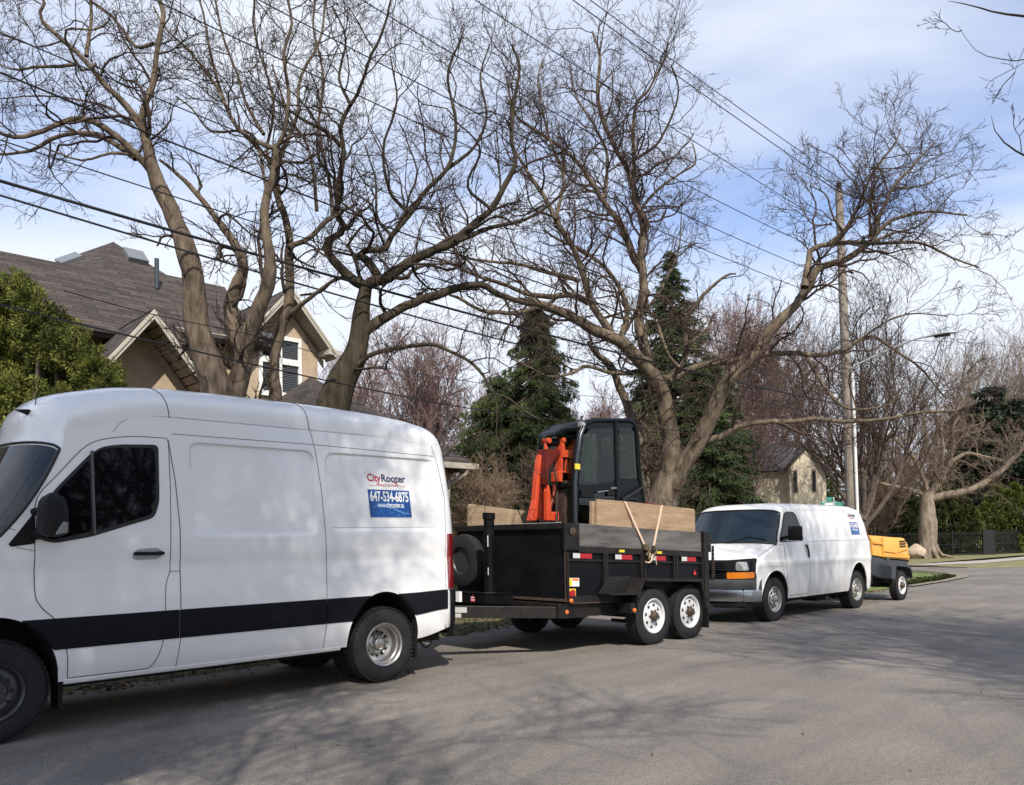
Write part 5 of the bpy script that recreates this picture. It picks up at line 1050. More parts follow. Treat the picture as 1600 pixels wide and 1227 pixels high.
# low pale houses behind the hedge
for i, (px, py, wd, lab_) in enumerate(((1418, 812, 3.0, 'low pale house half hidden by the hedge just left of the stout right-hand trunk'), (1528, 800, 3.4, 'small dark-roofed house with a white eave behind the hedge, right of the stout trunk'), (1606, 815, 5.0, 'low pale building behind the dark fence at the right edge'))):
    Yq = 66; p = at(px, py, Yq); h_ = thing('house', lab_, 'house', (float(p[0]), float(p[1]), 0), R_(-8)); z = float(p[2])
    box3('wall', (-wd/2, wd/2, 0, 5, 0, z-.2), mat('pale_siding', (.5, .48, .46), rough=.8), h_); box3('eave', (-wd/2-.3, wd/2+.3, -.3, 5.3, z-.2, z+.0), mwf, h_)
    slab('roof', [(-wd/2-.3, -.3, z), (wd/2+.3, -.3, z), (.4, 2.5, z+1.6), (-.4, 2.5, z+1.6)], mrf2, h_, .08); slab('roof', [(wd/2+.3, -.3, z), (wd/2+.3, 5.3, z), (.4, 2.5, z+1.6)], mrf2, h_, .08); slab('roof', [(-wd/2-.3, -.3, z), (-wd/2-.3, 5.3, z), (-.4, 2.5, z+1.6)], mrf2, h_, .08); slab('roof', [(-wd/2-.3, 5.3, z), (wd/2+.3, 5.3, z), (.4, 2.5, z+1.6), (-.4, 2.5, z+1.6)], mrf2, h_, .08)

# =====================================================================  utility pole, street light, wires
pb = at(1333, 842, 24); P0 = np.array([pb[0], pb[1], 0.])
lean_ = at(1320, 300, 24)-at(1337, 790, 24)
pole = thing('utility_pole', 'tall weathered wooden utility pole with a white conduit and street lamp arm', 'pole', tuple(map(float, P0)))
mwp = mat('weathered_pole', (.24, .205, .175), rough=.9, var=.4, vscale=4, stretch=(8, 8, .6), bump=.6, bscale=6)
zt_ = float(at(1320, 298, 24)[2]); dxp = -.14
mb = MB(); mb.tube([(0-dxp*t*0+dxp*t, 0, zt_*t) for t in np.linspace(0, 1, 12)], [.155-.045*t for t in np.linspace(0, 1, 12)], 16); mb.build('pole_shaft', mwp, pole, smooth=50)
mb = MB(); mb.tube([(dxp, 0, zt_), (dxp, 0, zt_+.22)], .035, 10)
for k in range(4): mb.tube([(dxp, 0, zt_+.05+.05*k), (dxp, 0, zt_+.075+.05*k)], .075, 12)
mb.build('insulator', M_TRIM, pole, smooth=40)
ins2 = MB(); zi = float(at(1325, 420, 24)[2])
ins2.tube([(-.05, -.15, zi), (-.55, -.75, zi-.08)], .03, 8); ins2.tube([(-.1, .1, zi), (.45, .55, zi+.05)], .03, 8)
for q in (.5, .6, .7, .8): ins2.tube([(-.05-.5*q, -.15-.6*q, zi-.08*q), (-.05-.5*(q+.05), -.15-.6*(q+.05), zi-.08*q)], .07, 10)
ins2.build('insulator', M_TRIM, pole, smooth=40)
zc = float(at(1328, 575, 24)[2])
mb = MB(); mb.tube([(.08, -.2, .3), (.03, -.2, zc)], .045, 10); mb.build('white_conduit', mat('white_conduit', (.75, .74, .72), rough=.45), pole, smooth=50)
lamp_l = at(1463, 524, 22.6)-P0; zk = float(at(1336, 575, 24)[2])
arm_pts = spl([(.05, -.12, zk), (float(lamp_l[0])*.45, float(lamp_l[1])*.45, zk+(float(lamp_l[2])-zk)*.60), (float(lamp_l[0])*.78, float(lamp_l[1])*.78, zk+(float(lamp_l[2])-zk)*.95), (float(lamp_l[0]), float(lamp_l[1]), float(lamp_l[2]))], 8)
mb = MB(); mb.tube(arm_pts, .028, 8); mb.build('lamp_arm', mat('galvanised', (.55, .56, .57), rough=.4, metal=.5), pole, smooth=50)
l = lamp_l; d2 = np.array([l[0], l[1], 0]); d2 /= np.linalg.norm(d2); n2 = np.array([-d2[1], d2[0], 0]); mb = MB(); P = []
for t, w_, h_ in ((-.25, .04, .03), (-.1, .09, .06), (.2, .13, .07), (.45, .10, .05), (.52, .03, .02)):
    c = l+d2*t+ZV*.02*t; P.append([c+n2*w_*math.cos(a)+ZV*(h_*math.sin(a) if math.sin(a) > 0 else h_*.35*math.sin(a)) for a in [k*math.pi/6 for k in range(13)]])
mb.grid(P); lh = mb.build('lamp_head', mat('galvanised', (.55, .56, .57)), pole, smooth=50)
mb = MB(); c = l+d2*.15-ZV*.035; mb.add([c+n2*a*.08+d2*b*.2 for a, b in ((-1, -1), (1, -1), (1, 1), (-1, 1))]+[c-ZV*.02+n2*a*.08+d2*b*.2 for a, b in ((-1, -1), (1, -1), (1, 1), (-1, 1))], [(0, 1, 2, 3), (4, 5, 6, 7), (0, 1, 5, 4), (1, 2, 6, 5), (2, 3, 7, 6), (3, 0, 4, 7)]); mb.build('lens', M_TRIM, lh)

mwire = mat('black_cable', (.012, .012, .013), rough=.5)
nW = np.array([-U[1], U[0], 0])
def on_line(px, py):
    r = ray(px, py); k = ((P0-O_)@nW)/(r@nW); return O_+r*k
def wire(px, r, label, ext0=None, ext1=None):
    P = [on_line(*q) for q in px]
    # extend beyond the frame towards the left along the same line, and fit with a spline
    d = P[0]-P[1]; d /= np.linalg.norm(d); P = [P[0]+d*14+ZV*.25]+P if ext0 is None else P
    Pa = np.array(P); s_ = (Pa-P0)@U; cz = np.polyfit(s_, Pa[:, 2], min(2, len(s_)-1)); ss = np.linspace(s_.min(), s_.max(), 60)
    if ext1 is None and s_.max() > -1: ss = np.linspace(s_.min(), 0, 60)
    mb = MB(); Q = [P0+U*s+ZV*(np.polyval(cz, s)) for s in ss]; mb.tube(Q, r, 6)
    o = mb.build('power_cable', mwire, None, smooth=60); tag(o, label, 'cable', 'overhead cables along the street')
wire([(897, 0), (1100, 150), (1318, 299)], .011, 'second-highest overhead wire, coming down to the top of the wooden pole')
wire([(922, 0), (1128, 150), (1320, 285)], .010, 'highest overhead wire, running to the insulator on top of the wooden pole')
wire([(1318, 299), (1430, 393), (1590, 520), (1700, 600)], .010, 'lower wire of the top pair right of the wooden pole', ext0=1)
wire([(1320, 285), (1434, 380), (1600, 512), (1700, 585)], .010, 'upper wire of the top pair right of the wooden pole', ext0=1)
wire([(745, 0), (900, 102), (1050, 202), (1264, 332), (1325, 368)], .009, 'third overhead wire from the top, entering the sky left of centre')
wire([(577, 0), (809, 145), (1050, 282), (1266, 382), (1326, 410)], .009, 'fourth overhead wire from the top, ending at the side insulator')
wire([(427, 0), (560, 72), (681, 145), (860, 245), (1050, 334), (1249, 414), (1326, 443)], .009, 'fifth overhead wire, crossing in front of the middle tree crowns')
wire([(280, 0), (413, 63), (596, 170), (820, 280), (1061, 387), (1249, 449), (1327, 475)], .009, 'sixth overhead wire, just under the fifth and reaching the pole below the side insulator')
wire([(1326, 368), (1400, 420), (1470, 478), (1600, 585), (1700, 660)], .010, 'wire slanting down from the pole between the street lamp and the top pair', ext0=1)
wire([(1326, 410), (1400, 470), (1490, 545), (1600, 640), (1680, 700)], .009, 'wire slanting down from the pole just past the street lamp head', ext0=1)
wire([(0, 33), (120, 84), (245, 138), (430, 222), (640, 330), (900, 440), (1150, 515), (1329, 560)], .008, 'thin wire crossing the upper left tree high above the house')
wire([(0, 105), (210, 196), (420, 280), (640, 372), (900, 470), (1150, 540), (1330, 585)], .012, 'overhead cable crossing the forked trunk of the left tree')
wire([(0, 217), (238, 297), (350, 332), (525, 385), (760, 460), (1000, 530), (1330, 606)], .008, 'thin wire between the trunk-crossing cable and the thick cable at left')
wire([(0, 275), (130, 313), (236, 350), (540, 439), (598, 457), (860, 530), (1140, 595), (1331, 634)], .019, 'thick black cable crossing just above the house roof')
wire([(0, 309), (130, 350), (340, 404), (540, 461), (617, 493), (860, 549), (1060, 596), (1331, 655)], .013, 'black cable directly below the thick one, above the house ridge')
# service wires over the gables
def swire(px, Ys, r, label):
    P = [at(x, y, D) for (x, y), D in zip(px, Ys)]; mb = MB(); mb.tube(spl([tuple(p) for p in P], 8), r, 6); o = mb.build('service_wire', mwire, None, smooth=60); tag(o, label, 'cable')
swire([(-60, 460), (0, 476), (241, 534), (540, 601), (760, 642), (1000, 668), (1332, 690)], [6.5, 7.3, 9, 11.6, 14.6, 17.5, 24], .010, 'low service wire crossing in front of both house gables')
swire([(100, 455), (250, 494), (400, 525), (540, 562), (760, 600), (1100, 640), (1331, 672)], [7.9, 9.2, 10.6, 12.4, 15.6, 19.5, 24], .0055, 'thin service wire just above the low one')
swire([(1332, 560), (1450, 600), (1600, 612), (1700, 620)], [24, 30, 36, 40], .011, 'faint wire crossing behind the bare trees at right')
swire([(1332, 530), (1500, 535), (1620, 545)], [24, 34, 40], .010, 'faint wire just above the other one behind the bare trees at right')

# street name sign
sp_ = at(1303, 800, 27); sgn = thing('street_sign', 'green street name sign on a thin post beyond the far van', 'street sign', (float(sp_[0]), float(sp_[1]), 0))
zs_ = float(at(1303, 787, 27)[2]); mgs = mat('sign_green', (.05, .24, .20), rough=.4)
mb = MB(); mb.tube([(0, 0, 0), (0, 0, zs_+.2)], .03, 8); mb.build('post', mat('galvanised', (.5, .5, .5)), sgn)
mb = MB(); mb.box(-.42, .12, -.012, .012, zs_-.09, zs_+.06); bl = mb.build('sign_blade', mgs, sgn); mb = MB(); mb.box(.0, .32, .02, .04, zs_-.10, zs_+.05); mb.build('sign_blade', mgs, sgn)
mb = MB(); mb.box(-.22, .05, .045, .06, zs_+.08, zs_+.22); mb.build('sign_blade', mgs, sgn)
mb = MB(); mb.box(-.40, .10, -.0135, -.0125, zs_-.08, zs_-.07); mb.box(-.40, .10, -.0135, -.0125, zs_+.04, zs_+.05); mb.box(-.3, .0, -.0135, -.0125, zs_-.04, zs_+.01); mb.build('sign_border', M_SIGNW, bl)

# fence at right
mfe = mat('black_fence', (.008, .008, .009), rough=.5)
fpts = [at(1338, 874, 49), at(1537, 871, 51)]; fpts2 = [at(1555, 871, 51.5), at(1640, 862, 57)]
def fence(A, B, label, n_post):
    A = np.array([A[0], A[1], .0]); B = np.array([B[0], B[1], .0]); d = B-A; L = np.linalg.norm(d); d /= L; f = thing('metal_fence', label, 'fence', tuple(map(float, A)), math.atan2(d[1], d[0]))
    mb = MB(); k = int(L/.12)
    for i in range(k): mb.box(i*.12-.011, i*.12+.011, -.011, .011, .08, 1.55)
    for z in (.15, .75, 1.42): mb.box(0, L, -.018, .018, z, z+.04)
    mb.build('picket_panel', mfe, f)
    for i in range(n_post): x = L*i/(n_post-1); box3('post', (x-.04, x+.04, -.04, .04, 0, 1.68), mfe, f)
fence(fpts[0], fpts[1], 'black metal picket fence in front of the hedge, left of the dark gate panel', 5)
fence(fpts2[0], fpts2[1], 'black metal picket fence right of the dark gate panel', 4)
g0 = at(1546, 872, 51.2); g = box3('gate_panel', (-.33, .33, -.04, .04, 0, 1.62), mfe, None, .01); g.location = (float(g0[0]), float(g0[1]), 0); tag(g, 'dark solid gate panel between the two lengths of black fence', 'gate')
# =====================================================================  trees
def bark(name, c1, c2, sc_=5, moss=None):
    m = mat(name, c1, rough=.95, var2=c2, vscale=sc_*1.8, bump=1., bscale=26, stretch=(1, 1, .28), detail=12, spec=.15); return m
MB_A = bark('bark_grey_brown', (.040, .031, .024), (.20, .155, .115)); MB_B = bark('bark_dark', (.020, .017, .012), (.085, .068, .048)); MB_C = bark('bark_brown', (.045, .035, .026), (.215, .17, .125))
MT_D = mat('twig_dark', (.055, .040, .033), rough=.9, spec=.15); MT_R = mat('twig_reddish', (.20, .135, .125), rough=.9, spec=.15, island=.35); MT_B = mat('twig_brown', (.20, .15, .115), rough=.9, spec=.15, island=.35); MT_T = mat('twig_tan', (.24, .17, .12), rough=.9, spec=.15, island=.3)

def tubes(P, Rr, sides=3):
    """many polylines at once: P (M,N,3), Rr (M,N) -> verts, quads"""
    M, n, _ = P.shape; T = np.empty_like(P); T[:, 1:-1] = P[:, 2:]-P[:, :-2]; T[:, 0] = P[:, 1]-P[:, 0]; T[:, -1] = P[:, -1]-P[:, -2]
    T /= np.linalg.norm(T, axis=2, keepdims=True)+1e-9
    t0 = T[:, 0]; ref = np.where(np.abs(t0[:, 2:3]) < .8, np.array([0, 0, 1.]), np.array([1., 0, 0])); c = np.cross(t0, ref); a = np.empty_like(P)
    for j in range(n): c = c-T[:, j]*(c*T[:, j]).sum(1, keepdims=True); c = c/(np.linalg.norm(c, axis=1, keepdims=True)+1e-9); a[:, j] = c
    b = np.cross(T, a)
    ang = np.arange(sides)*2*np.pi/sides; V = P[:, :, None, :]+Rr[:, :, None, None]*(np.cos(ang)[None, None, :, None]*a[:, :, None, :]+np.sin(ang)[None, None, :, None]*b[:, :, None, :])
    V = V.reshape(-1, 3); i = np.arange(M)[:, None, None]*n*sides+np.arange(n-1)[None, :, None]*sides; k = np.arange(sides)[None, None, :]; k2 = (k+1) % sides
    F = np.stack([i+k, i+k2, i+sides+k2, i+sides+k], -1).reshape(-1, 4); return V, F
def cat_(L):
    V = []; F = []; o = 0
    for v, f in L: V.append(v); F.append(f+o); o += len(v)
    return np.concatenate(V), np.concatenate(F)
def children(P, Rr, k, L, rng, ang=(30, 65), n=5, up=.15, wob=.22, tmin=.2, rk=.6, rmax=.05, rmin=.0035, tip=.45, out=None, tpow=1., lt=.45):
    M, N_, _ = P.shape; idx = np.repeat(np.arange(M), k); t = (np.tile(np.arange(k), M)+rng.random(M*k))/k; t = tmin+(1-tmin)*t**tpow; t = np.minimum(t, .999)
    x = t*(N_-1); i = x.astype(int); f = (x-i)[:, None]; A = P[idx, i]; B = P[idx, i+1]; p = A*(1-f)+B*f; d = B-A; d /= np.linalg.norm(d, axis=1, keepdims=True)+1e-9
    r = Rr[idx, i]*(1-f[:, 0])+Rr[idx, i+1]*f[:, 0]
    q = rng.normal(size=p.shape); q -= d*(q*d).sum(1, keepdims=True); q /= np.linalg.norm(q, axis=1, keepdims=True)+1e-9
    a = np.radians(rng.uniform(ang[0], ang[1], len(p)))[:, None]; v = d*np.cos(a)+q*np.sin(a); v[:, 2] += up; v /= np.linalg.norm(v, axis=1, keepdims=True)
    ll = (L if np.isscalar(L) else L[idx])*rng.uniform(.55, 1.25, len(p))*(1-lt*t); r0 = np.clip(r*rk, rmin, rmax); pts = [p]; h = (ll/(n-1))[:, None]
    bend = rng.normal(size=p.shape)*wob*.6
    for j in range(n-1):
        v = v+rng.normal(size=v.shape)*wob+bend*.35; v[:, 2] += up*.35; v /= np.linalg.norm(v, axis=1, keepdims=True); pts.append(pts[-1]+v*h)
    C_ = np.stack(pts, 1); rr = r0[:, None]*np.linspace(1, tip, n)[None, :]; return C_, np.maximum(rr, rmin*.75)
def resample(P, Rr, step):
    P = np.array(P); d = np.r_[0, np.cumsum(np.linalg.norm(np.diff(P, axis=0), axis=1))]; n = max(3, int(d[-1]/step)+1); s = np.linspace(0, d[-1], n)
    return np.stack([np.interp(s, d, P[:, c]) for c in range(3)], 1), np.interp(s, d, Rr), d[-1]
def traced_tree(name, label, cat, Y0, limbs, mtrunk, mtwig, seed, dens=2.6, L1=1.3, scale=1., group=None, twr=.0034, up=.16, levels=(5, 4, 3), knob=.05, rmin_child=1.0, lens=(.52, .27, .13), l1ang=(35, 75)):
    """limbs: (points [(px,py)...], r0px, r1px, depth0, depth1[, density factor])"""
    rng = np.random.default_rng(seed); root = None; trunkL = []; par = []
    for li, lb in enumerate(limbs):
        pts, r0, r1, d0, d1 = lb[:5]; r0 *= (.84 if li == 0 else .68)*scale; r1 *= .55*scale; df = lb[5] if len(lb) > 5 else 1.
        m = len(pts); s = np.r_[0, np.cumsum([math.hypot(pts[i+1][0]-pts[i][0], pts[i+1][1]-pts[i][1]) for i in range(m-1)])]; s = s/s[-1]
        W3 = [at(x, y, Y0+d0+(d1-d0)*t) for (x, y), t in zip(pts, s)]
        Q = np.array(spl([tuple(w) for w in W3], 6)); tt = np.linspace(0, 1, len(Q)); rad = (r0+(r1-r0)*tt**.78)*np.array([q[1] for q in Q])/1267
        q, rr, L = resample(Q, rad, max(.12, .5*rad[0])); n = len(q)
        wig = rng.normal(size=q.shape); wig = (np.roll(wig, 2, 0)+np.roll(wig, 1, 0)+wig+np.roll(wig, -1, 0)+np.roll(wig, -2, 0))/4; wig[0] = 0; q = q+wig*np.minimum(rr*.30+.005, .035)[:, None]; kn = rng.normal(size=n); rr = rr*(1+knob*(np.roll(kn, 1)+kn+np.roll(kn, -1))/2)
        sides = 12 if r0 > 9 else (8 if r0 > 4 else 6); trunkL.append(tubes(q[None], rr[None], sides))
        if df > 0:
            nc = max(1, int(L/1.0)); ed = np.linspace(0, n-1, nc+1)
            for c in range(nc):
                ii = np.linspace(ed[c], ed[c+1], 5); par.append((np.stack([np.interp(ii, np.arange(n), q[:, z]) for z in range(3)], 1), np.interp(ii, np.arange(n), rr), df, .5+.5*(c+1)/nc))
    V, F = cat_(trunkL); b = at(*limbs[0][0][0], Y0); root = thing(name, label, cat, (float(b[0]), float(b[1]), 0.), 0, group)
    V = V-np.array([b[0], b[1], 0]); np_mesh('trunk', V, F, mtrunk, root, smooth=True)
    tw = []
    for df_ in sorted(set(p[2] for p in par)):
        sel = [p for p in par if p[2] == df_]; P = np.stack([p[0] for p in sel]); Rr = np.stack([p[1] for p in sel]); k = max(1, int(round(dens*df_)))
        Lp = L1*np.where(Rr.mean(1) > .12, .55, 1.)
        c1, r1 = children(P, Rr, k, Lp, rng, l1ang, 9, up, .27, .0, .5, .032, twr*2.2, .4, lt=.1); tw.append(tubes(c1, r1, 4))
        c2, r2 = children(c1, r1, levels[0], L1*lens[0], rng, (28, 62), 5, up*.7, .22, .15, .62, .014, twr*1.5, .5); tw.append(tubes(c2, r2, 3))
        c3, r3 = children(c2, r2, levels[1], L1*lens[1], rng, (28, 60), 4, up*.6, .22, .1, .7, .007, twr*1.15, .6); tw.append(tubes(c3, r3, 3))
        if levels[2]: c4, r4 = children(c3, r3, levels[2], L1*lens[2], rng, (25, 55), 3, up*.7, .2, .25, .85, .005, twr, .8); tw.append(tubes(c4, r4, 3))
    V, F = cat_(tw); V = V-np.array([b[0], b[1], 0]); np_mesh('crown', V, F, mtwig, root); return root

# --- left multi-stem tree
A = [([(345, 870), (343, 690), (342, 625), (322, 565), (306, 505), (298, 430), (284, 378), (262, 320), (241, 270), (228, 225), (217, 192)], 40, 10, 0, -.4, .3),
 ([(217, 192), (226, 165), (240, 130), (247, 72), (254, 22), (243, -25), (262, -90)], 8.5, 5, -.4, -.1),
 ([(217, 195), (190, 160), (165, 135), (135, 98), (95, 60), (62, 28), (70, 4), (45, -40)], 8, 4, -.4, -.9),
 ([(236, 268), (205, 234), (165, 200), (120, 187), (60, 207), (15, 213), (-40, 190), (-120, 200)], 10, 4, -.3, -1.4),
 ([(212, 248), (150, 210), (90, 215), (50, 236), (0, 241), (-60, 236)], 7, 3, -.4, .7),
 ([(205, 242), (168, 240), (128, 250), (80, 235), (40, 222)], 4, 1.5, -.4, -1.0),
 ([(150, 100), (128, 112), (100, 52), (150, 45), (175, 25), (140, 0)], 3.5, 2, -.6, -1.6),
 ([(240, 68), (215, 75), (180, 30), (150, 10), (120, -20)], 4.5, 2.5, -.3, .6),
 ([(135, 88), (143, 30), (140, -20)], 5, 3, -.5, -.2),
 ([(120, 100), (60, 105), (20, 108), (-30, 85)], 4, 2, -.6, .4),
 ([(210, 200), (160, 165), (60, 150), (0, 155)], 3.5, 1.5, -.4, .9),
 ([(365, 620), (380, 560), (366, 495), (366, 462), (378, 435), (382, 411), (366, 380), (344, 352), (315, 311), (282, 276), (250, 250)], 22, 4, .1, .6, .6),
 ([(368, 620), (384, 545), (398, 495), (412, 455), (424, 420), (420, 385), (416, 343), (420, 297), (430, 259), (431, 232)], 24, 8, .2, .0, .5),
 ([(431, 232), (410, 225), (371, 200), (336, 133), (297, 80), (262, 47), (240, 10)], 6, 2.5, .0, .8),
 ([(431, 232), (441, 210), (448, 182), (451, 140), (444, 87), (455, 35), (448, -10), (455, -60)], 6, 3, .0, -.5),
 ([(412, 210), (385, 165), (372, 120), (352, 70), (338, 10), (330, -50)], 4.5, 2.5, .2, 1.2),
 ([(418, 300), (395, 210), (330, 205), (300, 170), (275, 150)], 4, 2, .1, 1.)]
traced_tree('maple_tree', 'bare multi-stem tree at left rising behind the near van in front of the left gable', 'tree', 11, A, MB_A, MT_D, 11, dens=3.0, L1=1.3, twr=.0027)
# --- second stem in front of the window
A2 = [([(428, 870), (428, 700), (428, 617), (430, 566), (437, 517), (448, 478), (453, 439), (450, 400), (451, 372), (442, 332), (430, 297), (434, 266), (441, 235)], 14, 7, 0, .2, .4),
 ([(448, 498), (472, 476), (495, 459), (522, 438)], 6.5, 4.5, 0, -.5, 0),
 ([(451, 388), (483, 371), (504, 350), (525, 336), (560, 318)], 7, 4, 0, .6),
 ([(495, 330), (490, 280), (480, 227), (456, 189), (440, 150), (425, 100)], 5, 2.5, .4, .2),
 ([(520, 338), (512, 270), (498, 200), (505, 120), (490, 40), (498, -30)], 5, 2.5, .5, 1.2),
 ([(441, 235), (462, 180), (470, 120), (500, 60), (510, -10)], 5.5, 2.5, .2, .9),
 ([(434, 266), (400, 230), (360, 180), (330, 90), (318, 20), (300, -40)], 5, 2.5, .2, -.6),
 ([(456, 430), (480, 410), (505, 385)], 2, 1.2, 0, .5), ([(437, 300), (418, 240), (428, 160), (400, 60), (398, -30)], 4.5, 2.5, .2, .1)]
traced_tree('maple_tree', 'slender bare tree whose trunk stands in front of the white-framed gable window', 'tree', 11.6, A2, MB_A, MT_D, 12, dens=3.0, L1=1.4, twr=.0027)
# --- dark twisted tree
B = [([(500, 800), (512, 660), (530, 605), (545, 575), (557, 540), (563, 500), (569, 470), (571, 445)], 38, 17, 0, 0, 0),
 ([(571, 447), (548, 432), (530, 415), (513, 395), (511, 378), (524, 368), (539, 354), (528, 332), (530, 285), (536, 240), (532, 200), (545, 170), (562, 140), (577, 95), (600, 45), (612, 0)], 13, 3, 0, -.5),
 ([(532, 228), (503, 201), (478, 190), (452, 172), (420, 150)], 6, 2, -.4, -1.2),
 ([(548, 165), (530, 120), (540, 60), (520, 10)], 4, 2, -.4, .1),
 ([(590, 432), (575, 410), (560, 398), (574, 391), (601, 390), (612, 370), (640, 335), (664, 300), (697, 266), (709, 232), (712, 186), (700, 116), (720, 60)], 11, 3, .1, .8),
 ([(697, 266), (740, 230), (760, 180), (750, 120), (765, 70)], 5, 2, .7, 1.2),
 ([(640, 335), (610, 300), (600, 230), (620, 160), (610, 90)], 5, 2, .4, -.3),
 ([(612, 372), (590, 340), (586, 280), (570, 230)], 4.5, 2, .2, 1.),
 ([(573, 446), (604, 435), (634, 413), (672, 394), (711, 378), (743, 349), (768, 328), (790, 287), (806, 252), (798, 217), (803, 155), (812, 105), (800, 70)], 14, 3, 0, -.6),
 ([(711, 378), (770, 355), (830, 340), (880, 300), (900, 250)], 6, 2.5, -.3, .6),
 ([(768, 328), (730, 290), (750, 230), (700, 180)], 4.5, 2, -.4, -1.2),
 ([(566, 522), (590, 504), (617, 490), (656, 471), (694, 459), (727, 449), (757, 447), (777, 458), (812, 470), (850, 478), (890, 500)], 14, 5, 0, .8, .6),
 ([(549, 580), (571, 559), (597, 549), (628, 542), (672, 539), (700, 549), (735, 566), (757, 590), (767, 613), (792, 621), (820, 643), (850, 660)], 7, 2, -.1, -.9, .55),
 ([(733, 566), (770, 560), (800, 575), (850, 560)], 2, 1.2, -.6, -.9), ([(598, 446), (614, 433), (634, 436), (646, 422), (672, 415), (702, 423), (727, 410)], 6, 3.5, .1, .8),
 ([(545, 430), (520, 440), (500, 458), (470, 462)], 5, 3, 0, .4, .5), ([(530, 285), (505, 260), (495, 230), (500, 160), (485, 110)], 4, 2, -.4, .6), ([(560, 400), (500, 390), (470, 400), (420, 455)], 3, 1.5, .1, -.4, .5)]
traced_tree('oak_tree', 'dark twisted bare tree with a leaning trunk between the house and the black trailer', 'tree', 12.5, B, MB_B, MT_D, 21, dens=2.9, L1=1.45, twr=.0028)
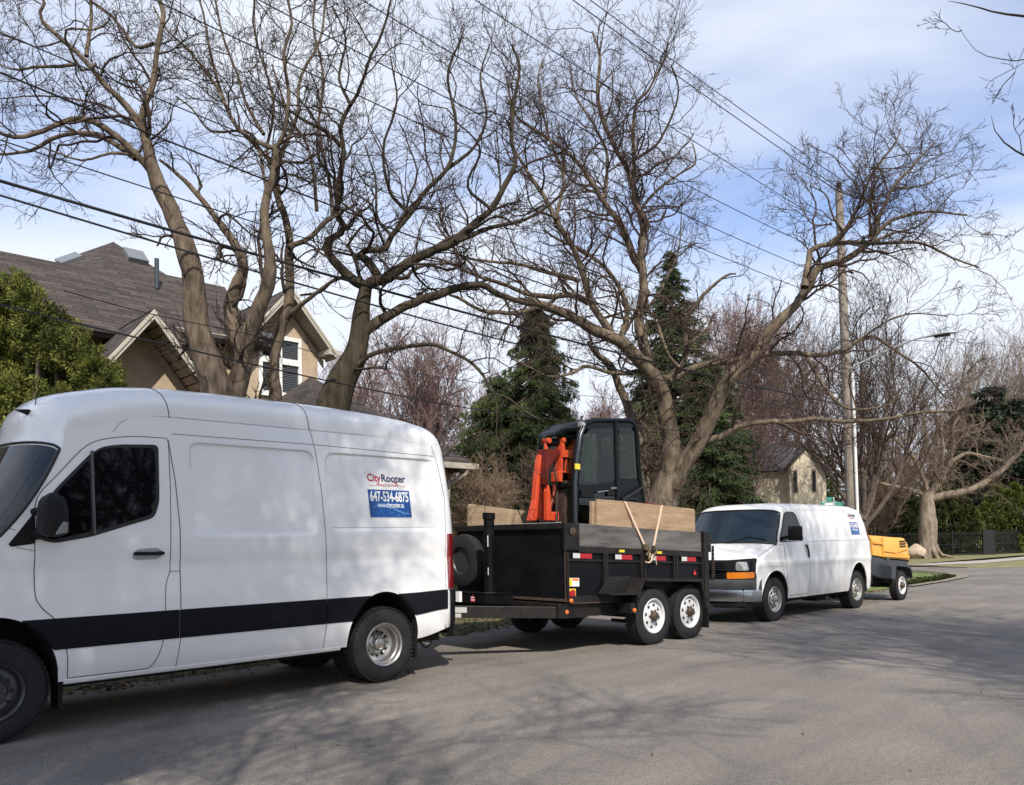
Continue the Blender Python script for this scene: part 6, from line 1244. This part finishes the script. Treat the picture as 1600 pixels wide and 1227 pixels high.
# --- big middle maple
Cc = [([(1030, 920), (1033, 820), (1038, 780), (1046, 745), (1052, 720)], 42, 30, 0, 0, 0),
 ([(1046, 752), (1048, 715), (1047, 685), (1041, 645), (1036, 610), (1014, 577), (990, 553), (965, 531), (930, 515), (896, 498), (860, 482), (825, 466)], 25, 11, 0, -1.5, .5),
 ([(1038, 785), (1050, 755), (1066, 732), (1085, 706), (1108, 655), (1126, 613), (1144, 588), (1166, 566), (1190, 541), (1218, 503), (1247, 470), (1265, 442), (1280, 417), (1318, 407), (1356, 381), (1375, 360), (1403, 341), (1452, 331), (1512, 336)], 25, 2.5, 0, -1.6, .55),
 ([(1257, 449), (1262, 418), (1269, 392), (1295, 382), (1341, 379), (1395, 380), (1441, 380), (1485, 402), (1530, 418)], 9, 2, -1.4, -.4, .8),
 ([(1295, 382), (1318, 364), (1334, 334), (1353, 290), (1376, 252), (1397, 226), (1408, 200)], 6, 2, -1.3, -1.0, 1.3),
 ([(1360, 377), (1359, 355), (1361, 310), (1381, 262)], 4.5, 2, -1.5, -.6, 1.3),
 ([(1364, 366), (1376, 333), (1396, 294), (1419, 268), (1443, 241), (1462, 222)], 6, 2, -1.5, -2.2, 1.3),
 ([(1356, 381), (1395, 365), (1440, 350), (1490, 300)], 4, 1.8, -1.5, -.8, 1.3),
 ([(1318, 364), (1300, 335), (1290, 305), (1265, 290)], 3.5, 1.5, -1.3, -1.8, 1.3),
 ([(1300, 350), (1270, 350), (1250, 320)], 2.5, 1.2, -1.3, -.6, 1.3),
 ([(1396, 294), (1440, 290), (1480, 270)], 3, 1.4, -1.8, -1.2, 1.3),
 ([(1020, 584), (1007, 541), (1000, 505), (1002, 470), (1004, 434), (1001, 400), (1003, 368), (999, 329), (986, 275), (960, 232), (938, 172), (933, 128), (938, 89), (926, 50)], 15, 3, -.4, .6, 1.1),
 ([(1003, 368), (1012, 349), (992, 310), (990, 250), (992, 168), (1015, 139), (1038, 92), (1043, 66)], 7, 2.2, 0, -.8, 1.2),
 ([(1000, 330), (1022, 302), (1062, 271), (1086, 255), (1082, 225)], 4.5, 2, .3, 1.2, 1.2),
 ([(990, 250), (1030, 220), (1060, 150), (1048, 100)], 4, 1.8, -.3, -1.4, 1.2),
 ([(1003, 425), (966, 350), (942, 310), (921, 278), (890, 240), (850, 213), (812, 186), (790, 150)], 9, 2.5, 0, -1.0, 1.1),
 ([(942, 310), (950, 250), (930, 200), (900, 150), (890, 100)], 5, 2, -.4, .8, 1.2),
 ([(955, 526), (932, 484), (915, 440), (899, 394), (868, 342), (841, 294), (818, 256), (800, 220), (797, 155), (790, 120)], 10, 2.2, -.9, -1.8, 1.1),
 ([(868, 342), (880, 280), (860, 220), (840, 130), (850, 90)], 5, 2, -1.4, -.6, 1.2),
 ([(920, 474), (887, 462), (858, 466), (824, 460), (796, 449), (757, 434), (722, 420), (690, 405), (650, 400)], 8, 3, -1., -2.2, .9),
 ([(905, 440), (865, 429), (812, 414), (762, 407), (720, 398), (680, 350)], 6, 2.5, -1.2, -.2, .9),
 ([(920, 512), (887, 495), (851, 480), (812, 489), (777, 487), (752, 484), (722, 468), (702, 460)], 8, 3.5, -1.1, -2.4, .7),
 ([(970, 535), (980, 490), (960, 440), (925, 400), (880, 380), (850, 360)], 8, 3, -.8, .4, 1.),
 ([(1000, 500), (1040, 440), (1060, 390), (1065, 340)], 4, 1.8, -.3, .6, 1.),
 ([(1046, 596), (1082, 577), (1132, 566), (1168, 559), (1200, 553), (1238, 552), (1272, 556), (1320, 547), (1344, 531), (1366, 527), (1384, 538), (1408, 555), (1440, 577), (1461, 602), (1480, 623)], 9, 2, 0, .6, .7),
 ([(1344, 531), (1390, 500), (1430, 490), (1480, 495)], 3, 1.5, .4, -.4, .8),
 ([(1100, 690), (1127, 684), (1154, 667), (1200, 660), (1238, 659), (1272, 654), (1322, 660), (1376, 656), (1440, 645), (1492, 642), (1514, 630)], 9, 2.8, 0, -1.4, .6),
 ([(1260, 556), (1285, 600), (1312, 632), (1340, 640), (1376, 638), (1400, 626), (1404, 606)], 5, 2, .3, -.7, .7),
 ([(1020, 584), (1008, 540), (1010, 505), (1026, 503), (1033, 527), (1044, 556), (1061, 574)], 6.5, 4, -.4, -1.1, .15),
 ([(1046, 590), (1068, 566), (1072, 538), (1071, 502), (1090, 473), (1112, 450), (1136, 430), (1150, 428)], 9, 2.5, 0, -.8, .35),
 ([(1072, 541), (1104, 516), (1114, 492)], 5, 3, -.4, .2, .35), ([(1076, 546), (1100, 548), (1125, 560)], 3, 1.5, -.4, -1., .5),
 ([(1043, 592), (1006, 581), (978, 584), (950, 583), (917, 573), (896, 583), (860, 589), (835, 578), (802, 561)], 7.5, 2, -.1, -1.6, .6),
 ([(1005, 870), (1006, 800), (1003, 703), (984, 640), (968, 603), (956, 574), (933, 553), (920, 532)], 17, 6, .6, .2, .25),
 ([(1060, 742), (1045, 690), (1048, 640)], 10, 8, .2, .6, 0)]
traced_tree('maple_tree', 'broad bare maple with thick spreading limbs in the middle behind the excavator cab', 'tree', 19, Cc, MB_C, mat('twig_mid', (.075, .052, .042), rough=.9, spec=.15), 31, dens=3.4, L1=1.7, twr=.0038)
# --- right maple
T_ = [([(1450, 874), (1449, 855), (1449, 818), (1449, 790), (1450, 770)], 16, 13, 0, 0, 0),
 ([(1450, 780), (1466, 776), (1497, 770), (1531, 759), (1557, 741), (1580, 720), (1600, 697), (1618, 675)], 8, 4, 0, -2, .6),
 ([(1455, 772), (1463, 760), (1477, 736), (1489, 720), (1512, 709), (1541, 714), (1566, 720)], 6, 2.5, 0, .5, .8), ([(1452, 774), (1459, 750), (1462, 721), (1465, 692), (1472, 672), (1468, 640)], 6, 2, 0, 1, .9),
 ([(1484, 728), (1490, 695), (1488, 672), (1500, 650)], 4, 1.6, 0, -1, .9), ([(1450, 775), (1446, 757), (1431, 721), (1412, 700), (1394, 684), (1372, 676)], 5.5, 2, 0, -1.5, .9),
 ([(1448, 778), (1436, 770), (1410, 762), (1380, 756), (1358, 747), (1330, 745)], 5, 1.8, 0, 1, .8), ([(1446, 770), (1430, 745), (1420, 700), (1425, 660)], 4, 1.8, 0, 1.4, .9), ([(1455, 765), (1475, 715), (1470, 670), (1485, 630)], 4, 1.8, 0, -1.6, .9), ([(1448, 765), (1440, 720), (1448, 680), (1440, 640)], 4, 1.8, 0, 2, .9)]
traced_tree('maple_tree', 'stout pale-trunked bare maple standing on the lawn at right beside a boulder', 'tree', 46, T_, mat('bark_pale', (.09, .070, .052), rough=.95, var2=(.32, .255, .19), vscale=6, bump=1., bscale=12, stretch=(1, 1, .25)), MT_B, 41, scale=1.3, dens=2.6, L1=2.6, twr=.0075, levels=(5, 5, 3), up=.2)
mb = MB(); b = at(1450, 872, 46)
for k in range(9): a = k*.7+.2*math.sin(k*5); L_ = 1.1+.5*math.sin(k*3.3); mb.tube([(b[0]+.30*math.cos(a), b[1]+.30*math.sin(a), 1.2), (b[0]+.48*math.cos(a), b[1]+.48*math.sin(a), .55), (b[0]+.72*math.cos(a), b[1]+.72*math.sin(a), .24), (b[0]+L_*math.cos(a+.15), b[1]+L_*math.sin(a+.15), .03)], [.10, .13, .11, .04], 8)
rt = [o for o in bpy.data.objects if o.get('label', '').startswith('stout pale')][0]; mb.v = [(x-rt.location.x, y-rt.location.y, z) for x, y, z in mb.v]; mb.build('root_flare', MATS['bark_pale'], rt, smooth=60)
# --- overhanging branches at the top right: their tree stands just outside the frame
E_ = [([(2450, 1500), (2440, 900), (2400, 300), (2300, 0)], 90, 55, 0, 0, 0), ([(2300, 60), (2100, 60), (1900, 30), (1700, 40), (1620, 30), (1560, 22), (1510, 8), (1482, 2)], 15, 1.2, 0, .3, .22), ([(1700, 42), (1640, 75), (1600, 95), (1560, 92), (1525, 80), (1496, 40)], 4, 1., .2, .1, .5),
 ([(2400, 300), (2150, 250), (1900, 260), (1720, 268), (1620, 250), (1580, 232), (1555, 208), (1547, 180)], 14, 1.0, 0, -.2, .18), ([(1650, 36), (1610, 60), (1590, 100), (1575, 150)], 2, .9, .2, .6, .5)]
traced_tree('maple_tree', 'bare tree off the right edge, its thin twigs hanging into the upper right corner', 'tree', 6.5, E_, MB_B, MT_D, 51, scale=.5, dens=3, L1=.42, twr=.0021, levels=(3, 3, 2))

# --- procedural bare trees
def bare_tree(name, label, base, h, spread, seed, mtr, mtw, stems=5, group=None, twr=.01, trunk_r=.2, fork=.3, k=(6, 6, 6, 4), up=.25, cat='tree', L=(.55, .30, .16, .09)):
    rng = np.random.default_rng(seed); x, y = base[0], base[1]; root = thing(name, label, cat, (float(x), float(y), 0), 0, group)
    t = np.linspace(0, 1, 6); P = np.stack([np.zeros(6)+rng.normal()*.02*h*t, rng.normal()*.02*h*t, h*fork*t], 1)[None]; Rr = np.linspace(trunk_r*1.2, trunk_r*.8, 6)[None]; tr_ = [tubes(P, Rr, 10)]
    a0 = rng.random()*6.28; S = []; SR = []
    for i in range(stems):
        a = a0+i*2*math.pi/stems+rng.normal()*.25; tilt = rng.uniform(.15, 1.)*spread; z0 = h*fork*rng.uniform(.6, 1.); top = h*rng.uniform(.72, .95); q = []
        for s in np.linspace(0, 1, 9): q.append((tilt*s**.75*math.cos(a)+.03*h*rng.normal()*s*.5, tilt*s**.75*math.sin(a)+.03*h*rng.normal()*s*.5, z0+(top-z0)*s**1.08*(1-.18*(tilt/spread)*s)))
        S.append(q); SR.append(np.linspace(trunk_r*.55, twr*2., 9))
    S = np.array(S); SR = np.array(SR); tr_.append(tubes(S, SR, 6)); V, F = cat_(tr_); np_mesh('trunk', V, F, mtr, root, smooth=True)
    tw = []; c1, r1 = children(S, SR, k[0]+3, h*L[0]*.62, rng, (22, 50), 7, up, .14, .12, .55, .06, twr*1.8, .4); tw.append(tubes(c1, r1, 4))
    c2, r2 = children(c1, r1, k[1], h*L[1]*.62, rng, (25, 50), 5, up*.8, .17, .12, .6, .03, twr*1.4, .5); tw.append(tubes(c2, r2, 3))
    c3, r3 = children(c2, r2, k[2], h*L[2]*.62, rng, (25, 50), 4, up*.7, .2, .1, .7, .02, twr, .7); tw.append(tubes(c3, r3, 3))
    if k[3]: c4, r4 = children(c3, r3, k[3], h*L[3]*.62, rng, (22, 50), 3, up*.5, .2, .2, .8, .01, twr*.8, .8); tw.append(tubes(c4, r4, 3))
    V, F = cat_(tw); np_mesh('crown', V, F, mtw, root); return root
MK = mat('bark_far', (.10, .075, .06), rough=.95, var=.3, vscale=2); MK2 = mat('bark_far_tan', (.19, .14, .10), rough=.95, var=.3, vscale=2)
def ground_at(px, Y): p = at(px, 840, Y); return (float(p[0]), float(p[1]))
bare_tree('bare_tree', 'reddish twiggy bare tree with a rounded crown between the dark tree and the spruces', ground_at(668, 38), 10.6, 4.0, 61, MK, MT_R, 9, twr=.011, trunk_r=.22, fork=.22, k=(6, 6, 6, 3))
bare_tree('bare_tree', 'reddish bare tree directly right of the window gable, behind the dark tree trunk', ground_at(570, 42), 11.2, 4.2, 62, MK, MT_R, 8, twr=.010, trunk_r=.2, fork=.2, k=(5, 6, 5, 3))
bare_tree('bare_tree', 'hazy reddish bare tree right behind the tall central spruce', ground_at(1160, 46), 14.4, 3.2, 63, MK, MT_R, 8, twr=.011, trunk_r=.20, fork=.2, k=(6, 6, 6, 3))
bare_tree('bare_tree', 'reddish bare tree left of the wooden pole, above the stone house', ground_at(1230, 58), 15.2, 4.0, 64, MK, MT_R, 8, twr=.013, trunk_r=.22, fork=.2, k=(6, 6, 5, 3))
bare_tree('bare_tree', 'dense bare tree immediately behind the wooden pole', ground_at(1350, 40), 13.6, 4.0, 65, MK, mat('twig_mid', (.075, .052, .042), rough=.9), 9, twr=.008, trunk_r=.24, fork=.2, k=(5, 5, 5, 3))
bare_tree('bare_tree', 'bare tree behind the street lamp head', ground_at(1415, 56), 13.4, 4.0, 66, MK, mat('twig_mid', (.075, .052, .042)), 7, twr=.010, trunk_r=.16, fork=.22, k=(4, 4, 5, 3))
bare_tree('bare_tree', 'tall slim upright bare tree left of the right frame edge', ground_at(1543, 62), 16.6, 3.2, 67, MK, MT_B, 7, twr=.010, trunk_r=.20, fork=.3, k=(5, 5, 4, 3), up=.45)
bare_tree('bare_tree', 'tall slim upright bare tree cut by the right frame edge', ground_at(1600, 63), 16.8, 3.0, 68, MK2, MT_B, 7, twr=.010, trunk_r=.20, fork=.3, k=(5, 5, 4, 3), up=.45)
bare_tree('bare_tree', 'small reddish bare tree between the two spruces', ground_at(925, 44), 9.2, 3.2, 69, MK, MT_R, 7, twr=.012, trunk_r=.16, fork=.2, k=(7, 6, 6, 3))
bare_tree('bare_shrub', 'brown twiggy shrub thicket left of the stout right-hand trunk', ground_at(1405, 56), 6.8, 3.4, 70, MK2, MT_T, 10, twr=.012, trunk_r=.10, fork=.05, k=(6, 6, 5, 3), cat='shrub')
bare_tree('bare_shrub', 'brown twiggy shrub thicket just right of the white pole conduit', ground_at(1362, 50), 6.8, 3.2, 71, MK2, MT_B, 10, twr=.011, trunk_r=.10, fork=.05, k=(6, 6, 5, 3), cat='shrub')
bare_tree('bare_shrub', 'tan tangled shrub behind the front of the black trailer', ground_at(735, 19), 3.5, 1.15, 73, MK2, MT_T, 11, twr=.0045, trunk_r=.05, fork=.04, k=(6, 6, 6, 2), cat='shrub', up=.1)
bare_tree('bare_shrub', 'tan tangled shrub between the middle maple and the excavator cab', ground_at(1000, 21.5), 4.6, 1.3, 74, MK2, MT_T, 9, twr=.005, trunk_r=.05, fork=.05, k=(5, 5, 5, 2), cat='shrub', up=.1)
bare_tree('bare_shrub', 'tan twiggy shrub at the foot of the left spruce right side', ground_at(880, 22), 4.2, 1.5, 75, MK2, MT_T, 9, twr=.005, trunk_r=.05, fork=.05, k=(5, 5, 5, 2), cat='shrub', up=.15)

# --- evergreens
def leafmat(name, c1, c2, sc_=1.2, isl=.45):
    m = mat(name, c1, rough=.8, var2=c2, vscale=sc_, island=isl, spec=.25); b = m.node_tree.nodes['Principled BSDF']; return m
def sprays(P, D, Ls, Wd, rng, jit=.5):
    n = len(P); D = D+rng.normal(size=D.shape)*jit; D /= np.linalg.norm(D, axis=1, keepdims=True); S = np.cross(D, rng.normal(size=D.shape)); S /= np.linalg.norm(S, axis=1, keepdims=True); L = Ls*rng.uniform(.6, 1.3, n)[:, None]; w_ = Wd*rng.uniform(.7, 1.3, n)[:, None]
    V = np.stack([P, P+D*L*.45+S*w_*.5, P+D*L, P+D*L*.45-S*w_*.5], 1).reshape(-1, 3); return V, np.arange(n*4).reshape(n, 4)
def spruce(name, label, base, h, rad, seed, m, droop=.5, wh=34, nb=9, per=11, Ls=.22, Wd=.05, z0=.06, hang=.6, power=.85, gap=0., cl=5, group=None):
    rng = np.random.default_rng(seed); root = thing(name, label, 'tree', (base[0], base[1], 0), 0, group); mb = MB(); mb.tube([(0, 0, h*t) for t in np.linspace(0, 1, 8)], [.028*h*(1-t)*.6+.02 for t in np.linspace(0, 1, 8)], 8); 
    Ps = []; Ds = []; br = []; brr = []
    for i in range(wh):
        t = z0+(1-z0)*i/wh; Lb = rad*(1-t)**power*(1+.16*math.sin(i*2.4+seed))+.05
        for k in range(nb):
            if rng.random() < gap: continue
            a = rng.random()*6.283; LL = Lb*rng.uniform(.45, 1.25); z = h*(t+rng.normal()*.012); s = np.linspace(0, 1, 6)
            q = np.stack([LL*s*math.cos(a), LL*s*math.sin(a), z-droop*LL*s**1.5*.9+.32*LL*s**3*droop+.02*LL*s], 1); br.append(q); brr.append(np.linspace(.02+.012*LL, .006, 6))
            npt = max(3, int(per*LL/rad*1.4)+2); ss = rng.uniform(.12, 1., npt)**.75
            pts = np.stack([np.interp(ss, s, q[:, c]) for c in range(3)], 1); side = np.array([-math.sin(a), math.cos(a), 0]); out = np.array([math.cos(a), math.sin(a), 0])
            for j in range(cl):
                off = side*rng.normal(size=npt)[:, None]*.10*LL*(1-ss[:, None]*.5)+np.array([0, 0, -1])*rng.random(npt)[:, None]*.16*hang*LL*.5; Ps.append(pts+off); Ds.append(out*.7+side*rng.normal(size=npt)[:, None]*.8+np.array([0, 0, -hang])*np.ones((npt, 1)))
    V1, F1 = sprays(np.concatenate(Ps), np.concatenate(Ds), Ls, Wd, rng); V2, F2 = tubes(np.array(br), np.array(brr), 3); 
    V3 = np.array(mb.v); F3 = np.array([f for f in mb.f if len(f) == 4]); V2, F2 = cat_([(V2, F2), (V3, F3)]); np_mesh('crown', V1, F1, m, root); np_mesh('trunk', V2, F2, MK, root); return root
M_SPR = leafmat('spruce_needles', (.028, .046, .014), (.090, .118, .036)); M_SPR2 = leafmat('dark_spruce', (.022, .036, .014), (.065, .090, .030)); M_PIN = leafmat('pine_needles', (.020, .034, .024), (.055, .075, .045)); M_CED = leafmat('cedar_leaf', (.045, .065, .014), (.20, .21, .045), 2.6, .6); M_HDG = leafmat('hedge_leaf', (.018, .028, .008), (.07, .085, .02), .8)
spruce('spruce_tree', 'taller drooping green spruce directly behind the red boom', ground_at(842, 25), 8.9, 2.3, 81, M_SPR, .75, 56, 14, 22, .16, .026, .02, 1.3, .58, .06, 10)
spruce('spruce_tree', 'lower, wider green spruce left of the one behind the red boom', ground_at(782, 26.5), 7.0, 2.9, 86, M_SPR, .75, 44, 13, 20, .16, .026, .02, 1.3, .5, .08, 10)
spruce('spruce_tree', 'dark spruce filling the gap behind the forked middle maple trunk', ground_at(1015, 33), 8.6, 2.6, 87, M_SPR2, .6, 40, 13, 16, .22, .038, .02, 1., .6, .05, 6)
spruce('spruce_tree', 'tallest dark spruce, its pointed top above the middle maple limbs', ground_at(1058, 31), 12.6, 3.5, 82, M_SPR2, .50, 62, 14, 20, .22, .038, .02, .8, .80, .0, 6)
spruce('spruce_tree', 'dark spruce mass to the right of the middle maple trunk, beside the stone house', ground_at(1112, 30), 8.3, 2.5, 83, M_SPR2, .55, 44, 14, 20, .22, .038, .02, .9, .55, .0, 6)
spruce('spruce_tree', 'low dark spruce behind the cab, left of the middle maple trunk', ground_at(955, 29), 5.0, 2.0, 84, M_SPR2, .5, 26, 12, 14, .26, .055, .02, .8, .7)
spruce('spruce_tree', 'small green spruce behind the left end of the black trailer', ground_at(742, 27), 5.0, 1.5, 85, M_SPR, .5, 26, 11, 12, .22, .045, .02, .8, .8)
for i, (px, Y, h_, r_, lab_) in enumerate(((1556, 57.5, 12.0, 3.0, 'dark ragged pine just left of the two slim upright trees'), (1508, 58.5, 10.6, 2.8, 'dark ragged pine furthest left of the right-hand group'), (1597, 57, 11.0, 3.0, 'dark ragged pine at the right frame edge'))):
    spruce('pine_tree', lab_, ground_at(px, Y), h_, r_, 90+i, M_PIN, .1, 17, 9, 26, .50, .10, .15, -.1, .35, .15, 8)
spruce('spruce_tree', 'small dark evergreen right of the stone house behind bare shrubs', ground_at(1300, 56), 7.2, 2.0, 96, M_SPR2, .35, 24, 10, 10, .3, .07, .03, .5, .7)

def blob_ever(name, label, base, clumps, seed, m, n=26, Ls=.13, Wd=.035, upv=.5, per=420, cat='shrub', group=None, base_z=0.):
    """evergreen built from leaf sprays spread over many small clumps; clumps: list of (x,y,z,r)"""
    rng = np.random.default_rng(seed); root = thing(name, label, cat, (base[0], base[1], base_z), 0, group); Ps = []; Ds = []
    for (x, y, z, r) in clumps:
        for _ in range(n):
            d = rng.normal(size=3); d /= np.linalg.norm(d); c = np.array([x, y, z])+d*r*rng.uniform(.45, 1.0)*np.array([1, 1, 1.1]); k = max(8, int(per/n)); q = rng.normal(size=(k, 3)); q /= np.linalg.norm(q, axis=1, keepdims=True); rr = r*.28
            P = c+q*rr*rng.random((k, 1))**.5; Ps.append(P); Ds.append(q*.6+d*.8+np.array([0, 0, upv]))
    V, F = sprays(np.concatenate(Ps), np.concatenate(Ds), Ls, Wd, rng, .35); np_mesh('crown', V, F, m, root)
    mb = MB(); zt = max(c[2] for c in clumps)
    for k in range(3): a = k*2.1; mb.tube([(.1*math.cos(a), .1*math.sin(a), 0), (.25*math.cos(a), .25*math.sin(a), zt*.5), (.15*math.cos(a+1), .15*math.sin(a+1), zt*.9)], [.06, .045, .02], 6)
    mb.build('trunk', MK, root, smooth=50); return root
# golden-green cedar at left
rng = random.Random(8); base_c = at(70, 760, 14.0); cl = []
prof = [(0, 432), (30, 424), (60, 470), (95, 500), (130, 535), (165, 560), (180, 585), (192, 622), (196, 700)]
for px in range(-90, 192, 16):
    ytop = np.interp(px, [-100, -40]+[p[0] for p in prof], [470, 440]+[p[1] for p in prof])
    for py in range(int(ytop)+22, 760, 26):
        p = at(px+rng.uniform(-6, 6), py+rng.uniform(-6, 6), 14+rng.uniform(-.5, 1.1)); cl.append((p[0]-base_c[0], p[1]-base_c[1], p[2], .30*rng.uniform(.8, 1.25)))
blob_ever('cedar_shrub', 'tall golden-green cedar left of the left gable, behind the near van cab', (float(base_c[0]), float(base_c[1])), cl, 7, M_CED, 26, .065, .020, .35, 1500)
# arborvitae hedge
def arbor(px, Y, h, r, seed, lab, m=M_HDG, Ls=.24, Wd=.07, group='arborvitae of the right-hand hedge'):
    b = ground_at(px, Y); rg = random.Random(seed); cl = []; z = .35
    while z < h: rr = r*(1-(z/h)**2.2)*.75+.10; cl += [(rg.uniform(-.25, .25)*rr, rg.uniform(-.25, .25)*rr, z, rr*rg.uniform(.85, 1.15))]; z += rr*.75
    return blob_ever('arborvitae', lab, b, cl, seed, m, 14, Ls, Wd, 1.1, 420, 'hedge', group)
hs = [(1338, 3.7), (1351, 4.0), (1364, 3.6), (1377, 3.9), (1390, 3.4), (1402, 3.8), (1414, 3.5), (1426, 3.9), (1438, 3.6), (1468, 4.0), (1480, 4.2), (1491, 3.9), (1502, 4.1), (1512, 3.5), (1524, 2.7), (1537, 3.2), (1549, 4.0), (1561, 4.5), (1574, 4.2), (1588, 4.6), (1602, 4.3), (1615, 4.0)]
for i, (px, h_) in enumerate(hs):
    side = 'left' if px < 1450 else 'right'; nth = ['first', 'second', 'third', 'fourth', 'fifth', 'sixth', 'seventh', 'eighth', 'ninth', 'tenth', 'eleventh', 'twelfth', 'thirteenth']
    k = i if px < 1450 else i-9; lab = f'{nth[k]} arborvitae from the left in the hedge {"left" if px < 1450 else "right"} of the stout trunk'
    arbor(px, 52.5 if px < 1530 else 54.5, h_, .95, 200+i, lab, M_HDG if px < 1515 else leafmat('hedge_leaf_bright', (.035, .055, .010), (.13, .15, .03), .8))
blob_ever('cedar_shrub', 'low green hedge shrub behind the left end of the trailer', ground_at(722, 21), [(x*.5, rng.uniform(-.2, .2), z, .42) for x in range(-3, 4) for z in (.4, .9, 1.4)], 17, M_CED, 10, .10, .03, .4, 260)

# --- trees behind the camera: they throw the dappled shade on the street and show in the glass
bare_tree('bare_tree', 'bare street tree behind the photographer, its shade falling right on the road', (8.6, 1.6), 13.5, 4.6, 301, MB_A, MT_D, 11, twr=.007, trunk_r=.08, fork=.28, k=(6, 6, 5, 3))
bare_tree('bare_tree', 'bare street tree behind the photographer, shading the near van', (-1.8, -2.4), 14.5, 3.4, 302, MB_A, MT_D, 12, twr=.008, trunk_r=.08, fork=.3, k=(7, 6, 6, 3))

# pruning scars on the trunks
def scar(label0, px, py, Y, r, col=(.42, .33, .24)):
    rt_ = [o for o in bpy.data.objects if o.get('label', '').startswith(label0)][0]; p = at(px, py, Y); mb = MB(); mb.lathe([(-.05, r), (-.02, r*1.05), (.0, r*.9), (-.012, r*.62), (-.02, r*.55)], 14, (0, 0, 0), -1)
    mb.v = [(p[0]-rt_.location.x+x, p[1]+y, p[2]+z) for x, y, z in mb.v]; mb.build('branch_collar', MB_A, rt_, smooth=40)
    mb = MB(); mb.lathe([(-.018, r*.60), (-.012, r*.5), (-.010, 0)], 12, (0, 0, 0), -1); mb.v = [(p[0]-rt_.location.x+x, p[1]+y, p[2]+z) for x, y, z in mb.v]; mb.build('cut_face', mat('cut_wood', col, rough=.9, var=.2), rt_)
for a in (('bare multi-stem', 282, 366, 10.62, .05), ('bare multi-stem', 308, 411, 10.68, .045), ('bare multi-stem', 424, 521, 10.95, .04), ('broad bare maple', 986, 548, 17.95, .11), ('broad bare maple', 1040, 640, 18.75, .09)): scar(*a)

for i, (x, y, h_, r_, nm_) in enumerate(((17.5, -6, 11, 3.2, 'spruce_tree'), (20.5, .5, 12.5, 3.4, 'spruce_tree'), (15.5, -12, 10, 3.0, 'spruce_tree'), (23.5, 7.5, 10.5, 3.2, 'spruce_tree'))):  # unseen trees from here on are added to darken the window reflections
    spruce(nm_, ['dark spruce across the street, first out of frame at right', 'tall spruce across the street, reflected in the vans\' windows', 'dark spruce across the street, nearest behind the photographer', 'broad spruce across the street, furthest along the road'][i], (x, y), h_, r_, 400+i, M_SPR2, .5, 30, 10, 9, .34, .09, .02, .7, .7)
bare_tree('bare_tree', 'bare tree on the far verge across the street, out of frame at right', (13.5, -2.0), 11, 4, 411, MB_A, MT_D, 7, twr=.012, trunk_r=.25, fork=.25, k=(5, 5, 4, 2))
# ---------------- every loose piece of these parts becomes a part of its own ----------------
def split_loose(o):
    me = o.data; n = len(me.vertices); par = list(range(n))
    def find(a):
        while par[a] != a: par[a] = par[par[a]]; a = par[a]
        return a
    for e in me.edges: par[find(e.vertices[0])] = find(e.vertices[1])
    isl = {}
    for p in me.polygons: isl.setdefault(find(p.vertices[0]), []).append(p)
    if len(isl) < 2: return
    keep = None; name = o.name.split('.')[0]; sm = [p.use_smooth for p in me.polygons]
    for k, ps in isl.items():
        ids = sorted({v for p in ps for v in p.vertices}); mp_ = {v: i for i, v in enumerate(ids)}
        nm = bpy.data.meshes.new(name); nm.from_pydata([tuple(me.vertices[v].co) for v in ids], [], [tuple(mp_[v] for v in p.vertices) for p in ps])
        if sm[ps[0].index]: nm.shade_smooth(); nm.set_sharp_from_angle(angle=R_(40))
        if keep is None: keep = nm; continue
        link(name, nm, me.materials[0], o.parent)
    keep.materials.append(me.materials[0]); o.data = keep
for o in list(bpy.data.objects):
    if o.type == 'MESH' and o.name.split('.')[0] in ('vent_hole', 'mud_flap', 'arch_lip', 'marker_lamp', 'eave_return', 'bumper_corner', 'reflector', 'side_marker', 'corner_trim', 'label', 'plate_label', 'wiper', 'tarp_bracket', 'work_lamp', 'hood_rib', 'skylight', 'louvre', 'hand_rail', 'lamp_divider', 'cab_window', 'hub'):
        if o.name.split('.')[0] != 'louvre': split_loose(o)
